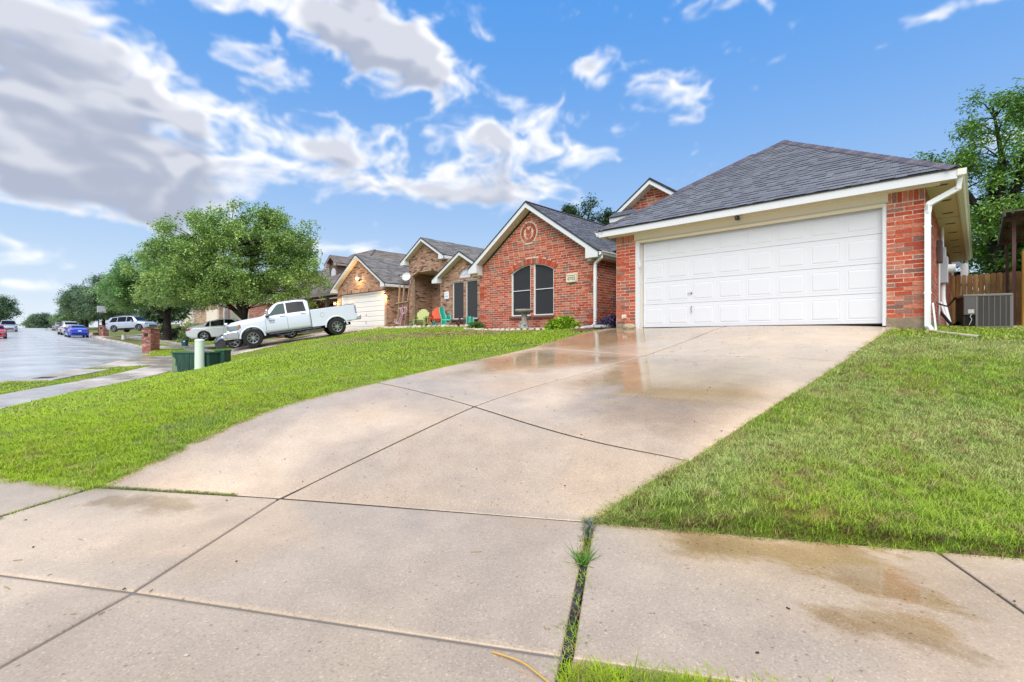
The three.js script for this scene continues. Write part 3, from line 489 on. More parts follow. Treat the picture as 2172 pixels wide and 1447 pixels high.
// ------------------------------------------------------------------ the red brick house
const house = thing('brick_house', 'red brick house with white double garage and grey shingle hip roof', 'house');
const PITCH = 0.69, EAVE = 2.83, GZ = -11.25;
const brickBudget = { n: 290 }, shingleBudget = { n: 290 };
{
  const R = rng(11);
  // garage piers
  for (const [x0, x1, seed] of [[-6.87, -6.32, 3], [-1.216, -0.674, 9]]) {
    const w = x1 - x0, quoin = (v, u) => { const k = Math.floor((v - 0.1) / 0.56) % 2; const edge = x0 < -5 ? u < w * 0.62 : u > w * 0.36; return k === 0 && edge ? 0.010 : 0; };
    const wall = brickWall(house, { x: x0, y: 0.38, z: GZ, shape: [[0, 0], [w, 0], [w, 2.32], [0, 2.32]], rows: () => [[0, w]], h: 2.06, budget: brickBudget, proud: quoin, seed, thick: 0.12 });
    soldiers(wall, 0, w, 2.075, 0.195, redBrick, R, { pitch: 0.078 });
    part(house, 'foundation', box(w, 0.5, 0.3, x0 + w / 2, 0.13, GZ - 0.145), concreteMat);
    part(house, 'pier_core', box(w - 0.02, 2.6, 0.5, x0 + w / 2, 1.37, GZ - 0.38), mortarMat);
  }
  // header over the door: frieze, cove and trims
  part(house, 'frieze', box(6.6, 0.09, 0.06, -3.77, 2.695, GZ + 0.035), CREAM);
  part(house, 'header_board', box(5.16, 0.19, 0.04, -3.77, 2.60, GZ - 0.005), CREAM);
  part(house, 'header_trim', box(5.2, 0.022, 0.05, -3.77, 2.492, GZ + 0.002), std(0xcabf9f, 0.6));
  part(house, 'header_cove', new THREE.CylinderGeometry(0.055, 0.055, 5.1, 12, 1, false, 0, Math.PI).rotateZ(Math.PI / 2).rotateX(Math.PI / 2).translate(-3.77, 2.475, GZ - 0.045), CREAM);
  for (const x of [-6.27, -1.245]) part(house, 'door_jamb', box(x < -5 ? 0.1 : 0.055, 2.24, 0.14, x + (x < -5 ? 0 : 0.0), 1.36, GZ - 0.075), WHITE);
  part(house, 'door_stop', box(0.03, 2.2, 0.03, -6.195, 1.36, GZ - 0.115), WARMWHITE); part(house, 'door_stop', box(0.03, 2.2, 0.03, -1.27, 1.36, GZ - 0.115), WARMWHITE);
  part(house, 'garage_interior', box(5.0, 2.6, 0.1, -3.75, 1.35, GZ - 0.5), std(0x222222, 0.9));
  // sectional door: four sections, eight raised panels each
  const door = part(house, 'garage_door', box(4.9, 2.16, 0.03, -3.725, 1.365, GZ - 0.155), WHITE);
  const ys = [[0.288, 0.851], [0.856, 1.405], [1.410, 1.958], [1.963, 2.44]];
  for (const [a, b] of ys) {
    part(door, 'section', rbox(4.88, b - a, 0.03, 0.006, -3.723, (a + b) / 2, GZ - 0.13), std(0xdededf, 0.4));
    for (let k = 0; k < 8; k++) {
      const w = 0.61, x = -6.163 + w * (k + 0.5), hh = b - a - 0.2, ww = 0.45;
      const s = new THREE.Shape([[-ww / 2, -hh / 2], [ww / 2, -hh / 2], [ww / 2, hh / 2], [-ww / 2, hh / 2]].map((p) => new THREE.Vector2(...p)));
      const g = new THREE.ExtrudeGeometry(s, { depth: 0.001, bevelEnabled: true, bevelSize: 0.028, bevelThickness: 0.0055, bevelSegments: 3, bevelOffset: -0.03 }).translate(x, (a + b) / 2, GZ - 0.1145);
      const ring = new THREE.Shape([[-ww / 2 - 0.035, -hh / 2 - 0.035], [ww / 2 + 0.035, -hh / 2 - 0.035], [ww / 2 + 0.035, hh / 2 + 0.035], [-ww / 2 - 0.035, hh / 2 + 0.035]].map((p) => new THREE.Vector2(...p))); ring.holes.push(new THREE.Path([[-ww / 2 - 0.018, -hh / 2 - 0.018], [ww / 2 + 0.018, -hh / 2 - 0.018], [ww / 2 + 0.018, hh / 2 + 0.018], [-ww / 2 - 0.018, hh / 2 + 0.018]].map((p) => new THREE.Vector2(...p))));
      const rg = new THREE.ExtrudeGeometry(ring, { depth: 0.0015, bevelEnabled: true, bevelSize: 0.006, bevelThickness: 0.0016, bevelSegments: 2 }).translate(x, (a + b) / 2, GZ - 0.116);
      part(door, 'panel', merge([g, rg]), std(0xdededf, 0.4));
    }
  }
  part(door, 'bottom_seal', box(4.9, 0.02, 0.03, -3.723, 0.272, GZ - 0.13), std(0x15130f, 0.8));
  const hm = std(0x9a9a98, 0.3, { metalness: 0.9 }), hy = [onZ(1467, 621.5, GZ - 0.1), onZ(1467, 656, GZ - 0.1)];
  part(door, 'latch', merge([cyl(0.018, 0.018, 0.03, 0, 0, 0).rotateX(Math.PI / 2).translate(hy[0].x, hy[0].y, GZ - 0.098), bar(V3(hy[0].x, hy[0].y, GZ - 0.085), V3(hy[0].x - 0.09, hy[0].y - 0.012, GZ - 0.08), 0.012, 0.012)]), hm);
  part(door, 'handle', tube([[hy[1].x, hy[1].y + 0.07, GZ - 0.11], [hy[1].x, hy[1].y + 0.05, GZ - 0.07], [hy[1].x, hy[1].y - 0.05, GZ - 0.07], [hy[1].x, hy[1].y - 0.07, GZ - 0.11]], 0.009, 16, 6), hm);
  // side wall of the garage, to the right
  const side = brickWall(house, { x: -0.671, y: 0.38, z: GZ - 0.003, turn: Math.PI / 2, shape: [[0, 0], [11.9, 0], [11.9, 2.32], [0, 2.32]], rows: () => [[0, 11.9]], h: 2.3, seed: 21, thick: 0.12, proud: (v, u) => (Math.floor((v - 0.1) / 0.56) % 2 === 0 && u < 0.3 ? 0.014 : 0) });
  part(house, 'foundation', box(0.3, 0.6, 11.9, -0.81, 0.08, GZ - 5.95), concreteMat);
  part(house, 'back_wall', box(12, 2.4, 0.2, -6.7, 1.5, -23.2), mortarMat);
}
// wing with the gable and the two arched windows
const WX0 = -14.0, WX1 = -8.72, WZ = -13.0, WPEAK = 4.75, WRIDGE_X = -11.36;
{
  const R = rng(12), w = WX1 - WX0, base = 0.40, eave = 2.62, pk = w / 2, slope = (u) => eave - base + Math.min(u, w - u) * PITCH;
  const win = [[1.70, 2.60], [2.76, 3.63]].map(([a, b]) => [a, b]);   // along the wall
  const wy0 = 0.82 - base, arcR = 2.05, arcX = 2.665, arcTop = 2.62 - base, arcY = arcTop - arcR, head = (u) => arcY + Math.sqrt(arcR * arcR - (u - arcX) ** 2);
  const hole = ([a, b]) => { const p = [[a, wy0], [b, wy0]]; for (let i = 0; i <= 10; i++) { const u = lerp(b, a, i / 10); p.push([u, head(u)]); } return p; };
  const rosette = { x: 2.52, y: 3.74 - base, r: 0.34 };
  const rows = (v) => {
    let a = 0, e = w; if (v > eave - base) { const k = (v - (eave - base)) / PITCH; a = k; e = w - k; }
    let list = e - a > 0.05 ? [[a, e]] : [];
    const cut = (c, d) => { const o = []; for (const [p, q] of list) { if (d <= p || c >= q) { o.push([p, q]); continue; } if (c > p) o.push([p, c]); if (d < q) o.push([d, q]); } list = o; };
    if (v > wy0 - 0.085 && v < arcTop + 0.26) { for (const [c, d] of win) if (v < Math.max(head(c), head(d))) cut(c - 0.008, d + 0.008); if (v < wy0) for (const [c, d] of win) cut(c - 0.06, d + 0.06); const span = []; for (let u = win[0][0] - 0.12; u <= win[1][1] + 0.12; u += 0.01) { const hd = arcY + Math.sqrt(Math.max(0, arcR * arcR - (u - arcX) ** 2)); if (v > hd - 0.03 && v < hd + 0.225) span.push(u); } let s0 = null, last = null; for (const u of span) { if (s0 === null) s0 = u; else if (u - last > 0.03) { cut(s0, last); s0 = u; } last = u; } if (s0 !== null) cut(s0, last); }
    const dv = v - rosette.y; if (Math.abs(dv) < rosette.r + 0.06) { const k = Math.sqrt((rosette.r + 0.06) ** 2 - dv * dv); cut(rosette.x - k, rosette.x + k); }
    const nv = v; if (nv > 1.84 - base && nv < 2.12 - base) cut(4.18, 4.62);
    return list;
  };
  const wall = brickWall(house, { x: WX0, y: base, z: WZ, shape: [[0, -0.2], [w, -0.2], [w, eave - base], [pk, slope(pk)], [0, eave - base]], holes: win.map(hole), rows, h: slope(pk) - 0.1, budget: brickBudget, seed: 33, proud: (v, u) => (Math.floor(v / 0.56) % 2 === 0 && (u < 0.3 || u > w - 0.3) ? 0.014 : 0) });
  soldiers(wall, win[0][0] - 0.1, win[1][1] + 0.1, 0, 0.20, redBrick, R, { pitch: 0.078, out: 0.03, arc: { cx: arcX, cy: arcY, r: arcR }, budget: false });
  part(house, 'foundation', box(w, 0.45, 0.3, WX0 + w / 2, 0.17, WZ - 0.17), concreteMat);
  // round brick rosette with a herringbone middle
  const ros = new THREE.Group(); ros.name = 'rosette'; wall.add(ros);
  { const b = new Batch(), n = 24; for (let i = 0; i < n; i++) { const a0 = i / n * 6.2832 + 0.02, a1 = (i + 1) / n * 6.2832 - 0.02, c = pick(redBrick, R).rgb.map((k) => k * 0.95), P = (a, r, z) => [rosette.x + Math.cos(a) * r, rosette.y + Math.sin(a) * r, z]; b.hexa([P(a0, rosette.r - 0.1, 0.03), P(a1, rosette.r - 0.1, 0.03), P(a1, rosette.r - 0.1, -0.01), P(a0, rosette.r - 0.1, -0.01), P(a0, rosette.r, 0.03), P(a1, rosette.r, 0.03), P(a1, rosette.r, -0.01), P(a0, rosette.r, -0.01)].map((p) => p), c); } const m = part(wall, 'rosette_ring', b.geo(), vcol, true);
    const h = new Batch(); for (let i = -6; i < 7; i++) for (const sd of [-1, 1]) { const cx = rosette.x + sd * 0.062, cy = rosette.y + i * 0.082 + 0.03, c = pick(redBrick, R).rgb, q = Math.SQRT1_2, L = 0.082, W = 0.024; if (Math.hypot(cx - rosette.x, cy - rosette.y) > rosette.r - 0.14) continue; const P = (l, ww, z) => [cx + (l * q - ww * q * 1) * sd, cy + (l * q + ww * q), z]; const v = [P(-L, -W, 0.02), P(L, -W, 0.02), P(L, -W, -0.01), P(-L, -W, -0.01), P(-L, W, 0.02), P(L, W, 0.02), P(L, W, -0.01), P(-L, W, -0.01)]; h.hexa(v, c); } part(wall, 'rosette_herringbone', h.geo(), std(0xffffff, 0.9, { vertexColors: true, map: brickGrain, side: THREE.DoubleSide }), true); wall.remove(ros); }
  // windows: white frames, dark sun screens, brick sills
  for (const [a, b] of win) {
    const win_ = new THREE.Group(); win_.name = 'window'; win_.position.set(WX0, base, WZ); house.add(win_);
    const outer = hole([a, b]), m = (a + b) / 2, inner = hole([a, b]).map(([u, v]) => [m + (u - m) * (1 - 0.055 / (b - a)), v + (v < wy0 + 0.01 ? 0.028 : -0.026)]);
    const fs = new THREE.Shape(outer.map((p) => new THREE.Vector2(...p))); fs.holes.push(new THREE.Path(inner.map((p) => new THREE.Vector2(...p))));
    part(win_, 'frame', new THREE.ExtrudeGeometry(fs, { depth: 0.05, bevelEnabled: true, bevelSize: 0.004, bevelThickness: 0.004, bevelSegments: 1 }).translate(0, 0, -0.075), WHITE);
    const sg = new THREE.ShapeGeometry(new THREE.Shape(inner.map((p) => new THREE.Vector2(...p)))).translate(0, 0, -0.058);
    part(win_, 'screen', sg, std(0x2c2c30, 0.8));
    part(win_, 'meeting_rail', box(b - a - 0.05, 0.024, 0.03, m, wy0 + 0.90, -0.045), WHITE);
    part(house, 'sill', rbox(b - a + 0.12, 0.075, 0.16, 0.01, WX0 + m, base + wy0 - 0.042, WZ + 0.015), redBrick[4].mat);
  }
  // cast plate with the house number
  const plate = part(house, 'number_plate', rbox(0.42, 0.27, 0.05, 0.01, WX0 + 4.40, 1.98, WZ + 0.012), std(0xd8cfb0, 0.8));
  part(plate, 'recess', box(0.34, 0.19, 0.012, WX0 + 4.40, 1.98, WZ + 0.034), std(0xd9cfb2, 0.85));
  for (const [dx, dy, ww, hh] of [[0, 0.11, 0.4, 0.035], [0, -0.11, 0.4, 0.035], [-0.185, 0, 0.035, 0.2], [0.185, 0, 0.035, 0.2]]) part(plate, 'rim', box(ww, hh, 0.03, WX0 + 4.40 + dx, 1.98 + dy, WZ + 0.044), std(0xe3dac0, 0.8));
  house.userData.plate = undefined; delete house.userData.plate;
  // side wall towards the entry and the entry's back wall
  const sw = brickWall(house, { x: WX1 + 0.003, y: base, z: WZ - 0.003, turn: Math.PI / 2, shape: [[0, -0.2], [3.6, -0.2], [3.6, 2.25], [0, 2.25]], rows: () => [[0, 3.6]], h: 2.0, seed: 41, thick: 0.12 });
  soldiers(sw, 0, 3.6, 2.04, 0.19, redBrick, R, { budget: false });
  part(house, 'foundation', box(0.3, 0.45, 3.6, WX1 - 0.17, 0.17, WZ - 1.8), concreteMat);
  part(house, 'wall', box(0.2, 4, 8, WX0 + 0.1, 1.6, WZ - 4.2), mortarMat);
  brickWall(house, { x: WX1, y: 0.4, z: WZ - 3.4, shape: [[0, -0.2], [1.9, -0.2], [1.9, 3.4], [0, 3.4]], rows: (v) => (v < 2.1 ? [[0, 0.3], [1.35, 1.9]] : [[0, 1.9]]), h: 3.3, seed: 43, thick: 0.1 });
  part(house, 'front_door', box(1.0, 2.1, 0.05, WX1 + 0.82, 1.4, WZ - 3.37), std(0x4a2a1c, 0.5));
  part(house, 'wall', box(0.2, 2.4, 4, -6.9, 1.5, GZ - 2.2), mortarMat);
}
// roofs
{
  const roof = new THREE.Group(); roof.name = 'roof'; house.add(roof);
  const deck = new Batch();
  const gl = -7.21, gr = -0.26, gzf = -10.95, half = (gr - gl) / 2, gap = V3((gl + gr) / 2, EAVE + half * PITCH, gzf - half);
  const k = Math.hypot(1, PITCH), S = (p) => p * k;
  // front face of the garage hip, every shingle of the lower courses its own
  shingleFace(roof, V3(gl, EAVE, gzf), V3(1, 0, 0), roofUp([0, -1], PITCH), half * k, (t) => [t / k, (gr - gl) - t / k], greyShingle, { seed: 4, budget: shingleBudget, base: deck });
  // left face
  shingleFace(roof, V3(gl, EAVE, -17.5), V3(0, 0, 1), roofUp([1, 0], PITCH), half * k, (t) => [0, 17.5 + gzf - t / k], greyShingle, { seed: 5, base: deck });
  // main pyramid
  const ml = -12.1, mr = gr, mzf = -13.76, mh = (mr - ml) / 2, top = EAVE + mh * PITCH;
  shingleFace(roof, V3(ml, EAVE, mzf), V3(1, 0, 0), roofUp([0, -1], PITCH), mh * k, (t) => [t / k, (mr - ml) - t / k], greyShingle, { seed: 6, base: deck });
  shingleFace(roof, V3(ml, EAVE, -26), V3(0, 0, 1), roofUp([1, 0], PITCH), mh * k, (t) => [0, 26 + mzf - t / k], greyShingle, { seed: 7, base: deck });
  // right face: garage and main together
  shingleFace(roof, V3(gr, EAVE, gzf), V3(0, 0, -1), roofUp([-1, 0], PITCH), mh * k, (t) => { const q = t / k; return q < half ? [q, 13] : [(mzf - mh + mh - q > -99 ? -mzf + gzf + q : q), 13]; }, greyShingle, { seed: 8, base: deck });
  part(roof, 'back_slope', new THREE.BufferGeometry().setFromPoints([V3(ml, EAVE, -26), V3((ml + mr) / 2, top, -26), V3(mr, EAVE, -26)]), std(0x7c7f8c, 0.95)).geometry.computeVertexNormals();
  // wing: two slopes of the gable
  const wov = 0.32, wl = WX0 - wov, wr = WX1 + wov, wh = (wr - wl) / 2, we = WPEAK - wh * PITCH, wz = WZ + 0.3;
  shingleFace(roof, V3(wl, we, wz - 6), V3(0, 0, 1), roofUp([1, 0], PITCH), wh * k, (t) => [0, 6], greyShingle, { seed: 9, base: deck });
  shingleFace(roof, V3(wr, we, wz), V3(0, 0, -1), roofUp([-1, 0], PITCH), wh * k, (t) => [0, 6], greyShingle, { seed: 10, base: deck });
  // small gable over the entry
  const ez = -13.75, ep = onZ(1378, 379, ez), el = onZ(1297, 458, ez), eh = ep.x - el.x, ee = ep.y - eh * PITCH;
  for (const sd of [-1, 1]) shingleFace(roof, V3(ep.x + sd * eh, ee, sd < 0 ? ez - 3.2 : ez), V3(0, 0, sd < 0 ? 1 : -1), roofUp([-sd, 0], PITCH), eh * k, () => [0, 3.2], greyShingle, { seed: 14 + sd, base: deck });
  part(roof, 'roof_deck', deck.geo(), std(0xffffff, 0.9, { vertexColors: true, side: THREE.DoubleSide }), true);
  // hip and ridge caps
  const capMat = [std(0x77707a, 0.95, { map: shingleGrain }), std(0x847a80, 0.95, { map: shingleGrain }), std(0x6a6470, 0.95, { map: shingleGrain })];
  const caps = (a, b, w, name = 'ridge_cap') => {
    const d = new THREE.Vector3().subVectors(b, a), n = Math.ceil(d.length() / 0.2), g = (() => { const s = new THREE.Shape([[-w, -0.055], [0, 0.012], [w, -0.055], [w, -0.067], [0, 0], [-w, -0.067]].map((p) => new THREE.Vector2(...p))); return new THREE.ExtrudeGeometry(s, { depth: 0.24, bevelEnabled: false }); })();
    const zax = d.clone().normalize(), xax = new THREE.Vector3().crossVectors(V3(0, 1, 0), zax).normalize(), yax = new THREE.Vector3().crossVectors(zax, xax), M = new THREE.Matrix4().makeBasis(xax, yax, zax), q = new THREE.Quaternion().setFromRotationMatrix(M).multiply(new THREE.Quaternion().setFromAxisAngle(V3(1, 0, 0), 0.035));
    for (let i = 0; i < n; i++) { const m = part(roof, name, g, capMat[(i * 7) % 3]); m.position.copy(a).addScaledVector(d, i / n).addScaledVector(yax, 0.028); m.quaternion.copy(q); }
  };
  caps(V3(gr, EAVE, gzf), gap, 0.13); caps(V3(gl, EAVE, gzf), gap, 0.13); caps(V3(ml + 2.2, EAVE + 2.2 * PITCH, mzf - 2.2), V3((ml + mr) / 2, top, mzf - mh), 0.13); caps(V3(gap.x, gap.y, gap.z), V3(gap.x, gap.y, gap.z - 2.4), 0.13); caps(V3((ml + mr) / 2, top, mzf - mh), V3((ml + mr) / 2, top, -25), 0.13);
  caps(V3((wl + wr) / 2, WPEAK, wz), V3((wl + wr) / 2, WPEAK, wz - 5), 0.13); caps(V3(ep.x, ep.y, ez), V3(ep.x, ep.y, ez - 3), 0.1);
  // eaves: fascia, soffits with vents
  part(house, 'fascia', box(gr - gl, 0.15, 0.03, (gl + gr) / 2, EAVE - 0.105, gzf + 0.0), WHITE);
  part(house, 'drip_edge', box(gr - gl + 0.02, 0.018, 0.05, (gl + gr) / 2, EAVE - 0.02, gzf + 0.012), std(0x1d1d20, 0.7));
  part(house, 'soffit', box(gr - gl - 0.04, 0.02, 0.3, (gl + gr) / 2, 2.71, gzf - 0.165), SOFFIT);
  part(house, 'fascia', box(0.03, 0.15, 12.2, gr - 0.0, EAVE - 0.105, gzf - 6.1), WHITE);
  part(house, 'soffit', box(0.42, 0.02, 12.0, gr - 0.22, 2.70, gzf - 6.2), SOFFIT);
  part(house, 'soffit_joint', box(0.4, 0.006, 0.02, gr - 0.22, 2.687, gzf - 3.6), std(0x8a8070, 0.8));
  for (let i = 0; i < 8; i++) { const z = gzf - 0.42 - i * 1.32; const v = part(house, 'soffit_vent', box(0.2, 0.012, 0.1, gr - 0.2, 2.686, z), std(0xb8ae98, 0.7)); for (let j = 0; j < 5; j++) part(v, 'louvre', box(0.16, 0.006, 0.007, gr - 0.2, 2.6785, z - 0.035 + j * 0.0175), std(0x4a4438, 0.8)); }
  part(house, 'fascia', box(0.03, 0.15, 6, gl, EAVE - 0.105, gzf - 3), WHITE);
  // gutters: along the right eave, the left end and the wing
  const gut = part(house, 'gutter', gutterGeo(12.1), std(0xe9e4d6, 0.45)); gut.rotation.y = Math.PI / 2; gut.position.set(gr + 0.016, EAVE - 0.03, gzf - 12.09);
  part(house, 'gutter_cap', box(0.11, 0.1, 0.008, gr + 0.072, EAVE - 0.08, gzf + 0.012), std(0xe9e4d6, 0.45));
  const gut2 = part(house, 'gutter', gutterGeo(4), std(0xece8de, 0.45)); gut2.rotation.y = -Math.PI / 2; gut2.position.set(gl - 0.016, EAVE - 0.03, gzf);
  const gut3 = part(house, 'gutter', gutterGeo(3.3), std(0xece8de, 0.45)); gut3.rotation.y = Math.PI / 2; gut3.position.set(wr + 0.016, we - 0.03, wz - 3.32);
  // wing: rake boards with boxed returns, soffits
  const rake = (x, y, z, hw, e, hgt, name) => { for (const sd of [-1, 1]) {
    const a = V3(x + sd * hw, e, z), p = V3(x, y, z), o = new Batch();
    const q = (v, dy, dz) => [v.x, v.y + dy, v.z + dz];
    const u = sd < 0 ? [a, p] : [p, a];
    const t = 0.035; o.hexa([q(u[0], -t - hgt, 0.02), q(u[1], -t - hgt, 0.02), q(u[1], -t - hgt, -0.02), q(u[0], -t - hgt, -0.02), q(u[0], -t, 0.02), q(u[1], -t, 0.02), q(u[1], -t, -0.02), q(u[0], -t, -0.02)], [1, 1, 1]);
    const g = o.geo(); g.deleteAttribute('color'); part(house, name, g, WHITE);
    const d = new Batch(); d.hexa([q(u[0], -t, 0.04), q(u[1], -t, 0.04), q(u[1], -t, -0.03), q(u[0], -t, -0.03), q(u[0], -0.0, 0.045), q(u[1], -0.0, 0.045), q(u[1], 0.0, -0.03), q(u[0], -0.0, -0.03)], [1, 1, 1]); const dg = d.geo(); dg.deleteAttribute('color'); part(house, 'rake_edge', dg, std(0x3a3c42, 0.8));
    const s = new Batch(); s.hexa([q(u[0], -t - hgt + 0.015, -0.02), q(u[1], -t - hgt + 0.015, -0.02), q(u[1], -t - hgt + 0.015, -0.32), q(u[0], -t - hgt + 0.015, -0.32), q(u[0], -t - hgt + 0.035, -0.02), q(u[1], -t - hgt + 0.035, -0.02), q(u[1], -t - hgt + 0.035, -0.32), q(u[0], -t - hgt + 0.035, -0.32)], [1, 1, 1]); const sg = s.geo(); sg.deleteAttribute('color'); part(house, 'rake_soffit', sg, WARMWHITE);
  } };
  rake((wl + wr) / 2, WPEAK, wz, wh, we, 0.17, 'rake_board');
  for (const sd of [-1, 1]) {   // boxed eave return of the wing
    const x = sd < 0 ? wl : wr, xi = x - sd * 0.46, yT = we - 0.03 + 0.46 * PITCH - 0.17;
    const pts = sd < 0 ? [[x, we - 0.2], [xi, we - 0.2], [xi, yT], [x, we - 0.03]] : [[xi, we - 0.2], [x, we - 0.2], [x, we - 0.03], [xi, yT]];
    part(house, 'eave_return', prism(pts, 0.32).translate(0, 0, wz + 0.022), WHITE);
    part(house, 'return_block', box(0.14, 0.07, 0.2, xi + sd * 0.07, we - 0.235, WZ + 0.1), WARMWHITE);
  }
  part(house, 'fascia', box(0.03, 0.15, 3.4, wr - 0.011, we - 0.108, wz - 1.75), WHITE); part(house, 'soffit', box(0.34, 0.02, 3.3, wr - 0.17, we - 0.19, wz - 1.95), SOFFIT);
  // small gable: rakes, brick face, level return with its strip of shingles
  rake(ep.x, ep.y, ez, eh, ee, 0.13, 'rake_board');
  const gw = 2 * (eh - 0.28), gx0 = ep.x - gw / 2;
  brickWall(house, { x: gx0, y: ee - 0.1, z: ez - 0.3, shape: [[0, 0], [gw, 0], [gw, 0.12], [gw / 2, gw / 2 * PITCH + 0.12], [0, 0.12]], rows: (v) => { const kk = Math.max(0, v - 0.12) / PITCH; return gw - 2 * kk > 0.06 ? [[kk, gw - kk]] : []; }, h: gw / 2 * PITCH + 0.1, seed: 51, thick: 0.1 });
  part(house, 'eave_return', box(1.1, 0.16, 0.3, ep.x - eh + 0.5, ee - 0.12, ez + 0.02 - 0.13), WHITE);
  part(house, 'return_shingles', prism([[0, 0], [1.1, 0], [0.95, 0.14], [0.2, 0.14]], 0.4).rotateX(-0.35).translate(ep.x - eh - 0.05, ee - 0.045, ez + 0.1), std(0x737683, 0.95, { map: shingleGrain }));
  part(house, 'gable_block', box(0.5, 0.13, 0.06, ep.x + 0.1 - eh * 0.42, ee + 0.02, ez - 0.22), WHITE);
}
// downpipes
{
  const dm = std(0xeeeeea, 0.4), dp = thing('downpipe', 'white downpipe on the garage pier beside the air conditioner', 'downpipe', 0, 0, 0, 0, 'white downpipes');
  part(dp, 'pipe', pipe([[-0.215, 2.69, -11.1], [-0.24, 2.52, -11.12], [-0.62, 2.33, -11.16], [-0.63, 2.2, -11.165], [-0.63, 0.22, -11.165], [-0.56, 0.10, -11.13], [-0.40, 0.07, -11.05]], 0.085, 0.065), dm);
  for (const y of [1.95, 0.8]) part(dp, 'strap', box(0.1, 0.03, 0.09, -0.63, y, -11.175), dm);
  part(dp, 'prop_stake', bar(V3(-0.56, 0.62, -11.12), V3(-0.5, -0.02, -11.06), 0.025, 0.025), dm);
  const d2 = thing('downpipe', 'white downpipe at the corner of the red brick wing', 'downpipe', 0, 0, 0, 0, 'white downpipes');
  part(d2, 'pipe', pipe([[-8.36, 2.62, -12.85], [-8.38, 2.5, -12.86], [-8.62, 2.36, -12.9], [-8.64, 2.25, -12.9], [-8.64, 0.46, -12.9], [-8.72, 0.38, -12.86], [-9.25, 0.335, -12.72]], 0.085, 0.065), dm);
  for (const y of [1.9, 0.9]) part(d2, 'strap', box(0.1, 0.03, 0.09, -8.64, y, -12.93), dm);
  const d3 = thing('downpipe', 'short elbow of white downpipe under the left end of the garage eave', 'downpipe', 0, 0, 0, 0, 'white downpipes');
  part(d3, 'pipe', pipe([[-7.3, 2.70, -13.2], [-7.3, 2.56, -13.2], [-7.18, 2.46, -13.15], [-6.98, 2.44, -13.1], [-6.97, 0.4, -13.1]], 0.08, 0.06), dm);
}
// ------------------------------------------------------------------ more house work: gables with boards, for the houses down the street
function plainHexa(parent, name, v, mat) { const b = new Batch(); b.hexa(v, [1, 1, 1]); const g = b.geo(); g.deleteAttribute('color'); return part(parent, name, g, mat); }
function gable(h, roof, { x, half, eave, peak, zf, depth, pal, board = 0.15, mat = WHITE, sof = WARMWHITE, deck, seed = 1, over = 0.3, edge = 0x3a3834, expo = 0.16, tab = [0.2, 0.45] }) {
  const p = (peak - eave) / half, k = Math.hypot(1, p);
  for (const sd of [-1, 1]) {
    shingleFace(roof, V3(x + sd * half, eave, sd < 0 ? zf - depth : zf), V3(0, 0, sd < 0 ? 1 : -1), roofUp([-sd, 0], p), half * k, () => [0, depth], pal, { seed: seed + sd, base: deck, expo, tab });
    const u = sd < 0 ? [V3(x - half, eave, zf), V3(x, peak, zf)] : [V3(x, peak, zf), V3(x + half, eave, zf)], q = (v, dy, dz) => [v.x, v.y + dy, v.z + dz], t = 0.04;
    const slab8 = (y0, y1, z0, z1) => [q(u[0], y0, z1), q(u[1], y0, z1), q(u[1], y0, z0), q(u[0], y0, z0), q(u[0], y1, z1), q(u[1], y1, z1), q(u[1], y1, z0), q(u[0], y1, z0)];
    plainHexa(h, 'rake_board', slab8(-t - board, -t, -0.02, 0.02), mat);
    plainHexa(h, 'rake_edge', slab8(-t, 0.004, -0.03, 0.045), std(edge, 0.8));
    plainHexa(h, 'rake_soffit', slab8(-t - board + 0.015, -t - board + 0.035, -over - 0.02, -0.02), sof);
    const xe = x + sd * half, xi = xe - sd * 0.42, yT = eave - 0.04 + 0.42 * p - board;
    const pts = sd < 0 ? [[xe, eave - board - 0.05], [xi, eave - board - 0.05], [xi, yT], [xe, eave - 0.04]] : [[xi, eave - board - 0.05], [xe, eave - board - 0.05], [xe, eave - 0.04], [xi, yT]];
    part(h, 'eave_return', prism(pts, 0.3).translate(0, 0, zf + 0.022), mat);
    part(h, 'fascia', box(0.03, 0.14, depth - 0.1, xe - sd * 0.011, eave - 0.108, zf - depth / 2 - 0.05), mat);
  }
}
function gableRows(w, eaveH, p, cuts = []) { return (v) => { let a = 0, e = w; if (v > eaveH) { const k = (v - eaveH) / p; a = k; e = w - k; } let list = e - a > 0.05 ? [[a, e]] : []; for (const [c, d, v0, v1, f] of cuts) if (v > v0 && v < (f ? 99 : v1)) { let cc = c, dd = d; if (f) { const s = f(v); if (!s) continue; [cc, dd] = s; } const o = []; for (const [q, r] of list) { if (dd <= q || cc >= r) { o.push([q, r]); continue; } if (cc > q) o.push([q, cc]); if (dd < r) o.push([dd, r]); } list = o; } return list; }; }

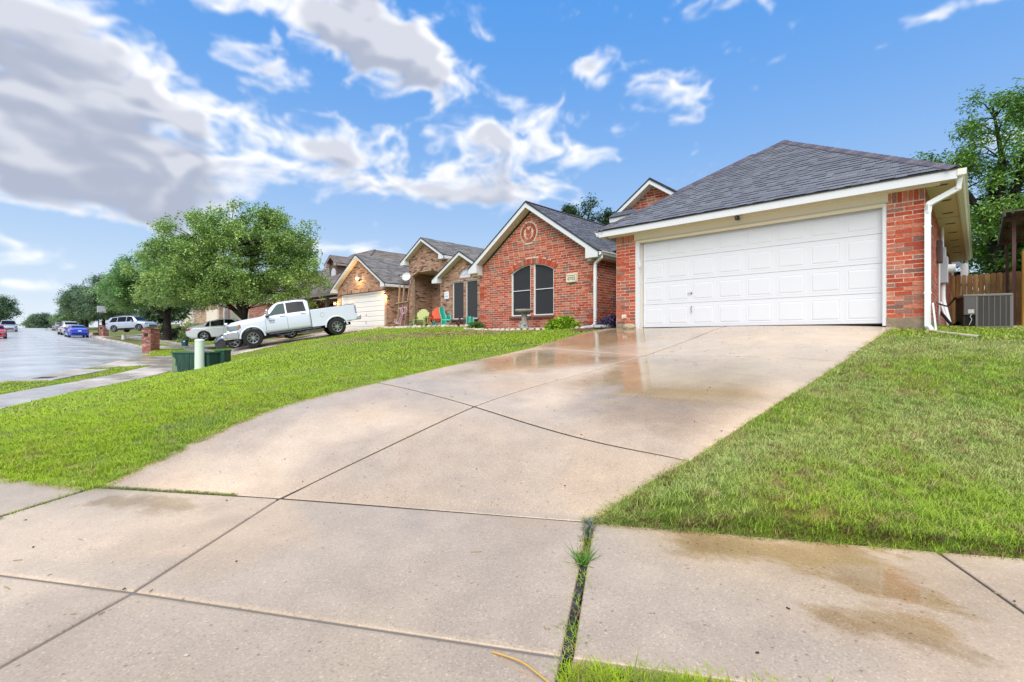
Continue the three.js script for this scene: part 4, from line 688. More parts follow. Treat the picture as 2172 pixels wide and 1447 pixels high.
// ------------------------------------------------------------------ tan brick house next door
const nb = thing('brick_house', 'tan brick house with three gables and white garage door behind the pickup', 'house');
{
  const R = rng(71), NZ = -15.1, base = 0.45, deck = new Batch(), roof = new THREE.Group(); roof.name = 'roof'; nb.add(roof);
  const opt = { pal: tanBrick, mortar: mortarTan, pitch: 0.25, thick: 0.2 };
  const arcHead = (cx, cy, r) => (v) => { const d = r * r - (v - cy) ** 2; return v <= cy || d <= 0 ? null : [cx - Math.sqrt(d), cx + Math.sqrt(d)]; };
  // garage gable
  const gp = onZ(755, 542, NZ + 0.3), ge = onZ(829, 599, NZ + 0.3), gh = 3.12, gx = -26.72, gpk = 5.0, gev = 3.08;
  const wl = gx - gh + 0.3, ww = 2 * (gh - 0.3), pg = (gpk - gev) / gh, dl = -28.95 - wl, dr = -24.0 - wl, dh = 2.74 - base;
  const gw = brickWall(nb, { ...opt, x: wl, y: base, z: NZ, shape: [[0, -0.3], [ww, -0.3], [ww, gev - base + 0.1], [ww / 2, gev - base + 0.1 + ww / 2 * pg], [0, gev - base + 0.1]], holes: [[[dl, -0.25], [dr, -0.25], [dr, dh], [dl, dh]]], rows: gableRows(ww, gev - base + 0.1, pg, [[dl - 0.01, dr + 0.01, -1, dh + 0.21]]), h: gev - base + ww / 2 * pg, seed: 72 });
  soldiers(gw, dl - 0.1, dr + 0.1, dh + 0.005, 0.2, tanBrick, R, { budget: false, out: 0.008 });
  part(nb, 'lintel', box(dr - dl + 0.1, 0.03, 0.08, wl + (dl + dr) / 2, base + dh - 0.01, NZ - 0.01), std(0x2c2a28, 0.6));
  const doorM = std(0xe8e6df, 0.5), door = part(nb, 'garage_door', box(dr - dl, dh + 0.1, 0.04, wl + (dl + dr) / 2, base + dh / 2, NZ - 0.16), doorM);
  for (let i = 0; i < 4; i++) { const sh = dh / 4; for (const f of [0.26, 0.74]) part(door, 'rib', rbox(dr - dl - 0.1, sh * 0.44, 0.03, 0.012, wl + (dl + dr) / 2, base + sh * (i + f), NZ - 0.13), doorM); }
  for (const x of [dl, dr]) part(nb, 'door_jamb', box(0.1, dh, 0.12, wl + x + (x === dl ? 0.05 : -0.05), base + dh / 2, NZ - 0.07), WHITE);
  part(nb, 'door_head', box(dr - dl, 0.08, 0.12, wl + (dl + dr) / 2, base + dh - 0.05, NZ - 0.07), WHITE);
  part(door, 'handle', tube([[wl + dl + 2.75, base + 0.62, NZ - 0.12], [wl + dl + 2.72, base + 0.55, NZ - 0.08], [wl + dl + 2.75, base + 0.42, NZ - 0.12]], 0.012, 10, 5), std(0x777570, 0.4, { metalness: 0.8 }));
  part(door, 'latch', box(0.06, 0.05, 0.03, wl + dl + 2.75, base + 0.95, NZ - 0.1), std(0x777570, 0.4, { metalness: 0.8 }));
  gable(nb, roof, { x: gx, half: gh, eave: gev, peak: gpk, zf: NZ + 0.3, depth: 9, pal: weatheredShingle, deck, seed: 80 });
  const sideL = 1.6; const gs = brickWall(nb, { ...opt, x: wl + ww + 0.003, y: base, z: NZ - 0.003, turn: Math.PI / 2, shape: [[0, -0.3], [2.2, -0.3], [2.2, gev - base + 0.1], [0, gev - base + 0.1]], rows: () => [[0, 2.2]], h: gev - base - 0.2, seed: 74 });
  soldiers(gs, 0, 2.2, gev - base - 0.19, 0.2, tanBrick, R, { budget: false, out: 0.006 });
  part(nb, 'soffit', box(0.3, 0.02, 2.3, gx + gh - 0.16, gev - 0.17, NZ - 0.9), WARMWHITE);
  // porch: arch wall under the tall gable, recess behind
  const AZ = -16.4, ax0 = -23.6, aw = 4.55, ac = 1.55, ar = 3.1, acy = 3.79 - base - ar, aEave = 4.42 - base, ap = 0.59;
  const archPts = []; for (let i = 0; i <= 14; i++) { const u = lerp(2.85, 0.3, i / 14); archPts.push([u, acy + Math.sqrt(ar * ar - (u - ac) ** 2)]); }
  const aPk = 1.55, aOut = [[0, -0.3], [0.3, -0.3], ...[...archPts].reverse(), [2.85, -0.3], [aw, -0.3], [aw, 3.2], [2 * aPk + 0.1, aEave], [aPk, aEave + aPk * ap], [0, aEave]];
  const aw_ = brickWall(nb, { ...opt, x: ax0, y: base, z: AZ, shape: aOut, rows: (v) => { let a = 0, e = v < aEave ? 3.3 : 3.1; if (v > 3.3 - 0.0 && v < aEave) e = 3.3; if (v > aEave) { const k = (v - aEave) / ap; a = k; e = 3.1 - k; } if (e - a < 0.06) return []; const hd = acy + ar + 0.1; if (v < acy + ar + 0.09) { const q = Math.sqrt(Math.max(0, (ar + 0.1) ** 2 - (v - acy) ** 2)), l = Math.max(0.3, ac - q), r = Math.min(2.85, ac + q); return [[0, l], [r, aw]]; } return [[a, e]]; }, h: aEave + aPk * ap - 0.1, seed: 75 });
  soldiers(aw_, 0.3, 2.85, 0, 0.1, tanBrick, R, { pitch: 0.2, out: 0.012, arc: { cx: ac, cy: acy, r: ar }, budget: false });
  gable(nb, roof, { x: ax0 + aPk, half: 1.95, eave: 4.38, peak: 5.53, zf: AZ + 0.3, depth: 7, pal: weatheredShingle, deck, seed: 84 });
  brickWall(nb, { ...opt, x: ax0 - 0.1, y: base, z: AZ - 1.5, shape: [[0, -0.3], [4.7, -0.3], [4.7, 3.6], [0, 3.6]], rows: (v) => (v < 2.2 ? [[0, 3.2], [4.3, 4.7]] : [[0, 4.7]]), h: 3.5, seed: 76 });
  part(nb, 'porch_ceiling', box(4.7, 0.05, 1.6, ax0 + 2.25, 3.75, AZ - 0.8), std(0xb8a890, 0.8));
  part(nb, 'front_door', box(1.0, 2.1, 0.05, ax0 + 3.65, base + 1.15, AZ - 1.42), std(0x3a2620, 0.5));
  part(nb, 'porch_slab', box(5.0, 0.6, 3.4, ax0 + 2.2, 0.30, AZ - 0.1), concreteMat);
  brickWall(nb, { ...opt, x: ax0 + 0.2, y: base, z: AZ - 0.2, turn: Math.PI / 2, shape: [[0, -0.3], [1.3, -0.3], [1.3, 3.3], [0, 3.3]], rows: () => [[0, 1.3]], h: 3.25, seed: 78 });
  // small gable with the window pair and half round
  const sx = -17.34, sh = 2.03, sPk = 4.05, sEv = 2.9, sp = (sPk - sEv) / sh, swl = sx - 1.72, sw = 3.44, w0 = 0.92 - base, w1 = 2.7 - base, wa = [0.88, 1.68], wb = [1.83, 2.63], hc = [1.755, 2.86 - base, 0.42];
  const half = []; for (let i = 0; i <= 12; i++) { const a = Math.PI * i / 12; half.push([hc[0] + Math.cos(a) * hc[2], hc[1] + Math.sin(a) * hc[2]]); }
  const rect = ([a, b]) => [[a, w0], [b, w0], [b, w1], [a, w1]];
  const swall = brickWall(nb, { ...opt, x: swl, y: base, z: NZ, shape: [[0, -0.3], [sw, -0.3], [sw, sEv - base + 0.12], [sw / 2, sEv - base + 0.12 + sw / 2 * sp], [0, sEv - base + 0.12]], holes: [rect(wa), rect(wb), half], rows: gableRows(sw, sEv - base + 0.12, sp, [[wa[0], wa[1], w0 - 0.07, w1 + 0.07], [wb[0], wb[1], w0 - 0.07, w1 + 0.07], [0, 0, hc[1] - 0.06, 99, (v) => { const d = (hc[2] + 0.1) ** 2 - (v - hc[1]) ** 2; return d > 0 ? [hc[0] - Math.sqrt(d), hc[0] + Math.sqrt(d)] : null; }]]), h: sEv - base + sw / 2 * sp, seed: 77 });
  { const b = new Batch(), n = 16; for (let i = 0; i < n; i++) { const a0 = Math.PI * i / n + 0.02, a1 = Math.PI * (i + 1) / n - 0.02, P = (a, r, z) => [hc[0] + Math.cos(a) * r, hc[1] + Math.sin(a) * r, z]; b.hexa([P(a0, hc[2], 0.02), P(a1, hc[2], 0.02), P(a1, hc[2], -0.02), P(a0, hc[2], -0.02), P(a0, hc[2] + 0.1, 0.02), P(a1, hc[2] + 0.1, 0.02), P(a1, hc[2] + 0.1, -0.02), P(a0, hc[2] + 0.1, -0.02)], pick(tanBrick, R).rgb); } part(swall, 'arch_bricks', b.geo(), std(0xffffff, 0.9, { vertexColors: true, side: THREE.DoubleSide }), true); }
  const frameOf = (outer, inner, name) => { const s = new THREE.Shape(outer.map((p) => new THREE.Vector2(...p))); s.holes.push(new THREE.Path(inner.map((p) => new THREE.Vector2(...p)))); return new THREE.ExtrudeGeometry(s, { depth: 0.05, bevelEnabled: false }); };
  for (const q of [wa, wb]) {
    const g = new THREE.Group(); g.name = 'window'; g.position.set(swl, base, NZ); nb.add(g); const m = 0.045;
    part(g, 'frame', frameOf(rect(q), [[q[0] + m, w0 + m], [q[1] - m, w0 + m], [q[1] - m, w1 - m], [q[0] + m, w1 - m]]).translate(0, 0, -0.1), WHITE);
    part(g, 'screen', box(q[1] - q[0] - 2 * m, w1 - w0 - 2 * m, 0.01, (q[0] + q[1]) / 2, (w0 + w1) / 2, -0.07), std(0x3c3a3c, 0.75));
    part(nb, 'sill', rbox(q[1] - q[0] + 0.1, 0.07, 0.16, 0.01, swl + (q[0] + q[1]) / 2, base + w0 - 0.037, NZ + 0.01), tanBrick[4].mat);
  }
  { const g = new THREE.Group(); g.name = 'window'; g.position.set(swl, base, NZ); nb.add(g); const inn = half.map(([u, v]) => [hc[0] + (u - hc[0]) * 0.87, hc[1] + 0.05 + (v - hc[1]) * 0.82]);
    part(g, 'frame', frameOf(half, inn).translate(0, 0, -0.1), WHITE);
    part(g, 'pane', new THREE.ShapeGeometry(new THREE.Shape(inn.map((p) => new THREE.Vector2(...p)))).translate(0, 0, -0.075), phys(0xd9d4e2, 0.08, { clearcoat: 1 }));
    for (const a of [0.6, 1.18, 1.96, 2.54]) part(g, 'glazing_bar', bar(V3(hc[0] + Math.cos(a) * 0.13, hc[1] + 0.05 + Math.sin(a) * 0.12, -0.065), V3(hc[0] + Math.cos(a) * 0.36, hc[1] + 0.05 + Math.sin(a) * 0.33, -0.065), 0.02, 0.02), WHITE);
    part(g, 'glazing_bar', new THREE.TorusGeometry(0.13, 0.01, 6, 12, Math.PI).translate(hc[0], hc[1] + 0.05, -0.065), WHITE); }
  part(nb, 'wall', box(0.2, 3.2, 3, swl + 0.1, 1.9, NZ - 1.72), mortarTan); part(nb, 'wall', box(0.2, 3.2, 8, swl + sw - 0.1, 1.9, NZ - 4.22), mortarTan);
  gable(nb, roof, { x: sx, half: sh, eave: sEv, peak: sPk, zf: NZ + 0.3, depth: 6, pal: weatheredShingle, deck, seed: 90 });
  const plate = part(nb, 'number_plate', box(0.32, 0.34, 0.03, swl + 0.46, 2.10, NZ + 0.014), std(0xeeeeec, 0.6)); for (const y of [2.2, 2.07]) part(plate, 'lettering', box(0.24, y > 2.1 ? 0.035 : 0.08, 0.006, swl + 0.46, y - 0.02, NZ + 0.03), std(0xb9c2ca, 0.6));
  // main roof behind
  const mk = (ml, mr, zf, ev, p, back, seed) => { const h = (mr - ml) / 2, k = Math.hypot(1, p); shingleFace(roof, V3(ml, ev, zf), V3(1, 0, 0), roofUp([0, -1], p), h * 0.62 * k, (t) => [t / k, (mr - ml) - t / k], weatheredShingle, { seed, base: deck, expo: 0.2, tab: [0.3, 0.6] }); shingleFace(roof, V3(mr, ev, zf), V3(0, 0, -1), roofUp([-1, 0], p), h * 0.62 * k, (t) => [t / k, back], weatheredShingle, { seed: seed + 1, base: deck, expo: 0.2, tab: [0.3, 0.6] }); };
  mk(-29.8, -15.4, -18.5, 2.95, 0.62, 8, 95);
  part(roof, 'roof_deck', deck.geo(), std(0xffffff, 0.9, { vertexColors: true, side: THREE.DoubleSide }), true);
  part(nb, 'wall', box(0.2, 2.6, 9, wl + 0.1, 1.75, NZ - 4.72), mortarTan);
  for (const [i, n] of [[0, 0]]) part(nb, 'roof_vent', cyl(0.04, 0.04, 0.35, gx + 2.0, 4.05, NZ - 2.5, 8), WHITE);
}
// lamps that are lit on the house next door
function wallLamp(u, v, z, label, flood) {
  const p = onZ(u, v, z), t = thing(flood ? 'flood_light' : 'wall_lantern', label, flood ? 'floodlight' : 'lantern', p.x, p.y, z, 0, flood ? undefined : 'lit lanterns beside the neighbour garage door');
  const dark = std(0x3a2c1e, 0.5, { metalness: 0.5 }), glow = std(0xffc070, 0.6, { emissive: new THREE.Color(1, 0.62, 0.22), emissiveIntensity: flood ? 14 : 8 });
  if (flood) { part(t, 'mount', cyl(0.07, 0.07, 0.04, 0, 0, 0).rotateX(Math.PI / 2).translate(0, 0, 0.02), WHITE); part(t, 'lamp_head', cyl(0.05, 0.08, 0.12, 0, 0, 0).rotateX(Math.PI / 2 + 0.3).translate(0, 0, 0.1), WHITE); part(t, 'bulb', new THREE.SphereGeometry(0.075, 12, 10).translate(0, -0.02, 0.17), glow); }
  else { part(t, 'back_plate', rbox(0.1, 0.3, 0.03, 0.01, 0, 0, 0.016), dark); part(t, 'arm', tube([[0, 0.1, 0.02], [0, 0.17, 0.08], [0, 0.13, 0.13]], 0.012, 10, 6), dark); part(t, 'cage', merge([0, 1, 2, 3].map((i) => box(0.012, 0.22, 0.012, Math.cos(i * 1.5708 + 0.78) * 0.08, -0.02, 0.13 + Math.sin(i * 1.5708 + 0.78) * 0.08))), dark); part(t, 'cap', new THREE.ConeGeometry(0.12, 0.09, 8).translate(0, 0.13, 0.13), dark); part(t, 'bulb', new THREE.SphereGeometry(0.055, 12, 10).translate(0, -0.02, 0.13), glow); }
  const l = new THREE.PointLight(new THREE.Color(1, 0.66, 0.3), flood ? 2.2 : 1.6, 0, 2); l.position.set(p.x, p.y - 0.02, z + (flood ? 0.17 : 0.13)); l.shadow.radius = 3; l.castShadow = true; scene.add(l);
}
wallLamp(714, 644, -15.09, 'glowing amber lantern on the tan brick left of the garage door');
wallLamp(821, 628, -15.09, 'glowing amber lantern on the tan brick beside the porch corner');
wallLamp(763, 591, -15.09, 'bright floodlight in the gable above the neighbour garage door', true);
{   // dish on the low roof and the timber trellis
  const d = thing('satellite_dish', 'small white satellite dishes on the neighbour roof by the porch', 'satellite dish', ...onZ(868, 588, -16.2).toArray());
  const dm = std(0xdcdcdc, 0.5); part(d, 'mast', limb(V3(0, -0.35, -0.1), V3(0, 0, 0), 0.025, 0.02), dm);
  part(d, 'dish', new THREE.SphereGeometry(0.32, 18, 8, 0, 6.2832, 0, 0.9).rotateX(-1.9).rotateY(0.6).translate(0.02, 0.1, 0.3), std(0xe4e4e4, 0.5, { side: THREE.DoubleSide }));
  part(d, 'feed_arm', tube([[0, 0, 0.05], [-0.1, -0.05, 0.3], [-0.28, 0.06, 0.42]], 0.02, 10, 6), dm); part(d, 'feed_horn', box(0.1, 0.08, 0.16, -0.3, 0.09, 0.42), std(0x555555, 0.6));
  const t = thing('trellis', 'weathered timber posts with a crossbar leaning on tan brick wall', 'trellis', -23.1, 0.5, -15.35);
  const wm = std(0xab8f74, 0.9, { map: brickGrain });
  for (const [a, b] of [[0.0, 0.1], [0.42, 0.42], [0.95, 0.72]]) part(t, 'post', bar(V3(b, 0, 0.1), V3(a, 2.42, -0.1), 0.07, 0.07), wm);
  part(t, 'crossbar', bar(V3(-0.05, 1.45, 0.06), V3(0.98, 1.5, 0.06), 0.06, 0.06), wm);
}
// ------------------------------------------------------------------ houses further along
function farBrick(hex, mortarHex, seed) { const a = lin(hex), b = lin(mortarHex), R = rng(seed); return std(0xffffff, 0.95, { map: texture(256, 256, (u, v, i, j) => { const row = Math.floor(v * 24), k = Math.floor(u * 8 + (row % 2) * 0.5), f = 0.75 + hash2(k % 8 + seed, row) * 0.5, m = (v * 24) % 1 < 0.16 || ((u * 8 + (row % 2) * 0.5) % 1) < 0.05; const c = new THREE.Color(m ? mortarHex : hex); return [c.r * 0 + (m ? ((mortarHex >> 16) & 255) : ((hex >> 16) & 255) * f), m ? ((mortarHex >> 8) & 255) : ((hex >> 8) & 255) * f, m ? (mortarHex & 255) : (hex & 255) * f]; }) }); }
function wallBox(h, x0, x1, y0, y1, z0, z1, mat) { const g = box(x1 - x0, y1 - y0, z1 - z0, (x0 + x1) / 2, (y0 + y1) / 2, (z0 + z1) / 2), p = g.attributes.position, n = g.attributes.normal, t = g.attributes.uv; for (let i = 0; i < p.count; i++) t.setXY(i, (Math.abs(n.getX(i)) > 0.5 ? p.getZ(i) : p.getX(i)) / 2, p.getY(i) / 1.9); return part(h, 'wall', g, mat); }
function farWindow(h, x, y, z, w, hh) { const g = new THREE.Group(); g.name = 'window'; h.add(g); part(g, 'frame', box(w + 0.12, hh + 0.12, 0.06, x, y, z + 0.01), WHITE); part(g, 'pane', box(w, hh, 0.02, x, y, z + 0.045), phys(0x2c3036, 0.15)); part(g, 'glazing_bar', box(0.04, hh, 0.02, x, y, z + 0.06), WHITE); }
{   // brown roof with the dormer, dark porch
  const h = thing('brick_house', 'brown shingled house with a dormer and dark porch beside the tan house', 'house'), roof = new THREE.Group(); roof.name = 'roof'; h.add(roof);
  const deck = new Batch(), z = -17.2, g0 = 0.8, red = farBrick(0xb26a56, 0xd0b09c, 3), brown = std(0x6b584d, 0.85), trim = std(0xa8988a, 0.7), xl = -47.5, xr = -32.6, ev = 3.35, p = 0.72;
  wallBox(h, xl + 0.5, xr - 0.5, g0 - 0.6, ev, -27, z - 2.4, red); wallBox(h, xl + 0.5, -41.5, g0 - 0.6, ev, z - 2.4, z, red);
  part(h, 'porch_floor', box(8.4, 0.6, 2.4, -37.3, g0 - 0.1, z - 1.2), concreteMat);
  for (const x of [-41, -38.2, -35.4, -33.3]) part(h, 'porch_post', box(0.22, ev - g0, 0.22, x, (ev + g0) / 2, z - 0.1), trim);
  part(h, 'porch_beam', box(9, 0.3, 0.2, -37.3, ev - 0.12, z - 0.1), brown);
  farWindow(h, -36.8, g0 + 1.3, z - 2.38, 1.4, 1.5); part(h, 'front_door', box(1, 2.1, 0.06, -39.3, g0 + 1.1, z - 2.36), std(0x2c2320, 0.6));
  const k = Math.hypot(1, p), L = xr - xl + 0.8;
  shingleFace(roof, V3(xl - 0.4, ev, z + 0.4), V3(1, 0, 0), roofUp([0, -1], p), 6.2 * k, (t) => [t / k * 0.95, L - t / k * 0.95], brownShingle, { seed: 101, base: deck, expo: 0.22, tab: [0.4, 0.8] });
  shingleFace(roof, V3(xr + 0.4, ev, z + 0.4), V3(0, 0, -1), roofUp([-0.97, 0], p), 6.0 * k, (t) => [t / k, 11 - t / k * 0.2], brownShingle, { seed: 102, base: deck, expo: 0.22, tab: [0.4, 0.8] });
  part(h, 'fascia', box(L, 0.2, 0.04, (xl + xr) / 2, ev - 0.1, z + 0.4), trim); part(h, 'fascia', box(0.04, 0.2, 10, xr + 0.4, ev - 0.1, z - 4.6), trim); part(h, 'soffit', box(L, 0.03, 0.5, (xl + xr) / 2, ev - 0.2, z + 0.15), brown);
  // dormer
  const dp = onZ(699, 541, z - 1.9), dx = dp.x + 0.1, dz = z - 1.9, dy = dp.y;
  gable(h, roof, { x: dx, half: 1.05, eave: dy - 0.75, peak: dy, zf: dz, depth: 4.2, pal: brownShingle, mat: trim, sof: brown, deck, seed: 105, board: 0.14, edge: 0x6a5e54, expo: 0.2 });
  part(h, 'dormer', merge([box(1.5, 2.2, 3.6, dx, dy - 1.85, dz - 2.1), prism([[dx - 0.75, dy - 0.78], [dx + 0.75, dy - 0.78], [dx, dy - 0.2]], 0.1).translate(0, 0, dz - 0.35)]), brown);
  for (let i = 0; i < 8; i++) part(h, 'siding_board', box(0.02, 0.2, 3.5, dx + 0.76, dy - 2.75 + i * 0.23, dz - 2.1).rotateZ(0), std(0x75625a, 0.85));
  const g = new THREE.Group(); g.name = 'window'; h.add(g); const sh = new THREE.Shape([new THREE.Vector2(-0.36, -0.75), new THREE.Vector2(0.36, -0.75), new THREE.Vector2(0.36, 0.3)]); sh.absarc(0, 0.3, 0.36, 0, Math.PI, false); sh.lineTo(-0.36, -0.75);
  part(g, 'frame', new THREE.ExtrudeGeometry(sh, { depth: 0.05, bevelEnabled: false }).translate(dx + 0.05, dy - 1.75, dz - 0.3), WHITE); part(g, 'pane', new THREE.ShapeGeometry(sh).scale(0.78, 0.86, 1).translate(dx + 0.05, dy - 1.74, dz - 0.245), phys(0xcfd8e2, 0.1, { clearcoat: 1 }));
  for (const q of [-0.1, 0.1]) part(g, 'glazing_bar', box(0.03, 1.5, 0.02, dx + 0.05 + q, dy - 1.8, dz - 0.235), WHITE);
  part(roof, 'roof_deck', deck.geo(), std(0xffffff, 0.9, { vertexColors: true, side: THREE.DoubleSide }), true);
}
function streetHouse({ label, xl, xr, z, g0, brick, pal, seed, gableX, gableW, doorX, winX, roofH = 4 }) {
  const h = thing('brick_house', label, 'house'), roof = new THREE.Group(); roof.name = 'roof'; h.add(roof); const deck = new Batch(), ev = g0 + 2.9, k = Math.hypot(1, 0.6), L = xr - xl + 0.8;
  wallBox(h, xl, xr, g0 - 1, ev, z - 10, z - 1.5, brick); wallBox(h, gableX - gableW / 2, gableX + gableW / 2, g0 - 1, ev, z - 1.5, z, brick);
  part(h, 'gable_wall', prism([[gableX - gableW / 2, ev - 0.02], [gableX + gableW / 2, ev - 0.02], [gableX, ev + gableW / 2 * 0.62]], 0.2).translate(0, 0, z - 0.01), brick);
  shingleFace(roof, V3(xl - 0.4, ev, z - 1.1), V3(1, 0, 0), roofUp([0, -1], 0.6), roofH * 1.6 * k, (t) => [t / k, L - t / k], pal, { seed, base: deck, expo: 0.3, tab: [0.6, 1.2] });
  shingleFace(roof, V3(xr + 0.4, ev, z - 1.1), V3(0, 0, -1), roofUp([-1, 0], 0.6), roofH * 1.6 * k, (t) => [t / k, 9.4], pal, { seed: seed + 2, base: deck, expo: 0.3, tab: [0.6, 1.2] });
  gable(h, roof, { x: gableX, half: gableW / 2 + 0.35, eave: ev + 0.02, peak: ev + 0.02 + (gableW / 2 + 0.35) * 0.62, zf: z + 0.3, depth: 5, pal, deck, seed: seed + 5, expo: 0.3, tab: [0.6, 1.2] });
  part(roof, 'roof_deck', deck.geo(), std(0xffffff, 0.9, { vertexColors: true, side: THREE.DoubleSide }), true);
  part(h, 'garage_door', box(4.6, 2.2, 0.05, gableX, g0 + 1.1, z + 0.01), CREAM);
  for (const x of winX) farWindow(h, x, g0 + 1.5, z - 1.48, 1.3, 1.6);
  part(h, 'front_door', box(1, 2.1, 0.06, doorX, g0 + 1.05, z - 1.46), std(0x33241e, 0.6));
  for (const x of [doorX - 0.9, doorX + 0.9]) part(h, 'column', cyl(0.12, 0.1, 2.7, x, g0 + 1.4, z - 0.5), WHITE);
  part(h, 'downpipe', box(0.12, 2.8, 0.1, gableX + gableW / 2 - 0.3, g0 + 1.4, z + 0.06), WHITE);
  return h;
}
streetHouse({ label: 'red and white brick house half hidden behind the pear tree', xl: -64, xr: -50.2, z: -17.2, g0: 1.05, brick: farBrick(0xb0705e, 0xd8c4b6, 7), pal: brownShingle, seed: 120, gableX: -54.5, gableW: 6.5, doorX: -59.6, winX: [-62.5] });
streetHouse({ label: 'tan brick house behind the silver sport utility and tree trunk', xl: -81, xr: -66.5, z: -20, g0: 1.6, brick: farBrick(0xb08c74, 0xcfb8a4, 9), pal: brownShingle, seed: 130, gableX: -73.4, gableW: 6.2, doorX: -68.8, winX: [-79] });
streetHouse({ label: 'pale house far along the street behind the basketball hoop', xl: -104, xr: -88, z: -22, g0: 2.1, brick: farBrick(0xc8ae94, 0xdccbb8, 15), pal: weatheredShingle, seed: 140, gableX: -93, gableW: 6.2, doorX: -99, winX: [-102] });
// ------------------------------------------------------------------ vehicles: a lofted body, length along +x (nose at +x), y up, resting on y = 0
const glassDark = phys(0x14161a, 0.12, { specularIntensity: 0.45 }), glassTeal = phys(0x24403f, 0.12, { specularIntensity: 0.5 });
const rubber = std(0x1c1b1b, 0.85), chrome = std(0xd8d8da, 0.12, { metalness: 1 }), alloy = std(0xb9bbbf, 0.28, { metalness: 0.9 }), blackTrim = std(0x121214, 0.55), tailRed = phys(0x9a0c12, 0.15, { clearcoat: 1, emissive: new THREE.Color(0.12, 0, 0), emissiveIntensity: 0 }), clearLens = phys(0x8f989e, 0.08, { clearcoat: 1, metalness: 0.4 }), amber = phys(0xc8621a, 0.15, { clearcoat: 1 });
const paint = (hex, metal = 0) => phys(hex, 0.32, { clearcoat: 1, clearcoatRoughness: 0.05, metalness: metal });
function curveOf(pts) { return (x) => { if (x <= pts[0][0]) return pts[0][1]; for (let i = 1; i < pts.length; i++) if (x <= pts[i][0]) { const t = (x - pts[i - 1][0]) / (pts[i][0] - pts[i - 1][0]); const s = t * t * (3 - 2 * t); return lerp(pts[i - 1][1], pts[i][1], lerp(t, s, 0.35)); } return pts[pts.length - 1][1]; }; }
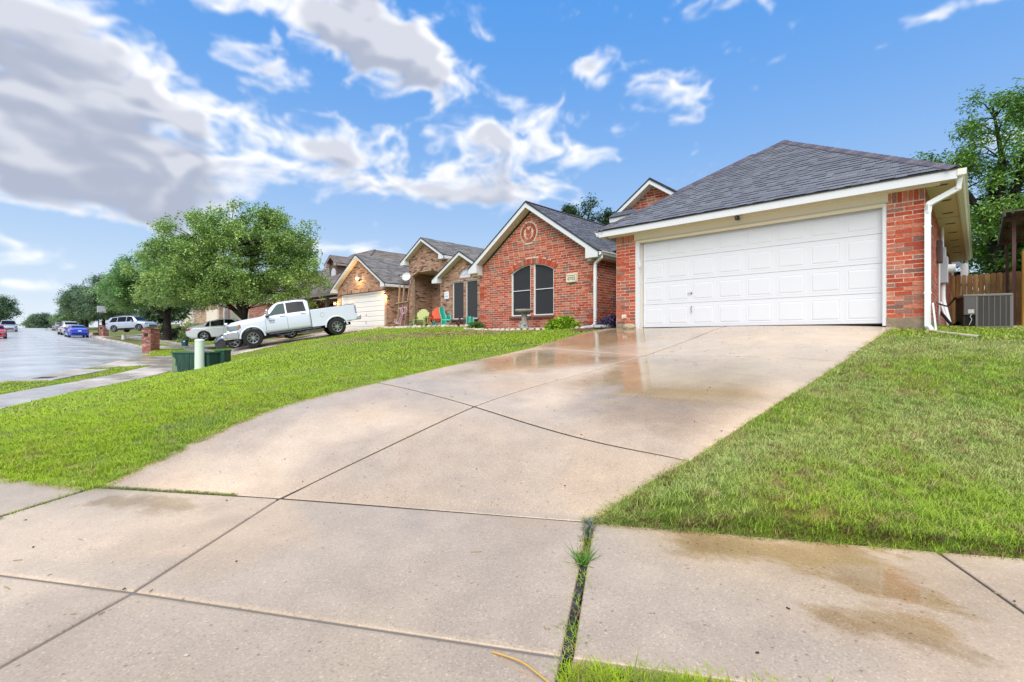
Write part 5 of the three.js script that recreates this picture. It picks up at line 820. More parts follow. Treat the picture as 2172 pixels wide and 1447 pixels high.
function loftBody(spec) {
  const { x0, x1, W, top, belt, bottom, wid, roofW, axles, wheelR, arch } = spec;
  const T = curveOf(top), B = curveOf(belt), Y = curveOf(bottom), Wd = curveOf(wid), Rw = curveOf(roofW);
  const floor = (x) => { let y = Y(x); for (const a of axles) { const d = Math.abs(x - a), r = wheelR + arch; if (d < r) y = Math.max(y, wheelR + Math.sqrt(r * r - d * d) * 0.98); } return y; };
  const section = (x) => {
    const w = W / 2 * Wd(x), yb = floor(x), yl = Y(x), bt = B(x), tp = Math.max(T(x), bt + 0.012), rw = W / 2 * Rw(x), k = clamp((tp - bt) / 0.28), ye = lerp(bt + (tp - bt) * 0.55, tp - 0.06, k), we = lerp(w * 0.90, rw, k);
    const raw = [[0, yb], [w * 0.86, yb], [w * 0.955, Math.max(yb, yl + 0.02)], [w * 0.99, Math.max(yb, yl + 0.14)], [w, Math.max(yb, lerp(yl, bt, 0.45))], [w * 0.993, Math.max(yb, lerp(yl, bt, 0.78))], [w * 0.965, Math.max(yb, bt - 0.035)], [w * 0.935, Math.max(yb, bt)], [lerp(w * 0.935, we, 0.5), lerp(bt, ye, 0.5)], [we, ye], [we * 0.94, lerp(ye, tp, 0.62)], [we * 0.8, lerp(ye, tp, 0.93)], [we * 0.45, tp + 0.006], [0, tp + 0.012]];
    return raw;
  };
  const xs = []; for (let i = 0; i <= 110; i++) xs.push(lerp(x0, x1, i / 110)); for (const a of axles) for (const d of [-1, 1]) xs.push(a + d * (wheelR + arch) * 0.999, a + d * (wheelR + arch) * 1.001); xs.sort((a, b) => a - b);
  const NS = 14, p = [], id = [];
  const ring = (x) => { const s = section(x), o = []; for (let j = 0; j < NS; j++) o.push([x, s[j][1], s[j][0]]); for (let j = NS - 2; j > 0; j--) o.push([x, s[j][1], -s[j][0]]); return o; };
  const M = 2 * NS - 2; for (const x of xs) for (const q of ring(x)) p.push(...q);
  for (let i = 0; i < xs.length - 1; i++) for (let j = 0; j < M; j++) { const a = i * M + j, b = i * M + (j + 1) % M, c = a + M, d = b + M; id.push(a, c, b, b, c, d); }
  for (const [i, f] of [[0, 0], [xs.length - 1, 1]]) { const o = p.length / 3; const r = ring(xs[i]); let cy = 0; r.forEach((q) => cy += q[1] / r.length); p.push(xs[i], cy, 0); r.forEach((q) => p.push(...q)); for (let j = 0; j < M; j++) f ? id.push(o, o + 1 + (j + 1) % M, o + 1 + j) : id.push(o, o + 1 + j, o + 1 + (j + 1) % M); }
  const g = new THREE.BufferGeometry(); g.setAttribute('position', new THREE.Float32BufferAttribute(p, 3)); g.setIndex(id); g.computeVertexNormals();
  // a piece of the surface, lifted off it: columns x = xa(t)..xb(t), rows between section indices j0..j1
  const surf = (x, j) => { const s = section(x), i = Math.min(NS - 2, Math.floor(j)), f = j - i; return [lerp(s[i][0], s[i + 1][0], f), lerp(s[i][1], s[i + 1][1], f)]; };
  const patch = (fx, j0, j1, side, lift = 0.006, nx = 10, nj = 6) => { nj = Math.max(nj, Math.ceil(Math.abs(j1 - j0) * 6)); lift += 0.002; return patch_(fx, j0, j1, side, lift, nx, nj); };
  const patch_ = (fx, j0, j1, side, lift, nx, nj) => {
    const q = [], ix = [];
    const P = (s, t) => { const j = lerp(j0, j1, t), x = fx(s, t), [z, y] = surf(x, j); return V3(x, y, z * side); };
    for (let i = 0; i <= nx; i++) for (let k = 0; k <= nj; k++) { const s = i / nx, t = k / nj, c = P(s, t), e = 0.01, a = P(Math.min(1, s + e), t).sub(P(Math.max(0, s - e), t)), b = P(s, Math.min(1, t + e)).sub(P(s, Math.max(0, t - e))); const n = a.cross(b).normalize(); if (n.z * side < 0 && Math.abs(n.z) > 0.05) n.negate(); else if (Math.abs(n.z) <= 0.05 && n.y < 0) n.negate(); c.addScaledVector(n, lift); q.push(c.x, c.y, c.z); }
    for (let i = 0; i < nx; i++) for (let k = 0; k < nj; k++) { const a = i * (nj + 1) + k, b = a + nj + 1; side > 0 ? ix.push(a, b, a + 1, a + 1, b, b + 1) : ix.push(a, a + 1, b, b, a + 1, b + 1); }
    const o = new THREE.BufferGeometry(); o.setAttribute('position', new THREE.Float32BufferAttribute(q, 3)); o.setIndex(ix); o.computeVertexNormals(); return o;
  };
  const across = (xa, xb, j0, lift = 0.006) => { const q = [], ix = [], nx = 10, nz = 16; for (let i = 0; i <= nx; i++) { const x = lerp(xa, xb, i / nx), d = 0.01, s0 = T(x - d), s1 = T(x + d), nn = V3(-(s1 - s0), 2 * d, 0).normalize(); for (let k = 0; k <= nz; k++) { const t = k / nz * 2 - 1, j = lerp(NS - 1, j0, Math.abs(t)), [z, y] = surf(x, Math.min(NS - 1.0001, j)); q.push(x + nn.x * lift, y + nn.y * lift, z * Math.sign(t || 1)); } } for (let i = 0; i < nx; i++) for (let k = 0; k < nz; k++) { const a = i * (nz + 1) + k, b = a + nz + 1; ix.push(a, a + 1, b, b, a + 1, b + 1); } const o = new THREE.BufferGeometry(); o.setAttribute('position', new THREE.Float32BufferAttribute(q, 3)); o.setIndex(ix); o.computeVertexNormals(); return o; };
  return { geo: g, patch, across, section, surf, T, B };
}
function wheelInto(parent, x, z, r, w, spokes, seedTurn = 0, rimR = 0.66) {
  const s = Math.sign(z), g = new THREE.Group(); g.name = 'wheel'; g.position.set(x, r, z); parent.add(g);
  const prof = [[rimR * r, -w / 2], [r * 0.93, -w / 2], [r * 0.985, -w * 0.36], [r, -w * 0.2], [r, w * 0.2], [r * 0.985, w * 0.36], [r * 0.93, w / 2], [rimR * r, w / 2]].map((p) => new THREE.Vector2(...p));
  part(g, 'tyre', new THREE.LatheGeometry(prof, 36).rotateX(Math.PI / 2), rubber);
  part(g, 'barrel', merge([new THREE.CylinderGeometry(rimR * r, rimR * r, w * 0.8, 28, 1, true).rotateX(Math.PI / 2), new THREE.CircleGeometry(rimR * r, 28).rotateY(s < 0 ? Math.PI : 0).translate(0, 0, s * w * 0.02)]), std(0x1a1a1c, 0.5, { side: THREE.DoubleSide }));
  const gs = [new THREE.TorusGeometry(rimR * r * 0.95, r * 0.035, 6, 30).translate(0, 0, s * w * 0.42), new THREE.CylinderGeometry(r * 0.17, r * 0.17, 0.04, 16).rotateX(Math.PI / 2).translate(0, 0, s * w * 0.36)];
  for (let i = 0; i < spokes; i++) { const a = i / spokes * 6.2832 + seedTurn, R2 = rimR * r * 0.94; for (const d of spokes > 6 ? [-0.10, 0.10] : [-0.16, 0.16]) gs.push(bar(V3(Math.cos(a + d * 2.2) * r * 0.1, Math.sin(a + d * 2.2) * r * 0.1, s * w * 0.35), V3(Math.cos(a + d) * R2, Math.sin(a + d) * R2, s * w * 0.40), r * 0.055, 0.03)); }
  part(g, 'rim', merge(gs), alloy);
  return g;
}
function car({ name, label, category, color, kind, x, z, turn, pitch = 0, dy = 0, group, plate }) {
  const suv = kind === 'suv', L = suv ? 4.85 : 4.65, W = suv ? 1.94 : 1.80, wr = suv ? 0.37 : 0.335, fr = L / 2, axles = suv ? [1.48, -1.36] : [1.42, -1.28];
  const spec = suv ? {
    top: [[-fr, 0.95], [-fr + 0.06, 1.05], [-fr + 0.22, 1.40], [-fr + 0.45, 1.66], [-0.6, 1.76], [0.3, 1.75], [0.7, 1.66], [1.28, 1.14], [1.5, 1.10], [2.1, 1.0], [fr - 0.08, 0.84], [fr, 0.7]],
    belt: [[-fr, 0.9], [-fr + 0.2, 1.08], [0.5, 1.05], [1.3, 1.02], [2.1, 0.92], [fr, 0.66]], bottom: [[-fr, 0.45], [-fr + 0.3, 0.28], [fr - 0.4, 0.25], [fr, 0.36]],
    wid: [[-fr, 0.80], [-fr + 0.25, 0.94], [-1.2, 1], [1.4, 1], [fr - 0.4, 0.92], [fr, 0.72]], roofW: [[-fr, 0.66], [-1.6, 0.70], [0.6, 0.72], [1.4, 0.82], [fr, 0.6]],
  } : {
    top: [[-fr, 0.88], [-fr + 0.08, 0.99], [-fr + 0.35, 1.04], [-1.55, 1.13], [-0.95, 1.33], [-0.3, 1.425], [0.25, 1.40], [0.62, 1.27], [1.15, 0.98], [1.4, 0.94], [2.0, 0.82], [fr - 0.08, 0.68], [fr, 0.56]],
    belt: [[-fr, 0.82], [-fr + 0.2, 0.95], [-1.0, 0.93], [0.5, 0.89], [1.2, 0.86], [2.0, 0.75], [fr, 0.52]], bottom: [[-fr, 0.42], [-fr + 0.3, 0.24], [fr - 0.4, 0.2], [fr, 0.28]],
    wid: [[-fr, 0.80], [-fr + 0.25, 0.94], [-1.2, 1], [1.4, 0.99], [fr - 0.4, 0.9], [fr, 0.68]], roofW: [[-fr, 0.62], [-1.6, 0.66], [0.2, 0.70], [1.2, 0.82], [fr, 0.55]],
  };
  const b = loftBody({ x0: -fr, x1: fr, W, axles, wheelR: wr, arch: 0.055, ...spec }), mat = paint(color[0], color[1]);
  const t = thing(name, label, category, x, 0, z, turn, group); t.rotation.order = 'YXZ'; t.rotation.z = pitch;
  const gy = G(x, z) + dy; t.position.y = gy;
  part(t, 'body', b.geo, mat);
  const sides = suv ? [[-1.95, -1.05, 0.28, 0], [-0.98, -0.02, 0, 0], [0.05, 1.02, 0, 0.42]] : [[-1.22, -0.92, 0.16, 0], [-0.86, -0.10, 0.0, 0], [-0.03, 0.86, 0, 0.38]];
  for (const sd of [-1, 1]) {
    for (const [a, e, la, le] of sides) part(t, 'side_window', b.patch((s, q) => lerp(a + la * q, e - le * q, s), 7.12, 8.9, sd, 0.005), glassDark);
    part(t, 'sill_trim', b.patch((s) => lerp(axles[1] + wr + 0.1, axles[0] - wr - 0.1, s), 1.6, 2.9, sd, 0.004, 8, 2), suv ? blackTrim : mat);
    for (const a of sides.slice(suv ? 1 : 1).map((q) => q[1] - 0.03)) part(t, 'door_seam', b.patch((s) => lerp(a - 0.004, a + 0.004, s), 3, 7, sd, 0.002, 1, 6), blackTrim);
    for (const a of [sides[1][0] + 0.16, sides[2][0] + 0.14]) { const [zz, yy] = b.surf(a, 5.6); part(t, 'door_handle', rbox(0.2, 0.03, 0.03, 0.012, a, yy, sd * (zz + 0.01)), suv ? chrome : mat); }
    const [mz, my] = b.surf(sides[2][1] - 0.28, 7.4); part(t, 'wing_mirror', rbox(0.12, 0.13, 0.2, 0.05, sides[2][1] - 0.3, my + 0.02, sd * (mz + 0.12)), mat);
    part(t, 'tail_light', b.patch((s, q) => -fr + 0.03 + s * lerp(0.25, 0.42, q), suv ? 5.2 : 4.9, 6.7, sd, 0.007, 6, 4), tailRed);
    part(t, 'headlight', b.patch((s, q) => lerp(fr - 0.06, fr - 0.55, s * lerp(0.8, 1, q)), 5.0, 6.6, sd, 0.006, 6, 3), clearLens);
    for (const a of axles) { wheelInto(t, a, sd * (W / 2 - 0.12), wr, 0.22, 5, a, 0.68); part(t, 'arch_liner', new THREE.CylinderGeometry(wr + 0.05, wr + 0.05, 0.3, 22, 1, true, -Math.PI / 2, Math.PI).rotateX(-Math.PI / 2).translate(a, wr, sd * (W / 2 - 0.2)), std(0x0c0c0d, 0.9, { side: THREE.DoubleSide })); }
  }
  part(t, 'windscreen', b.across(suv ? 0.72 : 0.62, suv ? 1.3 : 1.18, 9.8), glassDark);
  part(t, 'rear_window', b.across(suv ? -fr + 0.2 : -1.62, suv ? -fr + 0.42 : -0.95, 9.9), suv ? glassDark : glassDark);
  part(t, 'underbody', box(L - 0.9, 0.2, W - 0.5, 0, 0.36, 0), blackTrim);
  part(t, 'rear_bumper', rbox(0.1, 0.12, W * 0.74, 0.03, -fr + 0.01, 0.46, 0), suv ? blackTrim : blackTrim);
  part(t, 'rear_bumper_cover', rbox(0.08, 0.22, W * 0.8, 0.04, -fr + 0.015, 0.63, 0), mat);
  part(t, 'number_plate', box(0.012, 0.11, 0.3, -fr - 0.03, suv ? 0.86 : 0.78, 0), std(0xe8e8e6, 0.6));
  part(t, 'boot_trim', box(0.02, 0.03, 0.5, -fr - 0.012, suv ? 0.98 : 0.87, 0), suv ? chrome : mat);
  for (const sd of [-1, 1]) part(t, 'tail_light', rbox(0.03, 0.12, 0.3, 0.01, -fr + 0.01, suv ? 0.98 : 0.84, sd * W * 0.32), tailRed);
  part(t, 'grille', rbox(0.04, 0.16, W * 0.55, 0.02, fr - 0.01, 0.5, 0), blackTrim);
  for (const sd of [-1, 1]) part(t, 'headlight', rbox(0.06, 0.1, 0.3, 0.03, fr - 0.1, suv ? 0.78 : 0.64, sd * W * 0.3), clearLens);
  if (suv) for (const sd of [-1, 1]) part(t, 'roof_rail', rbox(1.9, 0.03, 0.03, 0.012, -0.6, 1.80, sd * 0.55), alloy);
  return t;
}
// ------------------------------------------------------------------ the white pickup
async function pickup() {
  const fl = V3(-24.83, 0, -8.58), rl = V3(-23.6, 0, -12.1);   // near-side wheels on the drive
  const dir = new THREE.Vector3().subVectors(fl, rl), wb = 3.8, W = 2.02, wr = 0.43; dir.y = 0; dir.normalize();
  const turn = Math.atan2(-dir.z, dir.x);   // local +x -> dir
  const nz = V3(Math.sin(turn), 0, Math.cos(turn));   // local +z
  const toCam = nz.x * -fl.x + nz.z * -fl.z > 0 ? 1 : -1;
  const mid = fl.clone().add(rl).multiplyScalar(0.5).addScaledVector(nz, -toCam * (W / 2 - 0.12));
  const t = thing('pickup_truck', 'white crew cab pickup truck with chrome bumpers on the neighbour driveway', 'pickup', mid.x, 0, mid.z, turn);
  const a = mid.clone().addScaledVector(dir, 1.9), b = mid.clone().addScaledVector(dir, -1.9), ya = G(a.x, a.z) + 0.045, yb = G(b.x, b.z) + 0.045;
  t.position.y = (ya + yb) / 2; t.rotation.order = 'YXZ'; t.rotation.z = Math.atan2(ya - yb, 3.8);
  const white = paint(0xd6dce4), AX = [1.9, -1.9];
  const body = loftBody({ x0: -0.72, x1: 2.92, W, axles: [1.9], wheelR: wr, arch: 0.10,
    top: [[-0.72, 1.90], [-0.6, 1.985], [-0.2, 2.02], [0.55, 2.0], [0.78, 1.93], [1.38, 1.42], [1.5, 1.385], [2.2, 1.34], [2.7, 1.27], [2.86, 1.18], [2.92, 1.05]],
    belt: [[-0.72, 1.36], [1.3, 1.33], [1.5, 1.29], [2.2, 1.22], [2.92, 0.95]], bottom: [[-0.72, 0.56], [1.4, 0.56], [2.5, 0.62], [2.92, 0.66]],
    wid: [[-0.72, 0.985], [1.5, 0.985], [2.5, 0.98], [2.8, 0.93], [2.92, 0.86]], roofW: [[-0.72, 0.74], [0.7, 0.74], [1.4, 0.80], [2.5, 0.80], [2.92, 0.7]] });
  part(t, 'body', body.geo, white);
  // bed: two sides with wheel arches, front wall, floor, tailgate
  const arc = []; for (let i = 0; i <= 14; i++) { const q = Math.PI * (1 - i / 14); arc.push([-1.9 + Math.cos(q) * 0.53, Math.max(0.55, 0.43 + Math.sin(q) * 0.53)]); }
  const out = [[-2.92, 0.72], [-2.86, 0.66], ...arc.filter((p) => p[1] > 0.56), [-1.36, 0.56], [-0.76, 0.56], [-0.76, 1.42], [-2.90, 1.46], [-2.96, 1.40], [-2.96, 0.8]];
  for (const sd of [-1, 1]) part(t, 'bed_side', prism(out, 0.09, 0.022, 2).translate(0, 0, sd > 0 ? W / 2 - 0.005 : -W / 2 + 0.095), white);
  part(t, 'bed_floor', box(2.1, 0.06, W - 0.2, -1.85, 0.88, 0), blackTrim); part(t, 'bed_front', box(0.06, 0.85, W - 0.2, -0.78, 1.0, 0), white); part(t, 'tailgate', rbox(0.07, 0.62, W - 0.25, 0.02, -2.90, 1.12, 0), white);
  for (const sd of [-1, 1]) part(t, 'bed_rail', box(2.1, 0.025, 0.09, -1.84, 1.455, sd * (W / 2 - 0.05)), blackTrim);
  part(t, 'frame_rail', box(4.9, 0.16, 1.0, -0.2, 0.52, 0), blackTrim);
  for (const sd of [-1, 1]) {
    const P = (n, fx, j0, j1, m, l = 0.005) => part(t, n, body.patch(fx, j0, j1, sd, l), m);
    P('front_window', (s, q) => lerp(0.36, 1.30 - 0.62 * q, s), 7.15, 8.85, glassTeal); P('rear_window', (s, q) => lerp(-0.58 + 0.06 * q, 0.29, s), 7.15, 8.85, glassDark);
    for (const x of [0.325, 1.28]) P('door_seam', (s) => lerp(x - 0.005, x + 0.005, s), 2.6, 7, blackTrim, 0.002); P('door_seam', (s) => lerp(-0.70, -0.69, s), 2.6, 7, blackTrim, 0.002);
    for (const x of [0.5, -0.42]) { const [zz, yy] = body.surf(x, 5.9); part(t, 'door_handle', rbox(0.24, 0.035, 0.035, 0.014, x, yy, sd * (zz + 0.014)), chrome); }
    // wheels, flares
    for (const x of AX) {
      wheelInto(t, x, sd * (W / 2 - 0.12), wr, 0.29, 8, 0.2, 0.6);
      const fl_ = []; const r0 = 0.53; for (let i = 0; i <= 16; i++) { const q = Math.PI * (0.02 + 0.96 * i / 16); fl_.push([x + Math.cos(q) * r0, 0.43 + Math.sin(q) * r0 * 0.99, sd * (W / 2 - 0.025)]); }
      part(t, 'wheel_flare', tube(fl_, 0.045, 24, 6), white);
      part(t, 'arch_liner', new THREE.CylinderGeometry(0.52, 0.52, 0.4, 24, 1, true, -Math.PI / 2, Math.PI).rotateX(-Math.PI / 2).translate(x, 0.44, sd * (W / 2 - 0.28)), std(0x0b0b0c, 0.9, { side: THREE.DoubleSide }));
    }
    // step rails
    part(t, 'step_rail', merge([roundPipe([[1.2, 0.5, sd * 0.98], [-1.15, 0.5, sd * 0.98]], 0.035, 8), ...[[0.75, 0.25], [-0.25, -0.75]].map(([p, q]) => roundPipe([[p + 0.12, 0.48, sd * 1.0], [p, 0.38, sd * 1.03], [q, 0.38, sd * 1.03], [q - 0.12, 0.48, sd * 1.0]], 0.022, 16))]), std(0x4a4c52, 0.35, { metalness: 0.8 }));
    // mirrors, lamps
    part(t, 'wing_mirror', merge([rbox(0.12, 0.3, 0.18, 0.04, 1.16, 1.52, sd * 1.12), rbox(0.1, 0.05, 0.24, 0.02, 1.16, 1.38, sd * 1.02)]), sd > 0 ? chrome : chrome); part(t, 'mirror_foot', rbox(0.16, 0.08, 0.16, 0.03, 1.17, 1.36, sd * 1.0), blackTrim);
    const hl = part(t, 'headlight', rbox(0.46, 0.26, 0.12, 0.05, 2.62, 1.0, sd * 0.945), clearLens); part(hl, 'indicator', rbox(0.1, 0.2, 0.1, 0.03, 2.38, 1.04, sd * 0.952), amber); part(t, 'headlight_front', rbox(0.08, 0.25, 0.34, 0.04, 2.88, 1.01, sd * 0.72), clearLens);
    const tl = part(t, 'tail_light', rbox(0.12, 0.42, 0.12, 0.03, -2.90, 1.2, sd * 0.945), tailRed); part(tl, 'reversing_lens', rbox(0.1, 0.09, 0.124, 0.02, -2.905, 1.02, sd * 0.946), clearLens);
    part(t, 'rear_bumper_end', rbox(0.34, 0.24, 0.14, 0.05, -2.97, 0.76, sd * 0.93), chrome);
  }
  part(t, 'fuel_flap', new THREE.TorusGeometry(0.1, 0.006, 6, 24).translate(-1.28, 1.12, toCam * (W / 2 + 0.0)), std(0xb4b8bc, 0.4));
  part(t, 'windscreen', body.across(0.80, 1.40, 9.8), glassTeal); part(t, 'back_window', box(0.02, 0.36, 1.3, -0.735, 1.66, 0), glassDark);
  part(t, 'front_bumper', rbox(0.34, 0.36, 2.02, 0.1, 2.94, 0.66, 0, 4), chrome); for (const sd of [-1, 1]) part(t, 'bumper_corner', rbox(0.5, 0.36, 0.12, 0.05, 2.72, 0.66, sd * 0.955, 4), chrome); part(t, 'bumper_intake', rbox(0.06, 0.12, 0.9, 0.03, 3.10, 0.66, 0), blackTrim); part(t, 'air_dam', rbox(0.3, 0.12, 1.8, 0.04, 2.9, 0.44, 0), blackTrim);
  for (const sd of [-1, 1]) part(t, 'fog_lamp', rbox(0.05, 0.1, 0.22, 0.03, 3.1, 0.68, sd * 0.72), clearLens);
  part(t, 'grille', rbox(0.12, 0.46, 1.06, 0.05, 2.9, 1.02, 0), blackTrim);
  part(t, 'grille_surround', merge([rbox(0.14, 0.07, 1.16, 0.03, 2.925, 1.25, 0), rbox(0.14, 0.07, 1.16, 0.03, 2.935, 0.80, 0), rbox(0.14, 0.48, 0.08, 0.03, 2.93, 1.02, 0.55), rbox(0.14, 0.48, 0.08, 0.03, 2.93, 1.02, -0.55), rbox(0.13, 0.08, 1.1, 0.03, 2.945, 1.03, 0), rbox(0.13, 0.46, 0.1, 0.03, 2.945, 1.02, 0)]), chrome);
  part(t, 'rear_bumper', rbox(0.2, 0.22, 1.8, 0.05, -3.02, 0.76, 0), chrome);
  for (const z of [-0.3, 0, 0.3]) part(t, 'roof_lamp', rbox(0.1, 0.03, 0.06, 0.012, 0.62, 2.02, z), amber);
  part(t, 'antenna', cyl(0.004, 0.003, 0.5, 1.55, 1.6, -0.85 * toCam), blackTrim);
  const font = await new FontLoader().loadAsync('fonts/droid/droid_sans_bold.typeface.json');
  const txt = (s, size) => { const g = new TextGeometry(s, { font, size, depth: 0.006, curveSegments: 3 }); g.computeBoundingBox(); return g; };
  const flip = toCam > 0 ? 0 : Math.PI, [bz] = body.surf(1.02, 5.2);
  for (const [s, sz, y] of [['RAM', 0.085, 1.085], ['2500', 0.07, 0.99]]) { const g = txt(s, sz), w = g.boundingBox.max.x; part(t, 'badge_lettering', g.rotateY(flip).translate(1.0 + (flip ? w / 2 : -w / 2), y, toCam * (bz + 0.004)), std(0x4c4e52, 0.3, { metalness: 0.8 })); }
  part(t, 'badge', rbox(0.16, 0.04, 0.008, 0.003, 1.36, 1.03, toCam * (body.surf(1.36, 5.2)[0] + 0.004)), std(0x4c4e52, 0.3, { metalness: 0.8 }));
  return { t, mid, dir, nz, toCam, turn };
}
const truck = await pickup();
{   // dark car on the far side of the pickup
  const c = truck.mid.clone().addScaledVector(truck.nz, -truck.toCam * 2.75).addScaledVector(truck.dir, 1.35);
  const a = c.clone().addScaledVector(truck.dir, 1.4), b = c.clone().addScaledVector(truck.dir, -1.4);
  car({ name: 'parked_car', label: 'dark grey car parked close behind the white pickup', category: 'car', color: [0x20242e, 0.4], kind: 'sedan', x: c.x, z: c.z, turn: truck.turn, pitch: Math.atan2(G(a.x, a.z) - G(b.x, b.z), 2.8), dy: 0.045 });
}
const upTurn = (deg) => deg * Math.PI / 180;
{
  const s = atDepth(487, 0, 33.5), w = car({ name: 'parked_car', label: 'white sedan backed towards the street with red tail light', category: 'car', color: [0xdfe3e4, 0], kind: 'sedan', x: s.x, z: s.z, turn: upTurn(62), pitch: 0.10, dy: 0.62 });
  const p = atDepth(281, 0, 56); car({ name: 'parked_car', label: 'silver sport utility vehicle parked side on below the tree', category: 'car', color: [0xb4bcc8, 0.35], kind: 'suv', x: p.x, z: p.z, turn: upTurn(42), pitch: 0.055, dy: 0.55 });
  car({ name: 'parked_car', label: 'blue sedan parked at the kerb seen from behind', category: 'car', color: [0x1d4fd0, 0.15], kind: 'sedan', x: -75.2, z: -6.75, turn: Math.PI + 0.02, dy: -0.11, pitch: 0.03 });
  car({ name: 'parked_car', label: 'silver crossover parked at the kerb in front of the blue sedan', category: 'car', color: [0xc2c4c6, 0.3], kind: 'suv', x: -86.5, z: -7.0, turn: Math.PI + 0.02, dy: -0.11, pitch: 0.03 });
  car({ name: 'parked_car', label: 'grey sedan parked far up the street near the trees', category: 'car', color: [0x9a9890, 0.3], kind: 'sedan', x: -119, z: -8.4, turn: Math.PI + 0.03, dy: -0.1, pitch: 0.03 });
  car({ name: 'parked_car', label: 'silver sport utility facing down the street on the opposite side', category: 'car', color: [0xb0b4ba, 0.3], kind: 'suv', x: -106, z: -1.75, turn: 0.0, dy: -0.11, pitch: -0.03 });
  car({ name: 'parked_car', label: 'red car at the opposite kerb', category: 'car', color: [0xc8141a, 0], kind: 'sedan', x: -72.5, z: -0.2, turn: 0.0, dy: -0.11, pitch: -0.03 });
}
// ------------------------------------------------------------------ kerbside boxes and mailboxes
const ironGreen = std(0x2f5646, 0.55, { map: texture(256, 256, (u, v, i, j) => { const s = fbm(u * 30, v * 3, 4), k = 210 + (s - 0.5) * 150 + (hash2(i, j) - 0.5) * 20; return [k * 0.95, k, k]; }) });
{
  const p = V3(-19.75, 0, -4.95), y = G(p.x, p.z) - 0.05, t = thing('transformer_box', 'weathered dark green utility cabinet on the lawn corner', 'utility box', p.x, y, p.z, 0.62);
  const body = rbox(1.4, 0.72, 0.7, 0.05, 0, 0.36, 0, 3); part(t, 'cabinet', body, ironGreen);
  part(t, 'lid', rbox(1.46, 0.06, 0.76, 0.025, 0, 0.72, 0), std(0x35604f, 0.5)); part(t, 'door_seam', box(0.014, 0.62, 0.01, -0.02, 0.35, 0.353), std(0x1c3228, 0.8));
  part(t, 'hinge', box(0.03, 0.08, 0.02, -0.02, 0.6, 0.361), std(0x24443a, 0.6)); part(t, 'faded_patch', new THREE.ShapeGeometry(new THREE.Shape([[-0.76, 0.08], [-0.52, 0.08], [-0.55, 0.3], [-0.62, 0.36], [-0.6, 0.6], [-0.68, 0.7], [-0.76, 0.72]].map((q) => new THREE.Vector2(...q)))).scale(0.9, 0.8, 1).translate(0, 0, 0.354), std(0x77876a, 0.9));
  part(t, 'base_skirt', box(1.5, 0.12, 0.7, 0, 0.03, 0), std(0x9a9688, 0.9));
  const a = V3(-19.4, 0, -5.65), b = thing('utility_box', 'small dark green pedestal cabinet behind the pale post', 'utility box', a.x, G(a.x, a.z) - 0.05, a.z, 0.62);
  part(b, 'cabinet', rbox(0.32, 0.66, 0.36, 0.02, 0, 0.33, 0), ironGreen); part(b, 'lid', rbox(0.36, 0.06, 0.4, 0.02, 0, 0.67, 0), std(0x35604f, 0.5)); part(b, 'door', box(0.26, 0.54, 0.01, 0, 0.33, 0.186), std(0x2a5042, 0.6));
  const q = atDepth(423, 787, 16.6), c = thing('cable_pedestal', 'pale green round cable pedestal post in front of the green cabinet', 'pedestal', q.x, G(q.x, q.z) - 0.04, q.z);
  const pm = std(0xd6e2d0, 0.5); part(c, 'post', cyl(0.145, 0.14, 1.04, 0, 0.54, 0, 28), pm); part(c, 'cap', new THREE.LatheGeometry([[0, 1.13], [0.1, 1.125], [0.142, 1.1], [0.15, 1.06], [0.14, 1.045]].map((k) => new THREE.Vector2(...k)), 28), pm); part(c, 'base_ring', cyl(0.165, 0.158, 0.14, 0, 0.07, 0, 28), std(0xb8ccb2, 0.6)); part(c, 'lock', cyl(0.02, 0.02, 0.03, 0, 0, 0).rotateX(Math.PI / 2).translate(0.0, 0.1, 0.163), blackTrim);
  part(c, 'warning_strip', box(0.02, 0.26, 0.05, -0.158, 0.92, 0.0), std(0xb8643a, 0.7));
}
function brickBox(label, x, z, w, d, h, turn, pal, seed) {
  const t = thing('brick_mailbox', label, 'mailbox', x, G(x, z) - 0.1, z, turn, 'brick mailboxes along the kerb'), R = rng(seed), b = new Batch(), R2 = rng(seed + 1); const c = 0.076, pit = 0.225;
  part(t, 'core', box(w - 0.02, h, d - 0.02, 0, h / 2, 0), mortarMat);
  for (let r = 0; r * c < h - 0.02; r++) for (const [n, len, f] of [[0, w, (u, o) => [u, o]], [1, d, 0], [2, w, 0], [3, d, 0]]) { let u = -len / 2 - (r % 2) * pit / 2; while (u < len / 2) { const p0 = Math.max(-len / 2, u) + 0.005, p1 = Math.min(len / 2, u + pit) - 0.005; u += pit; if (p1 - p0 < 0.03) continue; const col = pick(pal, R).rgb.map((k) => k * (0.8 + R2() * 0.4)), y0 = r * c + 0.006, y1 = Math.min(h, r * c + c - 0.006), o = (n % 2 ? w : d) / 2; const a = n * Math.PI / 2, P = (l, y, q) => [Math.cos(a) * l + Math.sin(a) * q, y, -Math.sin(a) * l + Math.cos(a) * q]; b.hexa([P(p0, y0, o), P(p1, y0, o), P(p1, y0, o - 0.03), P(p0, y0, o - 0.03), P(p0, y1, o), P(p1, y1, o), P(p1, y1, o - 0.03), P(p0, y1, o - 0.03)], col); } }
  part(t, 'bricks', b.geo(), vcol, true);
  part(t, 'cap', rbox(w + 0.06, 0.07, d + 0.06, 0.015, 0, h + 0.03, 0), pal[1].mat);
  part(t, 'letter_box', rbox(0.24, 0.2, 0.05, 0.02, 0, h * 0.78, d / 2 + 0.012), std(0x2a2826, 0.5, { metalness: 0.4 })); part(t, 'flag', box(0.015, 0.14, 0.03, -w / 2 - 0.015, h * 0.78, 0.1), std(0x5a3028, 0.6));
  return t;
}
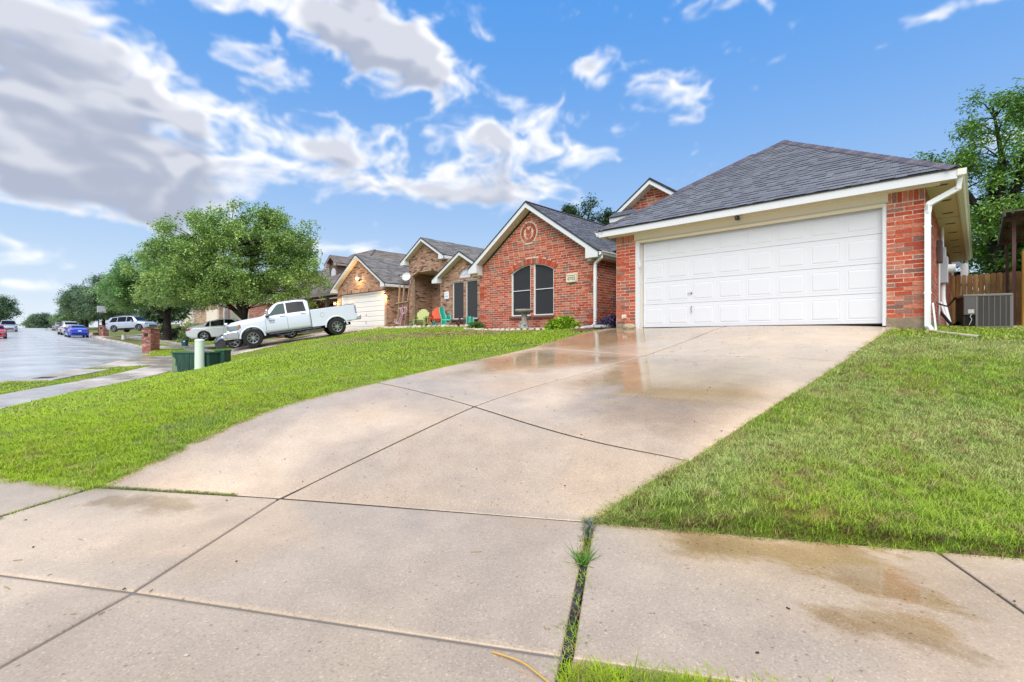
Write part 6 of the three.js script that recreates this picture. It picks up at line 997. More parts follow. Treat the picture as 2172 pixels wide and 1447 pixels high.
{ const m = atDepth(320, 0, 30.4); brickBox('red and grey brick mailbox pillar at the neighbour kerb', m.x, m.z, 0.68, 0.6, 1.42, 0.5, darkRedBrick, 8); const n = atDepth(220, 0, 57); brickBox('reddish brick mailbox pillar near the basketball hoop', n.x, n.z, 0.7, 0.6, 1.35, 0.5, darkRedBrick, 18); }
{
  const p = atDepth(392, 0, 37), t = thing('utility_box', 'small dark teal utility box with white label on the far lawn', 'utility box', p.x, G(p.x, p.z) - 0.05, p.z, 0.7); part(t, 'cabinet', rbox(0.34, 0.52, 0.3, 0.03, 0, 0.26, 0), std(0x0f4a4c, 0.5)); part(t, 'lid', rbox(0.38, 0.06, 0.34, 0.03, 0, 0.54, 0), std(0x12585a, 0.5)); part(t, 'label_plate', box(0.16, 0.07, 0.01, 0.04, 0.42, 0.155), std(0xe0e6e4, 0.6));
  const q = atDepth(262, 0, 50), c = thing('pipe_marker', 'short white pipe marker in front of the silver sport utility', 'pipe', q.x, G(q.x, q.z) - 0.05, q.z); part(c, 'pipe', cyl(0.2, 0.14, 0.5, 0, 0.25, 0, 14), std(0xe4e2da, 0.7)); part(c, 'cap', cyl(0.16, 0.16, 0.06, 0, 0.52, 0, 14), std(0xd8d6ce, 0.7));
  const r = atDepth(209, 0, 62), h = thing('basketball_hoop', 'portable basketball hoop on a black pole beside the far mailbox', 'basketball hoop', r.x, G(r.x, r.z), r.z, 0.6);
  part(h, 'pole', cyl(0.06, 0.05, 3.1, 0, 1.55, 0, 10), blackTrim); part(h, 'arm', bar(V3(0, 2.9, 0), V3(0.5, 3.3, 0.1), 0.06, 0.06), blackTrim); part(h, 'backboard', rbox(0.04, 0.8, 1.15, 0.01, 0.55, 3.3, 0.1), phys(0xd8dcd8, 0.2)); part(h, 'rim', new THREE.TorusGeometry(0.23, 0.02, 6, 20).rotateX(Math.PI / 2).translate(0.82, 3.02, 0.1), std(0xc85018, 0.5)); part(h, 'base', rbox(1.1, 0.3, 0.8, 0.08, -0.2, 0.15, 0), blackTrim);
  const s = atDepth(197, 0, 60), k = thing('skate_ramp', 'small wooden skate ramp on the verge behind the blue car', 'ramp', s.x, G(s.x, s.z), s.z, 0.5); part(k, 'deck', prism([[-0.9, 0.02], [0.7, 0.02], [0.7, 0.42], [0.6, 0.42]], 1.1).translate(0, 0, 0.55), std(0xb8a68c, 0.85)); part(k, 'platform', box(0.8, 0.06, 1.1, 1.1, 0.42, 0), std(0xa8967c, 0.85));
}
// ------------------------------------------------------------------ on and beside the red brick house
{
  const cam = onZ(1567, 461, GZ + 0.03), t = thing('security_camera', 'small black security camera under the garage eave', 'camera', cam.x, cam.y, cam.z);
  part(t, 'mount', cyl(0.035, 0.035, 0.02, 0, 0.03, 0).rotateX(0), blackTrim); part(t, 'arm', limb(V3(0, 0.03, 0), V3(0, -0.01, 0.07), 0.012, 0.012), blackTrim); part(t, 'camera_body', rbox(0.08, 0.085, 0.14, 0.025, 0.0, -0.035, 0.09), std(0x1a1a1a, 0.35)); part(t, 'lens', cyl(0.028, 0.028, 0.01, 0, 0, 0).rotateX(Math.PI / 2).translate(0, -0.03, 0.162), phys(0x555555, 0.05, { clearcoat: 1 }));
  const k = onZ(1355.5, 561, GZ), q = thing('keypad', 'white garage keypad on the door jamb', 'keypad', k.x + 0.02, k.y, GZ - 0.004); part(q, 'case', rbox(0.05, 0.16, 0.02, 0.012, 0, 0, 0.012), std(0xdfe4ea, 0.4)); part(q, 'cover_seam', box(0.046, 0.004, 0.004, 0, -0.03, 0.0235), std(0x9aa0a6, 0.5));
  const o = onZ(1325, 672, GZ), w = thing('outdoor_socket', 'cream weatherproof socket on the left garage pier', 'socket', o.x, o.y, GZ + 0.012); part(w, 'plate', rbox(0.13, 0.1, 0.04, 0.012, 0, 0, 0.01), std(0xe6dccb, 0.6)); part(w, 'cover', rbox(0.07, 0.075, 0.05, 0.01, 0.03, 0, 0.03), std(0xd8c8b0, 0.6));
  const f = onZ(1230, 656.5, WZ), tap = thing('hose_bib', 'brass garden tap on the red brick wing', 'tap', f.x, f.y, WZ + 0.005); const br = std(0x6a625a, 0.35, { metalness: 0.9 }); part(tap, 'pipe', cyl(0.015, 0.015, 0.1, 0, 0, 0).rotateX(Math.PI / 2).translate(0, 0, 0.05), br); part(tap, 'spout', limb(V3(0, 0, 0.09), V3(0, -0.06, 0.13), 0.016, 0.014), br); part(tap, 'handle', new THREE.TorusGeometry(0.03, 0.008, 6, 14).rotateX(Math.PI / 2).translate(0, 0.05, 0.09), br);
  const bb = onZ(1112, 699, -12.2), gy = G(bb.x, -12.2) + 0.03, b = thing('bird_bath', 'grey stone bird bath on a sculpted pedestal by the arched windows', 'bird bath', bb.x, gy, -12.2);
  const stone = std(0xb0aca2, 0.9, { map: brickGrain }); part(b, 'pedestal', new THREE.LatheGeometry([[0, 0], [0.17, 0], [0.175, 0.05], [0.14, 0.09], [0.13, 0.16], [0.115, 0.2], [0.1, 0.3], [0.088, 0.42], [0.095, 0.5], [0.13, 0.545], [0, 0.55]].map((p) => new THREE.Vector2(...p)), 28), stone);
  part(b, 'basin', new THREE.LatheGeometry([[0, 0.53], [0.14, 0.535], [0.26, 0.57], [0.31, 0.61], [0.318, 0.655], [0.30, 0.672], [0.275, 0.66], [0.25, 0.625], [0.12, 0.595], [0, 0.59]].map((p) => new THREE.Vector2(...p)), 36), stone); part(b, 'ornament', merge([new THREE.SphereGeometry(0.075, 12, 8).scale(1, 1.3, 0.8).translate(-0.1, 0.1, 0.1), new THREE.SphereGeometry(0.05, 10, 8).translate(-0.06, 0.22, 0.1), new THREE.SphereGeometry(0.045, 10, 8).translate(0.09, 0.16, 0.09)]), stone);
  // digits cast in the number plate
}
{
  const font = await new FontLoader().loadAsync('fonts/droid/droid_serif_bold.typeface.json'), g = new TextGeometry('4752', { font, size: 0.105, depth: 0.012, curveSegments: 4 }); g.computeBoundingBox();
  const pl = house.children.find((c) => c.name === 'number_plate'); part(pl, 'digits', g.translate(WX0 + 4.40 - g.boundingBox.max.x / 2, 1.915, WZ + 0.040), std(0xa8a290, 0.7));
}
{   // services on the side wall, air conditioner, fences, the open shed
  const m = thing('electric_meter', 'grey electric meter box with white conduits on the garage side wall', 'meter', -0.674, 0, -15.5); const gr = std(0xaab0b4, 0.5), wh = std(0xdedede, 0.5);
  part(m, 'meter_box', rbox(0.16, 0.62, 0.32, 0.02, 0.09, 1.62, 0), gr); part(m, 'meter_dial', cyl(0.1, 0.1, 0.16, 0, 0, 0, 20).rotateZ(Math.PI / 2).translate(0.22, 1.66, -0.02), wh); part(m, 'upper_box', rbox(0.12, 0.3, 0.2, 0.02, 0.07, 2.02, -0.05), gr); part(m, 'breaker_box', rbox(0.1, 0.5, 0.28, 0.02, 0.055, 1.95, 0.9), std(0x5c4a44, 0.6));
  part(m, 'conduit', roundPipe([[0.06, 2.65, -0.02], [0.06, 2.1, -0.02]], 0.035, 8), wh); part(m, 'conduit', roundPipe([[0.07, 1.3, 0], [0.08, 0.9, 0.02], [0.2, 0.3, 0.3], [0.24, 0.1, 0.38]], 0.05, 20), wh); part(m, 'conduit', roundPipe([[0.03, 1.9, 0.55], [0.03, 0.2, 0.55]], 0.02, 8), wh); part(m, 'conduit', roundPipe([[0.05, 0.85, 0.45], [0.22, 0.15, 0.75]], 0.022, 8), wh);
  const x = 0.06, z = -13.75, y = G(x, z) - 0.05, t = thing('air_conditioner', 'grey outdoor air conditioner with louvred coil guard beside the fence', 'air conditioner', x, y, z, 0.22); t.scale.set(0.76, 0.84, 0.8);
  const cg = std(0x5a5652, 0.55), dk = std(0x3a3938, 0.6), lt = std(0x6e6a66, 0.55); part(t, 'pad', box(1.06, 0.07, 1.0, 0, 0.02, 0), concreteMat);
  part(t, 'coil_core', box(0.86, 0.74, 0.86, 0, 0.43, 0), std(0x2c2b2a, 0.8)); part(t, 'lid', rbox(0.96, 0.06, 0.94, 0.02, 0, 0.83, 0), lt); part(t, 'base_pan', rbox(0.94, 0.06, 0.92, 0.02, 0, 0.08, 0), cg);
  for (let i = 0; i < 30; i++) part(t, 'louvre', box(0.66, 0.011, 0.02, 0.13, 0.125 + i * 0.0228, 0.445).rotateX(0), cg);
  for (let i = 0; i < 7; i++) part(t, 'guard_rib', box(0.012, 0.7, 0.028, -0.19 + i * 0.107, 0.455, 0.448), lt);
  part(t, 'corner_post', box(0.06, 0.74, 0.06, 0.45, 0.455, 0.43), lt); part(t, 'corner_post', box(0.03, 0.74, 0.06, -0.215, 0.455, 0.435), lt);
  const sv = part(t, 'service_panel', rbox(0.24, 0.43, 0.06, 0.015, -0.345, 0.59, 0.43), std(0x565452, 0.45)); part(sv, 'rating_label', box(0.12, 0.09, 0.004, -0.32, 0.46, 0.4625), std(0xb8b4ac, 0.6)); part(t, 'valve_recess', box(0.24, 0.34, 0.03, -0.345, 0.24, 0.415), std(0x1a1918, 0.8)); part(t, 'loose_wire', tube([[-0.3, 0.40, 0.45], [-0.34, 0.33, 0.47], [-0.31, 0.27, 0.48], [-0.36, 0.14, 0.47]], 0.006, 20, 5), std(0xd8d8d4, 0.5));
  for (let i = 0; i < 18; i++) part(t, 'side_louvre', box(0.02, 0.014, 0.8, 0.455, 0.14 + i * 0.038, 0).rotateX(0), cg);
  const hs = thing('refrigerant_hose', 'black insulated hose from the wall to the air conditioner', 'hose'); part(hs, 'hose', tube([[-0.62, 0.62, -15.0], [-0.45, 0.35, -14.6], [-0.38, 0.28, -14.0], [-0.3, 0.33, -13.7]], 0.032, 30, 8), std(0x141414, 0.8)); part(hs, 'cable', tube([[-0.64, 0.8, -14.9], [-0.48, 0.72, -14.4], [-0.34, 0.85, -13.75]], 0.018, 24, 6), blackTrim);
  const wood = [0xe0ae72, 0xd8a268, 0xe6b87c, 0xd09a5e].map((h, i) => std(h, 0.85, { map: texture(64, 256, (u, v) => { const k = 200 + (fbm(u * 14 + i * 9, v * 2.5, 4) - 0.5) * 120; return [k, k, k]; }) }));
  const fence = thing('wooden_fence', 'brown dog-eared picket fence behind the air conditioner', 'fence'); const R = rng(61);
  for (let i = 0; i < 13; i++) { const px = -0.62 + i * 0.142, h = 1.8 + R() * 0.02, gy = G(px, -22.4) + 0.02; part(fence, 'picket', prism([[-0.066, 0], [0.066, 0], [0.066, h - 0.04], [0.034, h], [-0.034, h], [-0.066, h - 0.04]], 0.018).translate(px, gy, -22.4 + R() * 0.006), wood[(i * 3) % 4]); }
  for (const yy of [0.4, 1.5]) part(fence, 'rail', box(2.0, 0.09, 0.04, 0.3, G(0, -22.4) + yy, -22.45), wood[1]);
  const yellow = [0xe0ac50, 0xd29e48, 0xe8bc62].map((h, i) => std(h, 0.8, { map: wood[i].map })), f2 = thing('wooden_fence', 'honey coloured cedar fence at the edge of the side yard', 'fence');
  for (let i = 0; i < 12; i++) { const pz = -17.3 - i * 0.145, gy = G(1, pz) - 0.02, h = 1.84 + R() * 0.02; part(f2, 'picket', box(0.02, h, 0.138, 0.9 + i * 0.012, gy + h / 2, pz), yellow[i % 3]); }
  part(f2, 'post', cyl(0.06, 0.06, 1.9, 0.83, G(0.8, -17.2) + 0.93, -17.2, 10), yellow[0]); part(f2, 'post_cap', cyl(0.05, 0.04, 0.08, 0.98, G(0.9, -17.2) + 1.93, -17.45, 12), std(0xb8bcc0, 0.3, { metalness: 0.9 }));
  for (let i = 0; i < 5; i++) part(f2, 'picket', box(0.138, 1.86, 0.02, 0.94 + i * 0.145, G(1, -17.15) + 0.9, -17.12), yellow[(i + 1) % 3]);
  const sh = thing('carport', 'open steel carport with dark ribbed roof beyond the cedar fence', 'carport'); const rust = std(0x6a4844, 0.7), rib = std(0x4a453f, 0.7);
  const sy = 2.95; part(sh, 'post', box(0.07, 3.0, 0.07, 0.66, 1.6, -17.6), rust); part(sh, 'post', box(0.07, 3.0, 0.07, 3.5, 1.6, -17.6), rust); part(sh, 'post', box(0.07, 3.0, 0.07, 0.66, 1.6, -21.6), rust);
  part(sh, 'roof_sheet', box(4.2, 0.03, 5.0, 2.6, sy + 0.15, -19.5), std(0x57514a, 0.6)); for (let i = 0; i < 14; i++) part(sh, 'roof_rib', box(0.05, 0.05, 5.0, 0.62 + i * 0.3, sy + 0.12, -19.5), rib); for (const zz of [-17.6, -19.4, -21.6]) part(sh, 'purlin', box(4.2, 0.1, 0.06, 2.6, sy + 0.05, zz), rust); part(sh, 'fascia', box(0.04, 0.16, 5.0, 0.48, sy + 0.12, -19.5), rib);
  const pf = thing('back_porch', 'white porch columns at the rear corner of the garage wall', 'porch'); for (const px of [-0.72, -0.34]) part(pf, 'column', box(0.2, 2.3, 0.2, px, 1.5, -23.6), WHITE); part(pf, 'screen', box(0.2, 2.0, 0.04, -0.53, 1.4, -23.65), std(0x1c1d20, 0.6));
  const sp = thing('splash_strip', 'pale plastic edging strip lying on the grass below the downpipe', 'edging'); part(sp, 'strip', tube([[-0.62, G(-0.62, -11.05) + 0.03, -11.05], [-0.42, G(-0.42, -10.6) + 0.035, -10.6], [-0.2, G(-0.2, -10.3) + 0.035, -10.3], [0.02, G(0.02, -10.1) + 0.03, -10.1]], 0.03, 24, 8), std(0xb8ac94, 0.7));
}
// ------------------------------------------------------------------ edging stones, porch furniture and garden ornaments next door
{
  const R = rng(88), stoneM = [0xd9cdb4, 0xcbbda2, 0xe2d8c2, 0xbdae92].map((h) => std(h, 0.9, { map: brickGrain }));
  const stones = (label, pts, n, s) => { const t = thing('edging_stones', label, 'edging'); const c = new THREE.CatmullRomCurve3(pts.map((p) => V3(p[0], 0, p[1]))); const base = new THREE.IcosahedronGeometry(0.5, 1); for (let i = 0; i < n; i++) { const p = c.getPoint((i + 0.5) / n), g = part(t, 'stone', base, stoneM[Math.floor(R() * 4)]); const w = s * (0.85 + R() * 0.4); g.scale.set(w, s * (0.5 + R() * 0.25), s * (0.6 + R() * 0.3)); g.position.set(p.x, G(p.x, p.z) + s * 0.16, p.z); g.rotation.set(R() * 0.3, R() * 6, R() * 0.3); } };
  stones('pale limestone edging round the neighbour porch bed', [[-24, -14.7], [-22.6, -14.25], [-20.5, -13.95], [-18, -14.15], [-16.0, -14.5]], 30, 0.30);
  stones('thin grey concrete edging round the mulch bed of the red wing', [[-14.2, -12.4], [-12.8, -12.0], [-11.2, -11.75], [-9.6, -11.9], [-8.6, -12.3]], 26, 0.2);
  // adirondack chairs
  const chair = (label, hex, x, z, turn) => {
    const t = thing('adirondack_chair', label, 'chair', x, 0.6, z, turn, 'porch chairs'), m = std(hex, 0.6), tilt = 0.42;
    for (let i = 0; i < 7; i++) { const u = (i - 3) * 0.092, h = 0.84 - Math.abs(i - 3) ** 2 * 0.022, g = prism([[-0.042, 0], [0.042, 0], [0.046, h - 0.05], [0.02, h], [-0.02, h], [-0.046, h - 0.05]], 0.02).translate(u * 1, 0, 0).rotateX(-tilt).translate(0, 0.26, -0.26); part(t, 'back_slat', g, m); }
    for (let i = 0; i < 6; i++) part(t, 'seat_slat', rbox(0.56, 0.02, 0.085, 0.006, 0, 0.27 + i * 0.026, -0.24 + i * 0.096), m);
    for (const sd of [-1, 1]) { part(t, 'leg', rbox(0.04, 0.56, 0.1, 0.01, sd * 0.31, 0.28, 0.24), m); part(t, 'stringer', bar(V3(sd * 0.27, 0.02, -0.5), V3(sd * 0.27, 0.38, 0.24), 0.03, 0.1), m); part(t, 'arm', rbox(0.13, 0.025, 0.78, 0.01, sd * 0.34, 0.57, -0.06), m); part(t, 'back_leg', bar(V3(sd * 0.3, 0.25, -0.3), V3(sd * 0.3, 0.56, -0.4), 0.03, 0.06), m); }
    part(t, 'back_rail', rbox(0.68, 0.06, 0.03, 0.008, 0, 0.56, -0.42), m); return t;
  };
  const c1 = onZ(893, 690, -15.55), c2 = onZ(927, 690, -15.2);
  chair('light green wooden adirondack chair on the porch', 0xa9b26a, c1.x, -15.55, 0.7); chair('orange wooden adirondack chair on the porch', 0xd9501c, c2.x, -15.2, 0.75);
  const tb = onZ(910, 690, -15.6), tt = thing('side_table', 'light green slatted side table between the two porch chairs', 'table', tb.x, 0.6, -15.6, 0.5), gm = std(0xa9b26a, 0.6); for (let i = 0; i < 4; i++) part(tt, 'top_slat', rbox(0.5, 0.02, 0.1, 0.006, 0, 0.5, -0.17 + i * 0.112), gm); for (const [a, b] of [[-1, -1], [1, -1], [1, 1], [-1, 1]]) part(tt, 'leg', box(0.045, 0.5, 0.045, a * 0.2, 0.25, b * 0.16), gm); part(tt, 'shelf', rbox(0.42, 0.02, 0.34, 0.006, 0, 0.2, 0), gm);
  // flat steel cactus figures with rolled edges, painted
  const cactus = (name, label, x, z, pts, w, hex, edge, turn) => { const t = thing(name, label, 'garden ornament', x, G(x, z), z, turn); for (const [i, line] of pts.entries()) { part(t, i ? 'arm' : 'stem', tube(line, w * (i ? 0.8 : 1), 40, 10).scale(1, 1, 0.55), std(hex, 0.45, { metalness: 0.3 })); part(t, 'rolled_edge', tube(line.map(([a, b, c]) => [a - w * 0.9, b + (i ? 0 : 0.0), c + 0.05]), w * 0.22, 40, 6), std(edge, 0.4, { metalness: 0.3 })); part(t, 'rolled_edge', tube(line.map(([a, b, c]) => [a + w * 0.9, b, c + 0.05]), w * 0.22, 40, 6), std(edge, 0.4, { metalness: 0.3 })); } return t; };
  const q1 = onZ(848, 698, -14.55); cactus('metal_cactus', 'pink and silver metal cactus figure with curling arms', q1.x, -14.55, [[[0.02, 0, 0], [0.05, 0.4, 0], [0.16, 0.75, 0], [0.08, 1.02, 0], [-0.02, 1.02, 0]], [[0.16, 0.72, 0], [0.3, 0.78, 0], [0.38, 0.95, 0], [0.32, 1.08, 0], [0.22, 1.04, 0]], [[0.04, 0.28, 0], [-0.12, 0.22, 0], [-0.24, 0.36, 0], [-0.2, 0.5, 0]]], 0.06, 0xc06a78, 0xc9c4c6, 0.5);
  const q2 = onZ(941, 695, -14.5); cactus('metal_cactus', 'teal ribbed metal cactus sculpture beside the orange chair', q2.x, -14.5, [[[0.02, 0, 0], [0.02, 0.4, 0], [-0.06, 0.72, 0], [-0.08, 0.94, 0]], [[0.05, 0.35, 0], [0.22, 0.34, 0], [0.25, 0.48, 0], [0.2, 0.58, 0]]], 0.12, 0x0f8f7c, 0x6ed0b4, 0.6);
  const q3 = onZ(997, 692, -14.55); cactus('metal_cactus', 'short teal metal cactus below the tan brick window', q3.x, -14.55, [[[-0.06, 0, 0], [-0.07, 0.3, 0], [-0.05, 0.5, 0]], [[0.09, 0, 0], [0.1, 0.28, 0], [0.08, 0.46, 0]]], 0.09, 0x1d9c86, 0x9ad8c2, 0.6);
  const agave = (label, x, z, n, len, hex, up, cat = 'garden ornament') => { const t = thing('agave_figure', label, cat, x, G(x, z) + 0.02, z), m = std(hex, 0.5); for (let i = 0; i < n; i++) { const a = i / n * 6.2832 * 1.62, e = lerp(0.25, 1.35, ((i * 0.37) % 1)) * up, l = len * (0.8 + R() * 0.4), o = V3(Math.cos(a) * Math.cos(e), Math.sin(e), Math.sin(a) * Math.cos(e)); const g = new THREE.ConeGeometry(len * 0.11, l, 5).scale(1, 1, 0.35).translate(0, l / 2, 0); const b = part(t, 'leaf', g, m); b.quaternion.setFromUnitVectors(V3(0, 1, 0), o); } return t; };
  const a1 = onZ(876, 697, -14.45), a2 = onZ(923, 694, -14.4), a3 = onZ(979, 694, -14.4); agave('green metal agave with an upright bud', a1.x, -14.45, 13, 0.42, 0x4c9a58, 0.9); agave('teal metal agave before the orange chair', a2.x, -14.4, 14, 0.42, 0x2f8f84, 0.9); agave('dark red spiky plant below the tan brick window', a3.x, -14.4, 18, 0.55, 0x4a1c1c, 1.0, 'plant');
}
// ------------------------------------------------------------------ leaves, trees, shrubs
function leafCluster(R, n, size, spread, narrow = 0.55) {   // n folded leaves about the origin
  const p = [], id = [], nm = [];
  for (let i = 0; i < n; i++) {
    const c = V3(R() - 0.5, R() - 0.5, R() - 0.5).multiplyScalar(spread * 2), d = V3(R() - 0.5, R() * 0.5 - 0.35, R() - 0.5).normalize(), s = size * (0.7 + R() * 0.6);
    const side = new THREE.Vector3().crossVectors(d, V3(R() - 0.5, 1, R() - 0.5)).normalize(), up = new THREE.Vector3().crossVectors(side, d).normalize();
    const A = c.clone(), B = c.clone().addScaledVector(d, s * 0.5).addScaledVector(side, s * narrow / 2).addScaledVector(up, s * 0.10), C = c.clone().addScaledVector(d, s), D = c.clone().addScaledVector(d, s * 0.5).addScaledVector(side, -s * narrow / 2).addScaledVector(up, s * 0.10), k = p.length / 3;
    for (const q of [A, B, C, D]) { p.push(q.x, q.y, q.z); nm.push(up.x, up.y, up.z); } id.push(k, k + 1, k + 2, k, k + 2, k + 3);
  }
  const g = new THREE.BufferGeometry(); g.setAttribute('position', new THREE.Float32BufferAttribute(p, 3)); g.setAttribute('normal', new THREE.Float32BufferAttribute(nm, 3)); g.setIndex(id); return g;
}
const leafMat = (hex = 0xffffff) => phys(hex, 0.55, { side: THREE.DoubleSide, transmission: 0.32, thickness: 0, ior: 1.3 });
const sharedLeaf = leafMat();
const barkMap = texture(128, 256, (u, v, i, j) => { const k = 170 + (fbm(u * 16, v * 5, 4, 0) - 0.5) * 190; return [k, k, k]; });
const bark = std(0x5a4a3e, 0.95, { map: barkMap }), barkDark = std(0x3c322c, 0.95, { map: barkMap });
function instanced(parent, name, geo, mat, list, colors) { const m = new THREE.InstancedMesh(geo, mat, list.length); m.name = name; m.userData.kind = 'stuff'; const c = new THREE.Color(); list.forEach((q, i) => { m.setMatrixAt(i, q); if (colors) m.setColorAt(i, c.setRGB(...colors[i])); }); parent.add(m); return m; }
// lobes: [dx, dy, dz, rx, ry, rz] in metres from the tree's foot
function tree({ name = 'tree', label, x, z, y = null, seed, lobes, trunkH, trunkR, clumps, per, leaf, spread, clumpR, tint, tint2, mat = bark, group, fork = 5, narrow = 0.55, lean = 0 }) {
  const R = rng(seed), t = thing(name, label, 'tree', x, y ?? G(x, z) - 0.05, z, 0, group);
  const vol = lobes.map((l) => l[3] * l[4] * l[5]), tot = vol.reduce((a, b) => a + b, 0);
  const centres = [];
  let guard = 0;
  while (centres.length < clumps && guard++ < clumps * 40) {
    let q = R() * tot, k = 0; while ((q -= vol[k]) > 0 && k < lobes.length - 1) k++;
    const l = lobes[k], d = V3(R() - 0.5, R() - 0.5, R() - 0.5).normalize().multiplyScalar(Math.cbrt(lerp(0.16, 1, R())) * (0.9 + R() * 0.16)), c = V3(l[0] + d.x * l[3], l[1] + d.y * l[4], l[2] + d.z * l[5]);
    centres.push([c, clumpR * (0.6 + R() * 0.7)]);
  }
  // trunk and limbs
  const gs = [], top = V3(lean, trunkH, 0); gs.push(limb(V3(0, -0.1, 0), V3(lean * 0.4, trunkH * 0.5, 0), trunkR * 1.25, trunkR * 0.95, 12), limb(V3(lean * 0.4, trunkH * 0.5, 0), top, trunkR * 0.95, trunkR * 0.85, 12));
  const crown = lobes.reduce((a, l) => a.add(V3(l[0], l[1], l[2])), V3(0, 0, 0)).multiplyScalar(1 / lobes.length);
  const mains = []; for (let i = 0; i < fork; i++) { const l = lobes[i % lobes.length], a = i / fork * 6.2832 + R(), e = V3(l[0] + Math.cos(a) * l[3] * 0.45, l[1] + (R() - 0.2) * l[4] * 0.5, l[2] + Math.sin(a) * l[5] * 0.45), m = top.clone().lerp(e, 0.5).add(V3((R() - 0.5) * 0.5, 0.5, (R() - 0.5) * 0.5)); gs.push(limb(top, m, trunkR * 0.6, trunkR * 0.4, 8), limb(m, e, trunkR * 0.4, trunkR * 0.12, 7)); mains.push([top, m, e]); }
  for (const [c] of centres) if (R() < 0.55) { let best = null, bd = 1e9; for (const [a, m, e] of mains) for (const f of [0.2, 0.5, 0.8]) for (const s of [[a, m], [m, e]]) { const p = s[0].clone().lerp(s[1], f), d = p.distanceTo(c) + (p.y > c.y ? 1 : 0); if (d < bd) { bd = d; best = p; } } const mid = best.clone().lerp(c, 0.55).add(V3((R() - 0.5) * 0.3, 0.15, (R() - 0.5) * 0.3)); gs.push(limb(best, mid, trunkR * 0.16, trunkR * 0.08, 5), limb(mid, c, trunkR * 0.08, 0.012, 5)); }
  part(t, 'trunk', merge(gs), mat);
  const list = [], cols = [], M = new THREE.Matrix4(), Q = new THREE.Quaternion(), E = new THREE.Euler();
  for (const [c, r] of centres) { const tone = R(); for (let i = 0; i < per; i++) { const d = V3(R() + R() + R() - 1.5, (R() + R() + R() - 1.5) * 0.75, R() + R() + R() - 1.5).multiplyScalar(r * 1.15), p = c.clone().add(d), s = 0.75 + R() * 0.5; E.set((R() - 0.5) * 0.9, R() * 6.2832, (R() - 0.5) * 0.9); Q.setFromEuler(E); list.push(new THREE.Matrix4().compose(p, Q, V3(s, s, s))); const f = clamp(tone * 0.6 + R() * 0.55 - 0.1), v = 0.85 + R() * 0.3; cols.push([lerp(tint[0], tint2[0], f) * v, lerp(tint[1], tint2[1], f) * v, lerp(tint[2], tint2[2], f) * v]); } }
  instanced(t, 'crown', leafCluster(rng(seed + 9), 9, leaf, spread, narrow), sharedLeaf, list, cols);
  return t;
}
const pearA = [0.19, 0.33, 0.09], pearB = [0.48, 0.64, 0.18];
tree({ name: 'pear_tree', label: 'large round pear tree behind the white pickup', x: -34.2, z: -11.2, seed: 201, trunkH: 1.9, trunkR: 0.26, lobes: [[-2.2, 5.6, 1.4, 3.3, 3.1, 3.3], [1.0, 5.6, -0.5, 3.5, 3.2, 3.5], [-4.6, 5.0, 2.6, 2.6, 2.7, 2.7], [-0.2, 7.5, 0.0, 2.4, 1.9, 2.4], [-3.8, 7.2, 2.2, 2.1, 1.8, 2.1], [2.2, 4.6, -1.8, 2.4, 2.1, 2.4], [-2.0, 4.0, 2.4, 3.0, 1.5, 2.8], [3.2, 5.6, -2.4, 1.6, 2.4, 1.7]], clumps: 420, per: 26, leaf: 0.15, spread: 0.2, clumpR: 0.5, tint: pearA, tint2: pearB, mat: barkDark });
tree({ name: 'shade_tree', label: 'bright green tree with dark trunk beside the brick mailbox', x: -55.5, z: -11.4, seed: 202, trunkH: 2.2, trunkR: 0.34, lobes: [[-1.5, 5.2, 1.2, 3.4, 2.4, 3.4], [-4.5, 4.7, 2.0, 3.0, 2.0, 2.8], [1.6, 5.3, -1.0, 3.2, 2.4, 3.2], [-2.5, 6.8, 1.0, 2.4, 1.5, 2.4], [-6.8, 4.4, 2.6, 1.8, 1.4, 1.8]], clumps: 260, per: 24, leaf: 0.2, spread: 0.26, clumpR: 0.6, tint: [0.12, 0.28, 0.07], tint2: [0.42, 0.64, 0.22], mat: barkDark });
const farTree = (label, x, z, h, r, seed, dark) => tree({ name: 'street_tree', label, x, z, seed, trunkH: h * 0.2, trunkR: 0.3, lobes: [[0, h * 0.5, 0, r, h * 0.34, r], [r * 0.3, h * 0.68, 0.4, r * 0.7, h * 0.26, r * 0.7], [-r * 0.5, h * 0.45, 0.5, r * 0.7, h * 0.24, r * 0.7]], clumps: 110, per: 18, leaf: 0.34, spread: 0.42, clumpR: 0.75, tint: dark ? [0.11, 0.2, 0.10] : [0.15, 0.26, 0.10], tint2: dark ? [0.24, 0.36, 0.19] : [0.34, 0.48, 0.2], mat: barkDark, group: 'trees along the far street' });
farTree('dark green tree behind the basketball hoop', -103, -13.6, 9.4, 4.4, 211, true); farTree('dark leafy tree over the parked silver crossover', -120, -14.6, 9.2, 4.6, 212, true);
farTree('tree standing over the far grey sedan', -140, -14.2, 10, 5, 213, true); farTree('last big tree by the crest of the street', -158, -15.2, 9.5, 4.6, 214, false); farTree('low light green tree at the crest of the street', -186, -15.6, 5.0, 4.5, 215, false);
farTree('tree on the opposite side above the parked cars', -158, -0.6, 8.6, 4.2, 216, true); farTree('distant tree beyond the crest of the street', -215, -12, 5.0, 5, 217, true); farTree('distant bushy tree on the skyline beyond the street', -240, -13, 4.4, 6, 218, false); farTree('round tree behind the tan brick far house', -84, -17, 6.4, 3.2, 219, true); farTree('tall tree between the far houses', -70, -29, 9, 4.0, 220, true);
